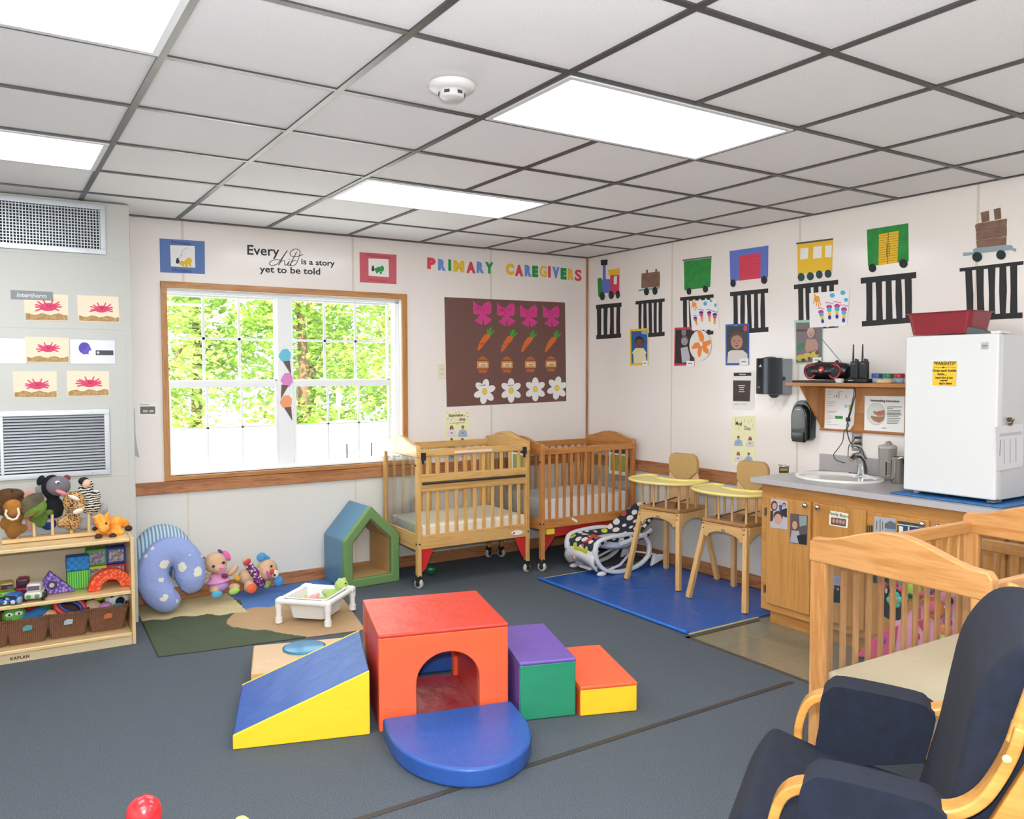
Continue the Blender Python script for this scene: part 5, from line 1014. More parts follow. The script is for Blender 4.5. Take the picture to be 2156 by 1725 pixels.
sw = thing('switch_plate', 'ivory wall plate partly behind the brown board', 'switch plate', (WB.pt(928, 797)[0]+.01, -.0006, WB.pt(928, 797)[1])); MB().box(-.037, -.005, 0, .037, 0, .115).build('plate', P('#E4DEC4', .4), sw, bev=.002)
for z in (.035, .075): MB().box(-.012, -.0065, z-.008, .012, -.0052, z+.008).build('socket', P('#CFC8AC', .4), sw)
for k, (X, Y, c_, lb) in enumerate([(922, 832, '#6CC0DC', 'blue ice cream cone painting, top one on the window mullion'), (935, 988, '#D98AC4', 'pink ice cream cone painting on the window mullion, between two others'), (930, 1132, '#F2A070', 'orange ice cream cone painting, lowest on the window mullion')]):
    P0 = on(1, .0445, *wz_(X, Y)); t = thing('ice_cream_cutout', lb, 'paper cut-out', (P0.x, .0443, P0.z), 0, 'painted ice cream cones on the window mullion'); k_ = .00178/1.0
    sgn = -1 if k == 1 else 1; MB().prism([(a*k_*1.0, b_*k_) for a, b_ in [(-20*1, 12), (-26, -2), (-12, -22), (0, -22), (10, -30), (24, -10), (26, 14), (12, 30), (-8, 28)]], -.0008, 0).build('scoop', P(c_, .6), t); MB().prism([(a*k_*sgn, b_*k_) for a, b_ in [(-8, -22), (22, -18), (26, -78)]], -.0016, -.0009).build('cone', P('#6E5A50', .7), t)

# ---------------------------------------------------------------- train pictures, tracks and baby photos on the right wall
t1, t2 = Z(1220, 480, 4.9), Z(1640, 400, 4.178)
K, WHL = P('#2A2A2C', .7), P('#202E30', .7); BLU, RED, GRN, YEL, BRN, GRY = P('#6277C8', .7), P('#D8415C', .7), P('#2E9440', .7, var=('#268238', 18)), P('#EEC030', .7), P('#8A6C58', .7, var=('#76594A', 14)), P('#8FA3A8', .7)
TG = 'hand drawn train pictures along the wall'; EO = [[1, 2, 3]]
art(WR, 'train_picture', 'paper train engine with black stack, red cab and yellow roof next to the corner', 'train picture', t1, [('front_end', GRN, [[(188, 520), (225, 515), (236, 540), (238, 660), (215, 715), (195, 710)]]), ('boiler', BLU, [[(243, 380), (272, 380), (272, 530), (320, 528), (322, 668), (240, 675), (233, 540), (243, 535)]]), ('cab', RED, [[(320, 487), (412, 485), (412, 692), (322, 685)]]), ('smoke_stack', K, [[(222, 330), (292, 325), (290, 382), (225, 387)]]), ('roof', YEL, [[(300, 435), (415, 415), (415, 482), (305, 492)]]), ('window', pp, [[(360, 500), (392, 495), (390, 580), (358, 583)]]), ('wheels', K, [el(240, 705, 26, 43), el(332, 692, 27, 43), el(400, 688, 20, 43)])], TG)
art(WR, 'train_picture', 'small paper log wagon with two pegs, second picture from the corner', 'train picture', t1, [('logs', BRN, [[(642, 470), (828, 450), (833, 500), (828, 605), (640, 622)]]), ('pegs', BRN, [[(688, 435), (708, 432), (708, 465), (690, 467)], [(783, 425), (803, 423), (803, 455), (785, 458)]]), ('chassis', GRY, [[(610, 638), (828, 605), (828, 628), (612, 655)]]), ('wheels', WHL, [el(694, 657, 26, 40), el(782, 650, 26, 42)])], TG)
art(WR, 'train_picture', 'plain green paper boxcar with a grey roof', 'train picture', t1, [('body', GRN, [[(1078, 345), (1362, 310), (1350, 610), (1085, 645)]]), ('roof', P('#6E7072', .7), [[(1065, 328), (1367, 290), (1365, 306), (1067, 344)]]), ('wheels', K, [el(1132, 655, 24, 36), el(1302, 632, 27, 36)])], TG)
art(WR, 'train_picture', 'blue paper boxcar with a red door', 'train picture', t1, [('body', BLU, [[(1550, 240), (1950, 182), (1947, 510), (1558, 550)]]), ('door', RED, [[(1650, 287), (1872, 260), (1868, 520), (1648, 545)]]), ('door_lines', P('#A82E48', .7), [[(1650, y+27), (1870, y), (1870, y+2), (1650, y+29)] for y in (290, 325, 360, 395, 430, 465)]), ('wheels', K, [el(1588, 572, 28, 40), el(1908, 537, 32, 42)])], TG)
art(WR, 'train_picture', 'yellow paper passenger wagon with three white windows and four wheels', 'train picture', t2, [('body', YEL, [[(163, 480), (475, 440), (468, 712), (165, 742)]]), ('roof', P('#4E5650', .7), [[(152, 466), (477, 425), (477, 440), (155, 480)]]), ('windows', pp, [[(192, 515), (262, 508), (258, 605), (190, 615)], [(306, 500), (380, 492), (376, 598), (303, 606)], [(410, 492), (468, 486), (465, 590), (408, 595)]]), ('wheels', P('#2C4A42', .7), [el(198, 767, 30, 37), el(278, 760, 30, 36), el(357, 745, 29, 36), el(435, 738, 30, 36)])], TG)
art(WR, 'train_picture', 'green paper boxcar with a yellow slatted double door', 'train picture', t2, [('body', GRN, [[(775, 350), (1138, 293), (1142, 628), (785, 672)]]), ('door', YEL, [[(882, 392), (1055, 360), (1045, 640), (878, 665)]]), ('door_lines', P('#5A4A18', .7), [[(882, y+26), (1050, y), (1050, y+3), (882, y+29)] for y in range(380, 620, 21)]+[[(962, 378), (967, 377), (962, 652), (958, 653)], [(950, 470), (954, 470), (952, 590), (948, 590)], [(974, 465), (978, 465), (974, 580), (970, 580)]]), ('wheels', K, [el(825, 687, 33, 38), el(1098, 648, 37, 40)])], TG)
art(WR, 'train_picture', 'large paper log wagon with two tall pegs on a grey chassis, farthest right', 'train picture', t2, [('logs', BRN, [[(1725, 315), (1740, 298), (2008, 252), (2003, 322), (1735, 366)], [(1735, 380), (1745, 368), (2005, 325), (2005, 405), (1738, 437)], [(1736, 450), (1748, 440), (2003, 412), (2000, 485), (1745, 510)]]), ('pegs', BRN, [[(1775, 200), (1848, 182), (1853, 275), (1787, 288)], [(1890, 170), (1950, 157), (1957, 255), (1900, 265)]]), ('log_lines', P('#4E382C', .7), [[(1735, 364), (2003, 320), (2003, 324), (1735, 368)], [(1738, 436), (2004, 404), (2004, 408), (1738, 440)]]), ('chassis', GRY, [[(1710, 525), (1735, 512), (2040, 484), (2060, 500), (2055, 528), (1715, 562)]]), ('coupling', GRY, [[(1622, 552), (1660, 550), (1710, 548), (1710, 570), (1670, 578), (1625, 582)], [(2050, 512), (2088, 516), (2086, 546), (2050, 530)]]), ('wheels', WHL, [el(1748, 590, 43, 44), el(1957, 572, 42, 42)])], TG)
def trackp(cr, TL, TR, BR_, BL, n, lb, seed, tw=.11, bw=.10, ins=.09):
    rr = random.Random(seed)
    def bi(u, v): x = (TL[0]*(1-u)+TR[0]*u)*(1-v)+(BL[0]*(1-u)+BR_[0]*u)*v; y = (TL[1]*(1-u)+TR[1]*u)*(1-v)+(BL[1]*(1-u)+BR_[1]*u)*v; return x, y
    pl = [[bi(0, 0), bi(1, 0), bi(1, tw), bi(0, tw)], [bi(0, 1-bw), bi(1, 1-bw), bi(1, 1), bi(0, 1)]]
    bw_ = (1-2*ins)/(n+(n-1)*.62)
    for k in range(n):
        u0 = ins+k*bw_*1.62; j = lambda: rr.uniform(-.01, .01); pl.append([bi(u0+j(), tw-.01), bi(u0+bw_+j(), tw-.01), bi(u0+bw_+j(), .5), bi(u0+bw_+j(), 1-bw+.01), bi(u0+j(), 1-bw+.01), bi(u0+j(), .5)])
    o, _ = art(WR, 'paper_track', lb, 'paper track', cr, [('track', K, pl)], 'black paper tracks below the train pictures'); return o
trackp(t1, (172, 795), (435, 770), (430, 1133), (175, 1150), 4, 'black paper track under the train engine, next to the corner', 1, .12, .12, .04)
trackp(t1, (580, 757), (880, 727), (880, 1115), (585, 1138), 5, 'black paper track under the small log wagon', 2, .09, .11)
trackp(t1, (1040, 717), (1385, 685), (1382, 1098), (1045, 1130), 5, 'black paper track mostly hidden behind the footprint paper, under the plain green boxcar', 3, .085, .09)
trackp(t1, (1555, 663), (1948, 625), (1950, 1072), (1560, 1098), 5, 'black paper track under the blue boxcar', 4, .10, .11)
trackp(t2, (133, 835), (522, 790), (522, 1210), (140, 1240), 5, 'black paper track behind the footprint paper, under the yellow wagon', 5, .10, .02)
trackp(t2, (720, 775), (1208, 722), (1215, 1165), (732, 1203), 5, 'black paper track under the green boxcar with yellow door', 6, .12, .11)
trackp(t2, (1590, 690), (2152, 625), (2143, 1128), (1610, 1155), 5, 'black paper track under the large log wagon', 7, .065, .10)
def rel(root, f_, name, mat, polys, lay, parent=None, off=0):
    mb = MB()
    for i_, pl in enumerate(polys): mb.prism([f_(*q) for q in pl], -off-.0006*lay-2e-5*i_, -off-.0006*(lay+1)-2e-5*i_)
    return mb.build(name, mat, parent or root)
def footp(lb, cr, paper, hand, blobs, feet, cols):
    r_, f_ = art(WR, 'footprint_paper', lb, 'picture', cr, [('paper', P('#F2EFEE', .7), [paper]), ('hand_print', P('#F0A040', .7), hand), ('blue_prints', P('#58B8D8', .7), blobs)], 'hand and footprint papers over the tracks'); r_.location.x -= .0032
    for part_, ci in (('toe_colour', 0), ('ball_colour', 1), ('arch_colour', 2), ('heel_colour', 3)):
        pl = []
        for X, Y, s, a in feet:
            dx, dy = sin(R(a))*s, cos(R(a))*s
            if ci == 0: pl.append(el(X, Y, 17*s, 13*s, 14)); pl += [el(X-18*s+9*s*t_, Y-20*s-5*s*(t_ < 3), 3.4*s, 3.4*s, 8) for t_ in range(5)]
            elif ci == 1: pl.append(el(X+8*dx, Y+18*dy, 14*s, 13*s, 14))
            elif ci == 2: pl.append(el(X+20*dx, Y+40*dy, 9*s, 13*s, 14))
            else: pl.append(el(X+30*dx, Y+62*dy, 9*s, 13*s, 14))
        rel(r_, f_, part_, P(cols[ci], .7), pl, 3+ci, off=0)
hnd = lambda x, y, s: [el(x, y, 24*s, 26*s, 14)]+[[(x+a*s, y+5*s), (x+(a+9)*s, y+5*s), (x+(b_+7)*s, y+c_*s), (x+b_*s, y+c_*s)] for a, b_, c_ in ((-22, -32, 40), (-10, -6, 58), (2, 14, 66), (12, 30, 52))]+[[(x-14*s, y-8*s), (x-26*s, y-44*s), (x-16*s, y-44*s), (x, y-10*s)]]
footp('white paper with orange hand and rainbow footprints over the green boxcar track', t1, [(1140, 755), (1420, 738), (1450, 1045), (1165, 1060)], hnd(1188, 790, 1), [el(1303, 782, 18, 22), el(1362, 755, 14, 12), el(1408, 798, 14, 18)], [(1200, 930, 1.1, 28), (1262, 875, 1.3, 14), (1345, 875, 1.25, 6), (1402, 895, 1.35, -2)], ('#4A2E9C', '#D8487C', '#F08A3A', '#F2B23A'))
footp('white paper with orange hand and rainbow footprints over the yellow wagon track', t2, [(270, 910), (625, 880), (600, 1195), (275, 1212)], hnd(338, 960, 1.1), [el(474, 928, 22, 20), el(567, 905, 22, 20), el(595, 968, 18, 17)], [(375, 1075, 1.4, 22), (447, 1030, 1.5, 6), (517, 1022, 1.5, 0), (578, 1052, 1.55, -4)], ('#C83A8C', '#48B4D8', '#E8C83A', '#4A3A94'))
def babyphoto(lb, cr, outer, inner, frame, bgc, skin, shirt, hair, hx, hy, hr, body, tagp, extra=(), off=0):
    r_, f_ = art(WR, 'baby_photo', lb, 'photo', cr, [('border', P(frame, .6), [outer]), ('photo', P(bgc, .35), [inner])], 'baby photos on the wall'); r_.location.x -= off; L_ = 2
    for nm, c_, pl in extra: rel(r_, f_, nm, P(c_, .45), pl, L_); L_ += 1
    rel(r_, f_, 'clothing', P(shirt, .5), [body], L_); rel(r_, f_, 'hair', P(hair, .5), [el(hx, hy-hr*.14, hr*.98, hr*1.25)], L_+1); rel(r_, f_, 'face', P(skin, .5), [el(hx, hy+hr*.22, hr*.84, hr*1.02)], L_+2)
    rel(r_, f_, 'features', P('#3A2420', .5), [el(hx-hr*.34, hy+hr*.02, hr*.13, hr*.09, 8), el(hx+hr*.34, hy+hr*.02, hr*.13, hr*.09, 8), el(hx, hy+hr*.72, hr*.22, hr*.08, 8)], L_+3); rel(r_, f_, 'nose', P('#8A5A48', .5), [el(hx, hy+hr*.35, hr*.12, hr*.10, 8)], L_+3)
    rel(r_, f_, 'name_tag', pp, [tagp], L_+4); x0, y0 = tagp[0]; x1, y1 = tagp[2]; rel(r_, f_, 'tag_writing', ink, [rect(x0+(x1-x0)*.2, y0+(y1-y0)*.42, x0+(x1-x0)*.72, y0+(y1-y0)*.55)], L_+5)
babyphoto('photo of a person, a baby in a pale yellow shirt, in a yellow border', t1, [(523, 1048), (712, 1035), (712, 1418), (527, 1420)], [(538, 1068), (703, 1060), (703, 1395), (543, 1400)], '#E8C22C', '#2F62A0', '#7A4A38', '#E6DCB0', '#241A1A', 622, 1180, 44, [(585, 1240), (665, 1240), (698, 1290), (685, 1305), (700, 1393), (565, 1398), (560, 1300), (545, 1290)], [(655, 1370), (712, 1370), (712, 1425), (655, 1425)], [('dark_side', '#1E1C24', [[(668, 1100), (702, 1098), (702, 1395), (690, 1395)]]), ('sky_patch', '#9CB4CC', [[(640, 1066), (700, 1063), (700, 1100), (650, 1095)]])], .0022)
babyphoto('black and white photo of a person, a reaching baby, in a red border', t1, [(985, 1030), (1190, 1020), (1190, 1418), (980, 1425)], [(997, 1052), (1186, 1048), (1184, 1402), (992, 1400)], '#C83A50', '#2C2628', '#A89C9C', '#B9B9C0', '#6A6062', 1090, 1165, 38, [(1050, 1240), (1120, 1225), (1145, 1330), (1140, 1385), (1065, 1390)], [(1112, 1372), (1192, 1374), (1192, 1428), (1112, 1428)], [('raised_arm', '#B5A8A6', [[(1005, 1125), (1022, 1120), (1062, 1245), (1035, 1260), (1012, 1190)]]), ('cup', '#8A8688', [[(1058, 1055), (1105, 1055), (1100, 1110), (1062, 1110)]])], .0022)
babyphoto('close photo of a person, a baby on a spotted blanket, in a blue border', t1, [(1510, 998), (1755, 985), (1752, 1415), (1512, 1418)], [(1524, 1016), (1742, 1008), (1740, 1395), (1524, 1400)], '#3F5FB0', '#22262E', '#B08572', '#D8D2CC', '#5A4238', 1630, 1165, 72, [(1575, 1262), (1690, 1262), (1738, 1300), (1738, 1393), (1528, 1396), (1540, 1280)], [(1660, 1350), (1752, 1345), (1752, 1415), (1658, 1418)], [('white_spots', '#DAD6D0', [el(1560, 1085, 30, 38), el(1620, 1035, 32, 28), el(1672, 1100, 28, 34), el(1722, 1170, 18, 48), el(1545, 1220, 22, 40)]), ('red_spot', '#C83A3E', [el(1718, 1038, 22, 30)])], .0022)
babyphoto('photo of a person, a laughing baby with beads, in a pale green border', mz, [(660, 150), (918, 140), (918, 540), (672, 550)], [(678, 172), (914, 168), (914, 528), (680, 534)], '#A8CCB8', '#6E6468', '#C09A88', '#B08A78', '#C8A48E', 815, 265, 36, [(775, 320), (860, 320), (885, 370), (875, 420), (770, 440), (760, 400)], [(832, 488), (912, 484), (914, 535), (834, 540)], [('window_light', '#D8D6D8', [[(680, 174), (800, 172), (800, 225), (680, 230)]]), ('sofa', '#5A3A32', [[(680, 230), (790, 232), (780, 250), (680, 250)]]), ('green_cushion', '#3F7A4A', [[(680, 380), (740, 355), (765, 400), (680, 420)]]), ('beads', '#C9B44A', [el(720, 490, 40, 30), el(780, 480, 42, 36), el(850, 460, 36, 30)]), ('dark_beads', '#5A4A3A', [el(745, 510, 20, 14), el(800, 500, 16, 20), el(870, 445, 18, 18)])], .0022)
r_, f_ = art(WR, 'starfish_plate', 'white paper plate with an orange starfish print beside the black and white photo', 'paper plate', t1, [('plate', P('#E9E4DC', .6), [el(1255, 1212, 112, 155, 40)])]); r_.location.x -= .0075
sfr = r_.location.copy()
sf = MB()
for i_, pl in enumerate(([(1225, 1060), (1262, 1060), (1295, 1120), (1290, 1180), (1250, 1170)], [(1275, 1180), (1360, 1155), (1365, 1195), (1320, 1225), (1285, 1225)], [(1270, 1215), (1310, 1210), (1345, 1265), (1335, 1305), (1290, 1280)], [(1240, 1220), (1280, 1225), (1262, 1320), (1240, 1340), (1225, 1290)], [(1160, 1248), (1195, 1190), (1240, 1178), (1262, 1225), (1215, 1248)])): sf.prism([(lambda a: (a[0]+sfr.y, a[1]-sfr.z))(WR.pt(*t1(*q))) for q in pl], -.0013-3e-5*i_, -.0018-3e-5*i_)
sf.build('starfish_print', P('#F08A3C', .7), r_)

# ---------------------------------------------------------------- cabinets, worktop, sink
CX, CY0, CY1 = -.62, -2.536, -5.30
cab = thing('base_cabinet', 'honey coloured wooden base cabinet with doors under the grey worktop', 'cabinet', (0, 0, 0)); HON = ('#C6904E', '#B57C3A')
hy_, hz_ = wood(*HON, 'y', 5, .35), wood(*HON, 'z', 5, .35)
MB().box(CX, CY1, .09, CX+.02, CY0, .879).build('face_frame', hy_, cab, bev=.002); MB().box(CX+.0205, CY0-.02, .09, -.012, CY0, .879).build('end_panel', hz_, cab); MB().box(CX+.055, CY1, .0005, -.02, CY0-.03, .089).build('toe_kick', hy_, cab)
for k, (ya, yb, knob, hinge) in enumerate([(-2.589, -2.906, -2.881, -2.572), (-2.925, -3.257, -2.965, -3.272), (-3.301, -3.611, -3.589, -3.284), (-3.645, -3.985, -3.670, -4.0), (-4.02, -4.35, -4.33, -4.005)]):
    d = MB().box(CX-.020, yb, .137, CX-.0008, ya, .803).build('door', hz_, cab, bev=.005, seg=2)
    MB().lathe([(.006, 0), (.006, .012), (.014, .016), (.016, .022), (.012, .028), (0, .030)], (CX-.020, knob, .782), 18, (-1, 0, 0)).build('knob', chrome, d)
    if k < 3:
        for z in (.70, .22): MB().cyl((CX-.010, hinge, z-.025), (CX-.010, hinge, z+.025), .005, 8).box(CX-.004, hinge-.014, z-.022, CX-.0008, hinge+.014, z+.022).build('hinge', P('#8E8368', .35, .8), d)
lam = P('#ABA6A4', .28, bump=(160, .05, .002))
wt_ = thing('worktop', 'grey laminate worktop with backsplash along the right wall', 'worktop', (0, 0, 0))
scx, scy, srx, sry = -.295, -2.845, .205, .245; x0, x1, y1_, y0_ = -.684, -.0015, -2.503, -3.16
n = 40; vs = []; fs = []
for lay, z in enumerate((.911, .880)):
    for k in range(n): a = 2*pi*k/n; vs.append((scx+srx*cos(a), scy+sry*sin(a), z))
    for k in range(n):
        a = 2*pi*k/n; c_, s_ = cos(a), sin(a); t_ = min(((x1-scx) if c_ > 0 else (x0-scx))/c_ if abs(c_) > 1e-6 else 1e9, ((y1_-scy) if s_ > 0 else (y0_-scy))/s_ if abs(s_) > 1e-6 else 1e9); vs.append((scx+c_*t_, scy+s_*t_, z))
for k in range(n):
    j = (k+1) % n; fs += [(k, k+n, j+n, j), (2*n+k, 2*n+j, 3*n+j, 3*n+k), (k, j, 2*n+j, 2*n+k), (n+k, 3*n+k, 3*n+j, n+j)]
mb = MB().add(vs, fs)
mb.add([(x, y, z) for z in (.911, .880) for x, y in ((x0, y1_), (x1, y1_), (x1, y0_), (x0, y0_))], [])
cor = []
for (cx_, cy_) in ((x0, y1_), (x1, y1_), (x1, y0_), (x0, y0_)):
    # fill the small corner triangles left by the radial pattern
    ang = math.atan2(cy_-scy, cx_-scx) % (2*pi); k = int(ang/(2*pi)*n) % n; j = (k+1) % n
    mb.add([vs[n+k], (cx_, cy_, .911), vs[n+j]], [(0, 1, 2)]); mb.add([vs[3*n+k], (cx_, cy_, .880), vs[3*n+j]], [(2, 1, 0)])
    mb.add([vs[n+k], (cx_, cy_, .911), (cx_, cy_, .880), vs[3*n+k]], [(0, 3, 2, 1)]); mb.add([(cx_, cy_, .911), vs[n+j], vs[3*n+j], (cx_, cy_, .880)], [(0, 3, 2, 1)])
mb.box(x0, CY1, .880, x1, y0_, .911); mb.build('top_slab', lam, wt_)
MB().box(-.02, CY1, .9115, -.0015, -2.503, 1.018).build('backsplash', lam, wt_, bev=.002); MB().box(x0-.001, CY1, .8795, x0-.0001, -2.503, .9112).build('front_edge', P('#B4B0B0', .35), wt_)
sk = thing('sink', 'white oval drop-in sink with a chrome faucet deck', 'sink', (scx, scy, .9115)); por_ = P('#E9E7DF', .12, coat=.5)
MB().lathe([(1.10, .0), (1.11, .007), (1.07, .014), (1.0, .013), (.90, .004), (.86, -.03), (.78, -.10), (.55, -.125), (.12, -.13), (.0, -.13)], n=44, sx=.205, sy=.245).build('basin', por_, sk)
for q in (sk.children[0].data.vertices,):
    pass
me = sk.children[0].data
MB().lathe([(.03, 0), (.03, .003), (.0, .003)], (0, 0, -.0295-.1+.0005), 16).build('drain', chrome, sk); MB().lathe([(.009, 0), (.009, .003), (0, .004)], (.15, -.13, .014), 12).build('plug_cap', chrome, sk)
fc_ = thing('faucet', 'chrome single lever faucet behind the sink', 'faucet', (-.085, -2.865, .914), R(0))
MB().lathe([(.55, 0), (.6, .004), (.55, .012), (.3, .018)], n=28, sx=.05, sy=.19).build('deck_plate', chrome, fc_)
MB().tube([(0, 0, .012), (-.004, 0, .06), (-.02, 0, .10), (-.05, 0, .128), (-.09, 0, .128), (-.122, .0, .105)], [.034, .029, .026, .022, .018, .015], 16).build('spout', chrome, fc_)
MB().ell((-.004, 0, .115), (.028, .026, .03)).tube([(-.005, 0, .135), (-.03, 0, .175), (-.07, 0, .192), (-.115, 0, .19)], [.018, .013, .009, .008], 12).build('lever', chrome, fc_)
pt = thing('plastic_pitcher', 'translucent plastic pitcher beside the faucet', 'pitcher', (-.095, -3.035, .9118)); frost = P('#C9C5BC', .35, trans=.55, alpha=.85)
MB().lathe([(.0, 0), (.043, 0), (.045, .01), (.052, .17), (.053, .19), (.050, .19), (.049, .17), (.042, .012), (0, .01)]).build('jug', frost, pt); MB().lathe([(.0535, .186), (.055, .195), (.045, .205), (.0, .208)]).tube([(-.03, 0, .205), (-.01, 0, .222), (.02, 0, .222), (.04, 0, .205)], .008, 8).build('lid', P('#D5D3CE', .4, trans=.3), pt)
st2 = thing('steel_pot', 'small stainless steel pot with a side handle left of the fridge', 'pot', (-.20, -3.178, .9118))
MB().lathe([(.0, 0), (.045, 0), (.047, .004), (.047, .145), (.050, .15), (.046, .151), (.044, .145), (.044, .01), (0, .01)]).build('pot_body', P('#B8B4AC', .18, 1), st2); MB().sweep([(-.02, .045, .12), (-.03, .066, .12), (-.03, .066, .04), (-.02, .045, .04)], .012, .005, (1, 0, 0)).build('handle', P('#B8B4AC', .2, 1), st2)

# photos stuck on the cabinet doors
cz = Z(1580, 940, 3.194)
def cphoto(lb, pts, layers):
    r_, f_ = art(WC, 'photo_print', lb, 'photo', cz, [('print', P(layers[0], .3), [pts])]+[(n_, P(c_, .4), pl) for n_, c_, pl in layers[1:]], 'photos stuck on the cabinet doors'); return r_
cphoto('selfie photo of three people on the first cabinet door', [(140, 350), (252, 367), (250, 560), (135, 546)], ['#B9B4B8', ('hair', '#4A342C', [el(162, 400, 22, 34), el(228, 395, 12, 16), el(188, 470, 32, 36)]), ('faces', '#C49A84', [el(164, 402, 15, 22), el(228, 398, 9, 12), el(187, 490, 26, 36)]), ('dark_shirts', '#2E3038', [[(200, 430), (248, 415), (247, 480), (222, 470)], [(138, 435), (155, 430), (152, 500), (137, 505)]]), ('blue_wall', '#2C4E86', [[(196, 395), (214, 394), (214, 430), (198, 432)]])])
cphoto('photo of a person in a grey hoodie on the first cabinet door', [(270, 450), (387, 466), (380, 665), (265, 648)], ['#5E5458', ('hair', '#6A4A38', [el(300, 530, 24, 42)]), ('face', '#C79A80', [el(300, 530, 17, 28)]), ('hoodie', '#A8A4A6', [[(280, 565), (330, 570), (340, 655), (268, 645)]]), ('light_patch', '#8A9A94', [[(330, 465), (383, 470), (380, 530), (335, 540)]]), ('dark_item', '#2A262A', [[(315, 600), (378, 590), (378, 660), (330, 655)]])])
r_, f_ = art(WC, 'label_card', 'white rounded card reading family board on the second cabinet door', 'sign', cz, [('card', P('#E6E2CC', .5), [[(532, 440), (540, 432), (655, 452), (662, 462), (656, 545), (648, 550), (535, 530), (528, 520)]]), ('picture', P('#5A5048', .5), [[(545, 477), (644, 490), (642, 540), (543, 524)]]), ('portraits', P('#B88A74', .5), [el(x, y, 9, 15) for x, y in ((562, 500), (585, 504), (607, 507), (628, 512))])]); q = f_(597, 470); text('Family Board', .0245, P('#5F6058', .6), r_, q[0], q[1], -.0026, rot=R(2), bold=.0003)
cphoto('photo of a grey house and bare trees at the top of the third cabinet door', [(835, 470), (978, 488), (976, 640), (832, 620)], ['#A9AEB0', ('roof', '#5E646C', [[(905, 520), (945, 500), (978, 520), (978, 560), (905, 550)]]), ('siding', '#8C9CAC', [[(910, 552), (976, 560), (976, 600), (908, 590)]]), ('trees', '#5C4E44', [rect(850, 500, 854, 560), rect(872, 490, 876, 570), rect(890, 505, 893, 560)]), ('lawn', '#7A7E52', [[(833, 590), (976, 605), (976, 638), (833, 619)]])])
cphoto('photo of a blue house front at the top right of the third cabinet door', [(990, 500), (1136, 522), (1134, 655), (988, 640)], ['#3C4A4E', ('window', '#D8DEE0', [[(1000, 535), (1028, 540), (1028, 590), (1000, 585)]]), ('door', '#2C3A6A', [[(1075, 545), (1120, 550), (1118, 610), (1073, 602)]]), ('trim', '#C9D0D4', [[(992, 520), (1134, 540), (1134, 546), (992, 527)], [(1062, 540), (1072, 541), (1070, 610), (1061, 608)]])])
cphoto('photo of people in dark clothes under a blue sky, low on the second cabinet door', [(500, 870), (621, 872), (618, 1058), (498, 1045)], ['#8AA8CC', ('dark_group', '#1E1E24', [[(500, 930), (620, 940), (617, 1055), (499, 1043)]]), ('faces', '#B88A74', [el(560, 950, 8, 10), el(590, 960, 8, 10), el(535, 948, 8, 10)]), ('buildings', '#B08CA0', [[(575, 885), (620, 888), (620, 925), (572, 920)]])])
cphoto('dark green outdoor photo of a person in white, on the third cabinet door', [(828, 738), (948, 745), (945, 925), (826, 918)], ['#34432C', ('white_top', '#C9CDD4', [[(842, 790), (880, 795), (885, 850), (845, 850)]]), ('jeans', '#6A7A94', [[(850, 852), (905, 855), (900, 920), (855, 918)]]), ('shade', '#1C201C', [[(905, 750), (946, 752), (945, 850), (910, 850)]])])
cphoto('dark photo with white patches, low on the third cabinet door', [(905, 925), (1085, 960), (1010, 1210), (895, 1140)], ['#2A2426', ('people', '#4A3A38', [el(940, 1030, 18, 30), el(1000, 1060, 18, 30)]), ('white_patches', '#C9C5C0', [el(915, 970, 8, 20), el(985, 1185, 30, 16)])])

# fridge
fx0, fx1, fy0, fy1, fz0, fz1 = FRX, -.03, -3.434, -3.905, .934, 1.742
bl_m = P('#2C6CA6', .4, bump=(8, .3, .02)); o = tag(MB().box(fx0-.045, fy1-.06, 0, fx1+.01, fy0+.045, .008).build('rubber_mat', bl_m, bev=.003), 'blue mat under the small white fridge on the worktop', 'mat'); o.location.z = .9118
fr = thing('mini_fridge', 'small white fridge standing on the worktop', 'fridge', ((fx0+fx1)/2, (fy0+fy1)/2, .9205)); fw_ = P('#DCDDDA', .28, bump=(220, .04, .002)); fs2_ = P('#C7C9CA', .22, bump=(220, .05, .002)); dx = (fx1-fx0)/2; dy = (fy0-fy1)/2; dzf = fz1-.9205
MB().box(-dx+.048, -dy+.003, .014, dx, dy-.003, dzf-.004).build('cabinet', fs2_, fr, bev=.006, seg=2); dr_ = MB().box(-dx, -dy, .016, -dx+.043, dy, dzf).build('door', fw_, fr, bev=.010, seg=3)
MB().box(-dx+.002, -dy+.0, dzf-.03, -dx+.035, dy, dzf-.0295).build('door_seam', P('#B9BBBB', .4), dr_); MB().box(-dx+.0435, -dy+.006, .02, -dx+.0475, dy-.006, dzf-.01).build('gasket', P('#8E9092', .5), fr)
for x in (-dx+.06, dx-.04):
    for y in (-dy+.04, dy-.04): MB().cyl((x, y, 0), (x, y, .0139), .014, 12).build('foot', P('#B9BCC0', .4), fr)
MB().box(-dx+.0, -dy+.004, -.0+.005, -dx+.07, -dy+.04, .0139).build('hinge', steel, fr); MB().box(-dx+.02, -dy+.004, dzf+.0005, -dx+.11, -dy+.05, dzf+.012).build('hinge_cover', fw_, fr, bev=.002)
MB().box(-dx-.0022, -.187, dzf-.075, -dx-.0002, -.153, dzf-.042).build('maker_badge', P('#C9CBCB', .25, .5), dr_); MB().box(-dx-.003, -.181, dzf-.061, -dx-.0023, -.159, dzf-.057).build('badge_line', P('#6E7072', .4), dr_)
fz_ = Z(1860, 620, 3.92)
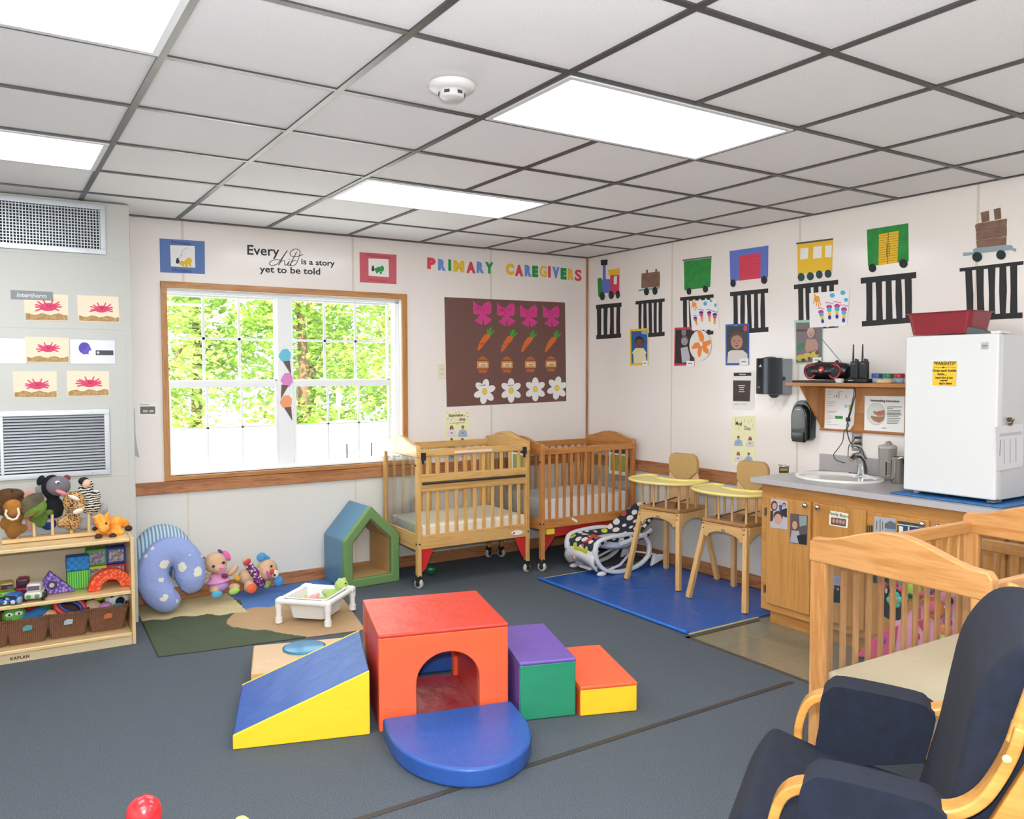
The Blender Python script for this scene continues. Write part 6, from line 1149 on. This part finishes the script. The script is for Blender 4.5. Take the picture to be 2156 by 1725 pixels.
r_, f_ = art(WF, 'note_paper', 'yellow handwritten note to parents on the fridge door', 'note', fz_, [('paper', P('#EBC12E', .7), [[(413, 550), (609, 549), (598, 760), (405, 750)]]), ('ink_flourish', P('#3A3416', .6), [el(497, 604, 12, 6, 10), [(418, 600), (460, 606), (480, 603), (480, 606), (460, 609), (418, 603)], [(512, 603), (560, 598), (600, 606), (600, 609), (560, 601), (512, 606)]])])
for tx, X, Y, s in (('*PARENTS*', 508, 582, .030), ('Does each bottle', 505, 638, .0235), ('have....', 488, 667, .024), ("baby's first & last", 503, 695, .0175), ('name?', 502, 717, .020), ("day's date?", 515, 743, .021)): q = f_(X, Y); text(tx, s*.74, P('#2E2A14', .6), r_, q[0], q[1], -.0026, bold=.0004)
# bin on top, clip and paper on the side
bz3 = fz1+.0005; qa = on(0, -.46, 1912, 708); qb = on(0, -.46, 2030, 700); ra, rb_ = on(0, -.46, 1903, 655).y, on(0, -.46, 2058, 652).y; rb = thing('red_bin', 'dark red plastic bin on top of the fridge', 'bin', (-.30, (ra+rb_)/2+.035, bz3+.013), 0)
tub('bin_body', .20, (ra-rb_)-.085, .23, (ra-rb_)-.04, 0, .115, P('#8E2430', .35), rb, .006, 6, .03, .012)
gp = thing('grey_tool', 'small dark grey plastic piece in front of the red bin', 'plastic piece', (-.50, -3.74, bz3)); MB().prism([(-.03, 0), (.09, 0), (.06, .018), (.0, .035), (-.02, .04)], -.02, .02).build('piece', P('#55585C', .5), gp, bev=.004); gp.rotation_euler.z = R(-90); gp.location.z += .001
cp = thing('fridge_paper', 'white form hanging from a magnet clip on the fridge side', 'paper', (-.53, fy1-.002, 1.05), 0)
def fsd(X, Y): q = on(1, fy1, *fz_(X, Y)); return q.x, q.z
o0 = fsd(930, 1460); cp.location = (o0[0], fy1-.0025, o0[1]); mk = lambda pts: [(a-o0[0], b_-o0[1]) for a, b_ in (fsd(*q) for q in pts)]
MB().prism(mk([(915, 1095), (1150, 1060), (1140, 1420), (930, 1460)]), -.002, -.001).build('form', P('#DAD9DC', .6), cp); MB().prism(mk([(950, 1150), (1135, 1130), (1135, 1155), (950, 1175)]), -.0026, -.0021).build('header_band', P('#B9BABF', .6), cp)
MB().prism(mk([(955, 1200), (962, 1200), (955, 1330), (948, 1330)]), -.0026, -.0021).prism(mk([(985, 1195), (989, 1195), (992, 1400), (988, 1400)]), -.0026, -.0021).prism(mk([(1035, 1190), (1039, 1190), (1040, 1395), (1036, 1395)]), -.0026, -.0021).prism(mk([(1083, 1185), (1087, 1185), (1088, 1385), (1084, 1385)]), -.0026, -.0021).build('table_lines', P('#8E9096', .6), cp)
cl_ = thing('magnet_clip', 'small bronze magnet clip above the form on the fridge side', 'clip', (*[fsd(1035, 1070)[0], fy1-.004], fsd(1035, 1070)[1])); MB().cyl((-.008, .0035, .022), (-.008, -.012, .022), .011, 14).box(-.012, -.008, -.008, .012, .0, .006).beam((.0, -.008, 0), (.014, -.014, .024), .004, .004).build('clip', P('#6A5A44', .35, .8), cl_)

# ---------------------------------------------------------------- wall shelf with its load, dispensers, outlet
s_top = wood('#B67B40', '#9C6330', 'y', 5, .4); SHX = -.27
ws2 = thing('wall_shelf', 'wooden wall shelf with bracket and board above the sink', 'shelf', (0, 0, 0))
MB().box(SHX, -3.40, 1.468, -.001, -2.42, 1.490).build('shelf_board', s_top, ws2, bev=.002); MB().box(-.022, -3.40, 1.180, -.001, -2.505, 1.4675).build('back_board', s_top, ws2)
MB().box(-.026, -3.40, 1.175, -.001, -2.50, 1.1795).build('edge_strip', wood('#B0642E', '#8E4A1E', 'y', 5, .4), ws2)
MB().prism([(-.0225, 1.4675), (-.25, 1.4675), (-.0225, 1.19)], -2.530, -2.515, 'y').build('bracket', wood('#B67B40', '#9C6330', 'z', 5, .4), ws2)
SZ = 1.4905
WD2 = Wall('board')
bzb = Z(1640, 700, 7.189)
_on = on
def boardart(name, lb, layers, group=None):
    return art(WDB, name, lb, 'notice', bzb, layers, group)
class WBd(Wall):
    def pt(s, u, v): q = on(0, -.0232, u, v); return -q.y, q.z
    def place(s, a, b): return (-.0232, -a, b), -pi/2
WDB = WBd('board')
r_, f_ = boardart('hand_washing_sign', 'white handwashing instructions notice with a round picture', [('paper', pp, [[(1300, 962), (1908, 970), (1890, 1520), (1292, 1480)]]), ('picture_ring', P('#8E9488', .5), [el(1472, 1237, 140, 166, 36)]), ('picture', P('#D4D8D0', .4), [el(1472, 1237, 136, 162, 36)]), ('hands', P('#A8745C', .5), [[(1430, 1190), (1480, 1200), (1600, 1175), (1605, 1260), (1500, 1265), (1440, 1230)], [(1400, 1260), (1470, 1275), (1600, 1270), (1590, 1330), (1520, 1370), (1440, 1340), (1395, 1290)]]), ('text_lines', P('#4A4A4C', .6), [rect(1640, y, 1640+w_, y+9) for y, w_ in ((1125, 225), (1150, 90), (1182, 210), (1203, 200), (1224, 210), (1245, 220), (1266, 180), (1296, 200), (1324, 190), (1352, 180), (1376, 160))])])
q = f_(1605, 1052); text('Handwashing Instructions', .0185, ink, r_, q[0], q[1], -.0036, bold=.0005); q = f_(1595, 1455); text('CALTAB', .008, ink, r_, q[0], q[1], -.0036)
r_, f_ = boardart('diaper_chart', 'white printed notice with small figures and a green box beside the cords', [('paper', pp, [[(705, 848), (1165, 860), (1135, 1390), (1075, 1478), (690, 1450)]]), ('figures', P('#3C5A44', .6), [rect(908, 900, 916, 998), rect(908, 898, 970, 904), rect(872, 945, 884, 990), rect(1016, 950, 1024, 998), rect(834, 955, 842, 985)]), ('green_box', P('#3F8A3E', .6), [[(852, 1262), (970, 1266), (968, 1312), (852, 1308)]]), ('blue_icon', P('#9CC8E0', .6), [el(1018, 1118, 24, 26)]), ('cup_icon', P('#A8C83A', .6), [[(1060, 1095), (1098, 1098), (1090, 1180), (1062, 1178)]]), ('text_lines', P('#A9A6B4', .6), [rect(735, y, 735+w_, y+5) for y, w_ in ((900, 60), (935, 60), (985, 50), (1050, 140), (1075, 120), (1110, 100), (1195, 150), (1215, 120), (1265, 90), (1300, 100), (1358, 60), (1395, 170))])])
# boombox
bb = thing('boombox', 'black and red portable stereo on the wall shelf', 'stereo', (-.125, -2.635, SZ+.0145), -pi/2-.1)
MB().tube([(-.165, 0, .052), (-.15, .0, .056), (-.08, -.005, .060), (.08, -.005, .060), (.15, 0, .056), (.165, 0, .052)], [.034, .05, .056, .056, .05, .034], 20).build('body', P('#17181B', .25), bb)
for x in (-.095, .095):
    sp = MB().lathe([(.048, 0), (.050, .006), (.044, .010), (.042, .006)], (x, -.045, .056), 28, (0, -1, .08)).build('speaker_ring', P('#B01E22', .2, .3), bb); MB().lathe([(.042, .0), (.030, .006), (.012, .010), (0, .011)], (x, -.049, .056), 24, (0, -1, .08)).build('speaker_cone', P('#202226', .6), sp)
MB().lathe([(.022, 0), (.024, .004), (.018, .007), (.0, .008)], (0, -.058, .066), 22, (0, -1, .1)).build('dial', P('#A82A26', .25), bb); MB().box(-.008, -.0685, .060, .010, -.0665, .070).build('display', P('#D8D8B8', .4), bb)
for x in (-.07, .07): MB().ell((x, 0, .115), (.014, .012, .012)).build('button', P('#2A1A1C', .3), bb)
MB().tube([(.09, .02, .11), (-.09, .03, .275)], .0022, 8).build('antenna', P('#8E8E90', .25, 1), bb)
o = tag(MB().box(-.14, -.19, 0, .06, .13, .0135).build('black_tray', P('#1C1D20', .45), bev=.003), 'flat black case under the portable stereo', 'case'); o.location = (-.125, -2.60, SZ+.0002)
for k, (y, lb) in enumerate(((-2.842, 'black walkie talkie with antenna, nearest the stereo'), (-2.905, 'black walkie talkie with antenna, nearest the craft tins'))):
    if k == 0:
        wk = thing('walkie_talkie', lb, 'two way radio', (-.145, y, SZ+.026), -pi/2, 'walkie talkies standing in their charger'); MB().box(-.025, -.016, 0, .025, .016, .105).build('body', P('#1B1C1F', .5), wk, bev=.006); MB().tube([(-.014, 0, .104), (-.014, 0, .14), (-.014, 0, .21)], [.0065, .0055, .0035], 8).build('antenna', blk, wk)
        MB().cyl((.004, 0, .104), (.004, 0, .122), .006, 10).build('knob', blk, wk); MB().cyl((.018, 0, .104), (.018, 0, .118), .005, 10).build('knob', blk, wk); MB().box(-.014, -.0175, .088, .010, -.0165, .092).build('mark', P('#8E9094', .5), wk)
    else: dup(wk, None, (-.145, y, SZ+.026), None, lb)
ch = thing('radio_charger', 'black double charger base holding the two walkie talkies', 'charger', (-.145, -2.873, SZ+.0003), -pi/2); MB().box(-.07, -.035, 0, .07, .03, .0255).build('base', P('#232427', .4), ch, bev=.006); MB().box(-.052, -.0365, .012, -.02, -.0352, .017).build('label', P('#C9CACC', .5), ch)
o = tag(MB().lathe([(0, 0), (.026, 0), (.027, .006), (.027, .020), (.028, .021), (.028, .026), (0, .027)]).build('plastic_tub', P('#DADBDC', .4)), 'small white lidded pot on the shelf in front of the stereo', 'pot'); o.location = (-.235, -2.795, SZ+.0003)
for k, (y, c_, lb) in enumerate(((-2.975, '#2F4E94', 'clear craft tin with blue lid on the wall shelf'), (-3.045, '#2F7A4C', 'clear craft tin with green lid on the wall shelf'), (-3.115, '#A8283C', 'clear craft tin with red lid, nearest the fridge'))):
    t = thing('craft_tin', lb, 'tin', (-.12, y, SZ+.0003), 0, 'craft tins on the wall shelf'); MB().lathe([(0, 0), (.028, 0), (.029, .03), (0, .031)]).build('pot', P('#B9C4D4', .2, trans=.3), t); MB().lathe([(.031, .0312), (.032, .036), (.032, .054), (.030, .057), (0, .057)]).build('lid', P(c_, .35), t)
o = tag(MB().lathe([(.024, 0), (.045, 0), (.045, .022), (.024, .022), (.024, 0)], n=32).build('masking_tape', P('#D9BC8C', .6)), 'roll of masking tape at the front of the shelf near the fridge', 'tape roll'); o.location = (-.215, -3.085, SZ+.0003)
# paper towel dispenser
td = thing('towel_dispenser', 'dark grey paper towel dispenser on the wall left of the shelf', 'towel dispenser', (0, -2.165, 1.403)); smk = P('#2F363A', .16, .3)
MB().box(-.115, -.105, .0, -.001, .105, .245).build('housing', P('#9BA3A8', .35, .2), td, bev=.012, seg=3)
q = [(-.1185-.03*(1-(y/.112)**2), y) for y in [(-.112+.224*k/12) for k in range(13)]]; mb = MB(); poly = q+[(-.1155, .112), (-.1155, -.112)]
mb.prism([(x, y) for x, y in poly], .003, .25, 'z').build('front_cover', smk, td, bev=.004); MB().ell((-.08, .0, .246), (.05, .085, .018)).build('top_dome', smk, td)
MB().lathe([(.04, .0), (.03, -.012), (.018, -.022), (.012, -.024)], (-.065, .0, .0), 20).build('outlet_nozzle', P('#3A3F42', .4), td); MB().prism([(-.02, -.015), (.02, -.018), (.005, -.06), (-.03, -.085)], .0, .002).build('paper_end', pp, td, loc=(-.065, .0, -.012), rz=R(-90))
MB().cyl((-.10, -.1055, .11), (-.10, -.112, .11), .014, 14).build('lock', P('#1F2124', .3), td)
lg = MB().prism([(-.014, .19), (.014, .19), (0, .208)], -.1435, -.1425).build('maker_mark', P('#C9CCCE', .4), td, rz=R(-90), loc=(0, .055, 0)); text('soPull', .018, P('#C9CCCE', .5), td, 0, 0, 0).location = (-.1425, .06, .045); td.children[-1].rotation_euler.z = -pi/2
sd_ = thing('soap_dispenser', 'black soap dispenser on the wall below the wall shelf', 'soap dispenser', (0, -2.385, 1.100)); sbk = P('#17201F', .2, coat=.3)
def so_poly(r): return [(-.068*r, .02), (-.05*r, .0), (.05*r, .0), (.068*r, .02), (.07*r, .16)]+[(.07*r*cos(a), .17+.09*sin(a)*r) for a in [pi*k/12 for k in range(13)]]+[(-.07*r, .16)]
MB().prism(so_poly(1.1), -.06, -.001).build('back_plate', sbk, sd_, rz=-pi/2, bev=.004); MB().prism([(a, b_-.012) for a, b_ in so_poly(.92)], -.088, -.061).build('cover', sbk, sd_, rz=-pi/2, bev=.014, seg=4); MB().box(-.045, -.095, -.008, .045, -.0885, .055).build('push_bar', P('#2A3534', .12), sd_, rz=-pi/2, bev=.003); MB().box(-.018, -.0893, .205, .016, -.0882, .210).build('maker_mark', P('#C9CCCE', .5), sd_, rz=-pi/2)
ou = thing('wall_outlet', 'stainless wall outlet plate with two black plugs above the sink', 'outlet', (-.0006, -2.767, 1.055)); MB().box(-.037, -.005, 0, .037, 0, .118).build('plate', P('#A9A69E', .3, .9), ou, rz=-pi/2, bev=.002)
for z in (.035, .082): s_ = MB().box(-.016, -.007, z-.017, .016, -.0052, z+.017).build('socket', P('#E4DFCF', .4), ou, rz=-pi/2, bev=.002)
cd_ = thing('power_cords', 'black power cords hanging from the shelf down to the outlet', 'cord', (-.07, -2.72, 1.10)); o3 = cd_.location
def cz3(x, X, Y): return on(0, x, *mz(X, Y))-o3
MB().tube([cz3(-.045, *q)+Vector((-.0, 0, 0)) for q in spline([(1205, 762), (1212, 820), (1190, 900), (1165, 1000), (1145, 1060), (1135, 1120), (1145, 1200), (1170, 1265), (1205, 1275)], 4)], .0034, 8).build('cord', blk, cd_)
MB().tube([cz3(-.045, *q) for q in spline([(1200, 765), (1195, 830), (1175, 920), (1155, 1000), (1140, 1060), (1150, 1110), (1110, 1160), (1095, 1250), (1050, 1320), (1015, 1370), (1040, 1420), (1120, 1445)], 4)], .0026, 8).build('cord', blk, cd_)
MB().tube([cz3(-.045, *q) for q in spline([(1145, 1390), (1150, 1300), (1175, 1260), (1210, 1222)], 4)], .0026, 8).build('cord', blk, cd_)
for X, Y in ((1228, 1215), (1228, 1273)): c_ = cz3(-.03, X, Y); MB().box(c_.x-.012, c_.y-.012, c_.z-.008, c_.x+.018, c_.y+.014, c_.z+.008).build('plug', blk, cd_, bev=.003)
c_ = cz3(-.05, 1145, 1050); MB().box(c_.x-.01, c_.y-.011, c_.z-.013, c_.x+.01, c_.y+.011, c_.z+.013).build('adapter_block', blk, cd_, bev=.003)

# smoke detector
q = on(2, CH, 951, 172); sdz = thing('smoke_detector', 'round white smoke detector on the ceiling', 'smoke detector', (q.x, q.y, CH-.0075)); MB().lathe([(.0, 0), (.082, 0), (.084, -.006), (.080, -.020), (.060, -.028), (.046, -.030), (.044, -.046), (.035, -.052), (0, -.053)], n=36).build('housing', P('#E2DEDA', .4), sdz)
for a in range(0, 360, 60): MB().box(-.010, -.0475, -.044, .010, -.0455, -.033).build('vent_slot', P('#3A4048', .5), sdz, rz=R(a+10))

# info sheets taped inside the clear end panels of the two cribs by the window
for cn, ox_, oy_, pts in (('crib', C1[0]-.012+.955, C1[1], [(1074, 929), (1108, 933), (1108, 1005), (1076, 1000)]), ('crib.001', CK[0]+.965, CK[1], [(1282, 932), (1318, 936), (1321, 1003), (1281, 998)])):
    c_ = bpy.data.objects[cn]; X_ = ox_-.026; f = MB(); g = MB(); h = MB(); q = [on(0, X_, *p_) for p_ in pts]; rzc = c_.rotation_euler.z
    loc_ = [Matrix.Rotation(-rzc, 3, 'Z') @ (v_-c_.location) for v_ in q]; ya, yb = (loc_[0].y+loc_[3].y)/2, (loc_[1].y+loc_[2].y)/2; za, zb = loc_[2].z, loc_[0].z; xx = c_ and (ox_-c_.location.x)-.021
    sh_ = MB().box(xx-.0015, min(ya, yb), za, xx-.0005, max(ya, yb), zb).build('info_sheet', P('#E2E0D8', .6), c_)
    y0, y1 = min(ya, yb), max(ya, yb); MB().box(xx-.0024, y0+.02, za+.03, xx-.0016, y1-.02, zb-.10).build('green_panel', P('#8E9A4A', .6), sh_); MB().box(xx-.0024, y0+.02, zb-.085, xx-.0016, y1-.02, zb-.02).build('dark_picture', P('#3A3C38', .5), sh_)

# ---------------------------------------------------------------- glider chair
gt = R(32); gl_ = thing('glider_chair', 'navy cushioned glider rocking chair with bent wooden arms in the foreground', 'chair', (-2.87, -4.60, 0), gt)
nav = P('#0D1422', .95, bump=(160, .35, .004), var=('#121A2C', 26)); gw = wood('#C99048', '#B67C38', 'y', 6, .3)
def rnd_(pf, n=4):
    m_ = len(pf); out = []
    for i in range(m_):
        p0, p1, p2, p3 = (Vector(pf[(i+d_) % m_]) for d_ in (-1, 0, 1, 2))
        for k in range(n): t_ = k/n; q = .5*((2*p1)+(p2-p0)*t_+(2*p0-5*p1+4*p2-p3)*t_*t_+(3*p1-p0-3*p2+p3)*t_**3); out.append((q.x, q.y))
    return out
def cushion(name, prof, xa, xb, bev, bow_=0):
    prof = rnd_(prof)
    return MB().prism(prof, xa, xb, 'x').build(name, nav, gl_, bev=bev, seg=5)
cushion('seat_cushion', [(-.40, .40), (-.20, .445), (-.02, .475), (.07, .50), (.13, .512), (.17, .46), (.20, .39), (.225, .30), (.25, .17), (.20, .12), (.14, .14), (.11, .26), (.05, .33), (-.10, .33), (-.40, .30)], -.268, .272, .03)
cushion('back_cushion', [(-.25, .36), (-.27, .50), (-.300, .63), (-.325, .77), (-.350, .885), (-.395, .965), (-.445, 1.0), (-.51, .995), (-.55, .95), (-.535, .85), (-.48, .68), (-.43, .50), (-.40, .36)], -.255, .262, .045)
MB().prism([(-.41, .48), (-.455, .48), (-.59, .96), (-.545, .97)], -.22, .22, 'x').build('back_pad', nav, gl_, bev=.02, seg=4)
for xa, xb, z0 in ((.232, .328, .455), (-.335, -.240, .45)):
    q = [(-.0, .625), (-.02, .658), (-.06, .672), (-.24, .660), (-.275, .645), (-.292, .62), (-.268, .505), (-.26, z0+.04), (-.12, z0+.005), (-.0, z0), (.012, z0+.04), (.004, .54)]
    MB().prism(rnd_(q, 3), xa, xb, 'x').build('arm_pad', nav, gl_, bev=.022, seg=5)
for sx2, xc in ((1, .28), (-1, -.288)):
    pth = [Vector((xc, y, z)) for y, z in [tuple(q) for q in spline([(-.10, .27), (-.02, .29), (.035, .36), (.058, .46), (.06, .53), (.035, .60), (-.02, .628), (-.12, .632), (-.24, .628), (-.305, .635), (-.352, .672), (-.385, .73), (-.408, .79), (-.42, .84)], 4)]]
    MB().sweep(pth, .058, .024, (1, 0, 0)).build('arm_rest', gw, gl_, bev=.006, seg=3)
    MB().sweep([(xc, -.425, .83), (xc, -.44, .90), (xc, -.47, 1.0)], .03, .03, (1, 0, 0)).build('back_upright', gw, gl_, bev=.006)
    MB().sweep([(xc-sx2*.005, -.60, .985), (xc-sx2*.005, -.47, .78), (xc-sx2*.005, -.34, .50), (xc-sx2*.005, -.22, .24)], .026, .050, (1, 0, 0)).build('back_post', gw, gl_, bev=.005)
    MB().cyl((xc, -.41, .80), (xc, -.445, .93), .016, 12).build('dowel', gw, gl_); MB().lathe([(.009, 0), (.008, .003), (0, .004)], (xc+sx2*.0295-(0 if sx2 > 0 else 0), -.395, .775), 12, (sx2, 0, 0)).build('screw_cap', P('#E6C68E', .4), gl_)
    MB().box(xc-.02, -.42, .225, xc+.02, .10, .265).build('side_rail', gw, gl_, bev=.005)
    MB().box(xc-.03, -.46, .001, xc+.03, .12, .035).build('base_rail', gw, gl_, bev=.006)
    for y in (-.30, -.02): MB().beam((xc+sx2*.0, y, .034), (xc, y*.9-.01, .23), .03, .035, (1, 0, 0)).build('base_post', gw, gl_, bev=.004)
for y in (-.36, .02): MB().box(-.26, y-.03, .005, .255, y+.03, .03).build('cross_bar', gw, gl_)
MB().box(-.26, -.36, .235, .26, .08, .295).build('seat_frame', gw, gl_)
for z in (.55, .75, .92): MB().box(-.26, -.43-(z-.5)*.33, z, .26, -.41-(z-.5)*.33, z+.04).build('back_slat', gw, gl_)

# ---------------------------------------------------------------- pink play gym behind the nearest crib
qz = Z(1730, 1160, 5.752); GXP = -1.02
def gp_(X, Y): q = on(0, GXP, *qz(X, Y)); return q.y, q.z
gym = thing('play_gym', 'pink folded baby play gym with hanging toys standing behind the nearest crib', 'play gym', (GXP, -3.70, 0)); pkf = P('#E58FA6', .85, bump=(20, .4), var=('#E9A9BA', 9)); pkd = P('#D84E78', .85, bump=(20, .4))
def gpoly(name, mat, pts, d0, d1, bev=0):
    q = [(a+3.70, max(.004, b_)) for a, b_ in (gp_(*t) for t in pts)]; return MB().prism(q, d0, d1, 'x').build(name, mat, gym, bev=bev)
gpoly('mat', pkf, [(820, 940), (1000, 790), (1100, 700), (1300, 545), (1480, 500), (1690, 500), (1700, 1200), (1400, 1500), (900, 1500), (760, 1300)], -.02, .08, .02)
gpoly('mat_border', pkd, [(440, 1270), (600, 1100), (830, 930), (960, 890), (900, 1330), (700, 1320), (600, 1290)], -.035, .04, .012)
gpoly('dark_base', P('#4A4448', .8), [(440, 1285), (600, 1300), (800, 1390), (760, 1500), (600, 1480)], -.03, .03, .01)
gpoly('strap', P('#E9B0C8', .8), [(290, 1560), (420, 1360), (470, 1380), (370, 1560)], -.01, .0)
gpoly('red_roof', P('#C93A4E', .8), [(1160, 860), (1330, 800), (1330, 1040), (1290, 1010), (1220, 900)], -.026, -.0202); gpoly('pink_patch', pkd, [(1150, 660), (1230, 680), (1230, 820), (1150, 830)], -.026, -.0202)
def gell(name, c_, X, Y, r_, dx=-.05, parent=None, fl=.5):
    a, b_ = gp_(X, Y); k_ = .00048; return MB().ell((dx, a+3.70, b_), (r_*k_*fl, r_*k_, r_*k_)).build(name, P(c_, .4), parent or gym)
for X, Y in ((845, 395), (1055, 440), (1325, 505)): gell('bead', '#E0466A', X, Y, 34, -.06, None, 1)
bug = gell('green_toy', '#A9CC3A', 1190, 470, 100, -.06); gell('spot', '#2A2A2A', 1195, 515, 26, -.083, bug); gell('wing', '#8ABF3A', 1110, 440, 48, -.06, bug); gell('wing', '#8ABF3A', 1110, 510, 44, -.06, bug)
def gring(name, c_, pts, r_=.006): return MB().tube([Vector((-.06, a+3.70, b_)) for a, b_ in (gp_(*t) for t in pts)], r_, 8, True).build(name, P(c_, .4), gym)
hr_ = gring('house_ring', '#3FB8A8', [(920, 430), (920, 320), (975, 270), (1040, 320), (1040, 430)]); gell('house_centre', '#C93A6A', 975, 375, 38, -.06, hr_)
fl_ = gell('flower_toy', '#4FC0A8', 975, 570, 62, -.062); 
for k in range(6): gell('petal', '#4FC0A8', 975+58*cos(k*pi/3), 570+62*sin(k*pi/3), 34, -.062, fl_)
gell('flower_centre', '#F08A4A', 972, 572, 46, -.072, fl_); oh = gring('orange_house_ring', '#F08A2E', [(1345, 490), (1345, 430), (1410, 395), (1475, 440), (1470, 500)]); gell('house_centre', '#7A4A94', 1415, 460, 36, -.06, oh)
gell('orange_toy', '#F08A3A', 1410, 680, 105, -.03); gell('toy_centre', '#E0607A', 1420, 660, 62, -.055); gell('owl_eye', '#F0EEE8', 1565, 685, 34, -.03); gell('owl_pupil', '#1E1E1E', 1570, 690, 16, -.042); gell('red_knob', '#D8403A', 1560, 725, 34, -.024); gell('green_knob', '#3F9A5A', 1560, 775, 36, -.024); gell('purple_knob', '#B04A90', 1560, 850, 44, -.024); gell('orange_patch', '#F08A3A', 1540, 950, 60, -.024); gell('lime_toy', '#B4CC3A', 1545, 1080, 60, -.03); gell('dark_patch', '#3A2A30', 1580, 590, 38, -.024)
gell('red_flower', '#D8403A', 1175, 1020, 40, -.022); gell('blue_flower', '#5A5AA8', 790, 1060, 38, -.036)

# ---------------------------------------------------------------- toy with knobs at the bottom edge of the photo
ra_ = on(2, .50, 303, 1712); rb2 = on(2, .46, 508, 1738)
at_ = thing('activity_toy', 'toy stand with a red domed knob and a small green knob at the bottom edge', 'toy', (ra_.x, ra_.y, 0)); dv = rb2-ra_
MB().lathe([(.0, .425), (.030, .425), (.032, .45), (.0395, .475), (.041, .50), (.035, .523), (.018, .537), (0, .541)], n=24).build('red_knob', P('#D8282E', .22, coat=.4), at_)
MB().lathe([(0, .385), (.014, .385), (.016, .44), (.021, .455), (.021, .468), (.012, .478), (0, .48)], (dv.x, dv.y, 0), 20).build('green_knob', P('#B6E07A', .3), at_)
MB().lathe([(0, .35), (.09, .35), (.10, .37), (.09, .39), (0, .395)], (dv.x*.5, dv.y*.5, 0), 30, sx=1.9).build('tray', P('#B98CB4', .4), at_, rz=0)
MB().lathe([(.028, .388), (.028, .43)], n=18).build('knob_stem', P('#E0A84A', .4), at_)
for x, y in ((-.03, 0), (dv.x+.03, dv.y), (dv.x*.5, dv.y*.5-.08)): MB().cyl((x, y, .001), (x, y, .355), .014, 12).build('leg', P('#4A7AB8', .4), at_)
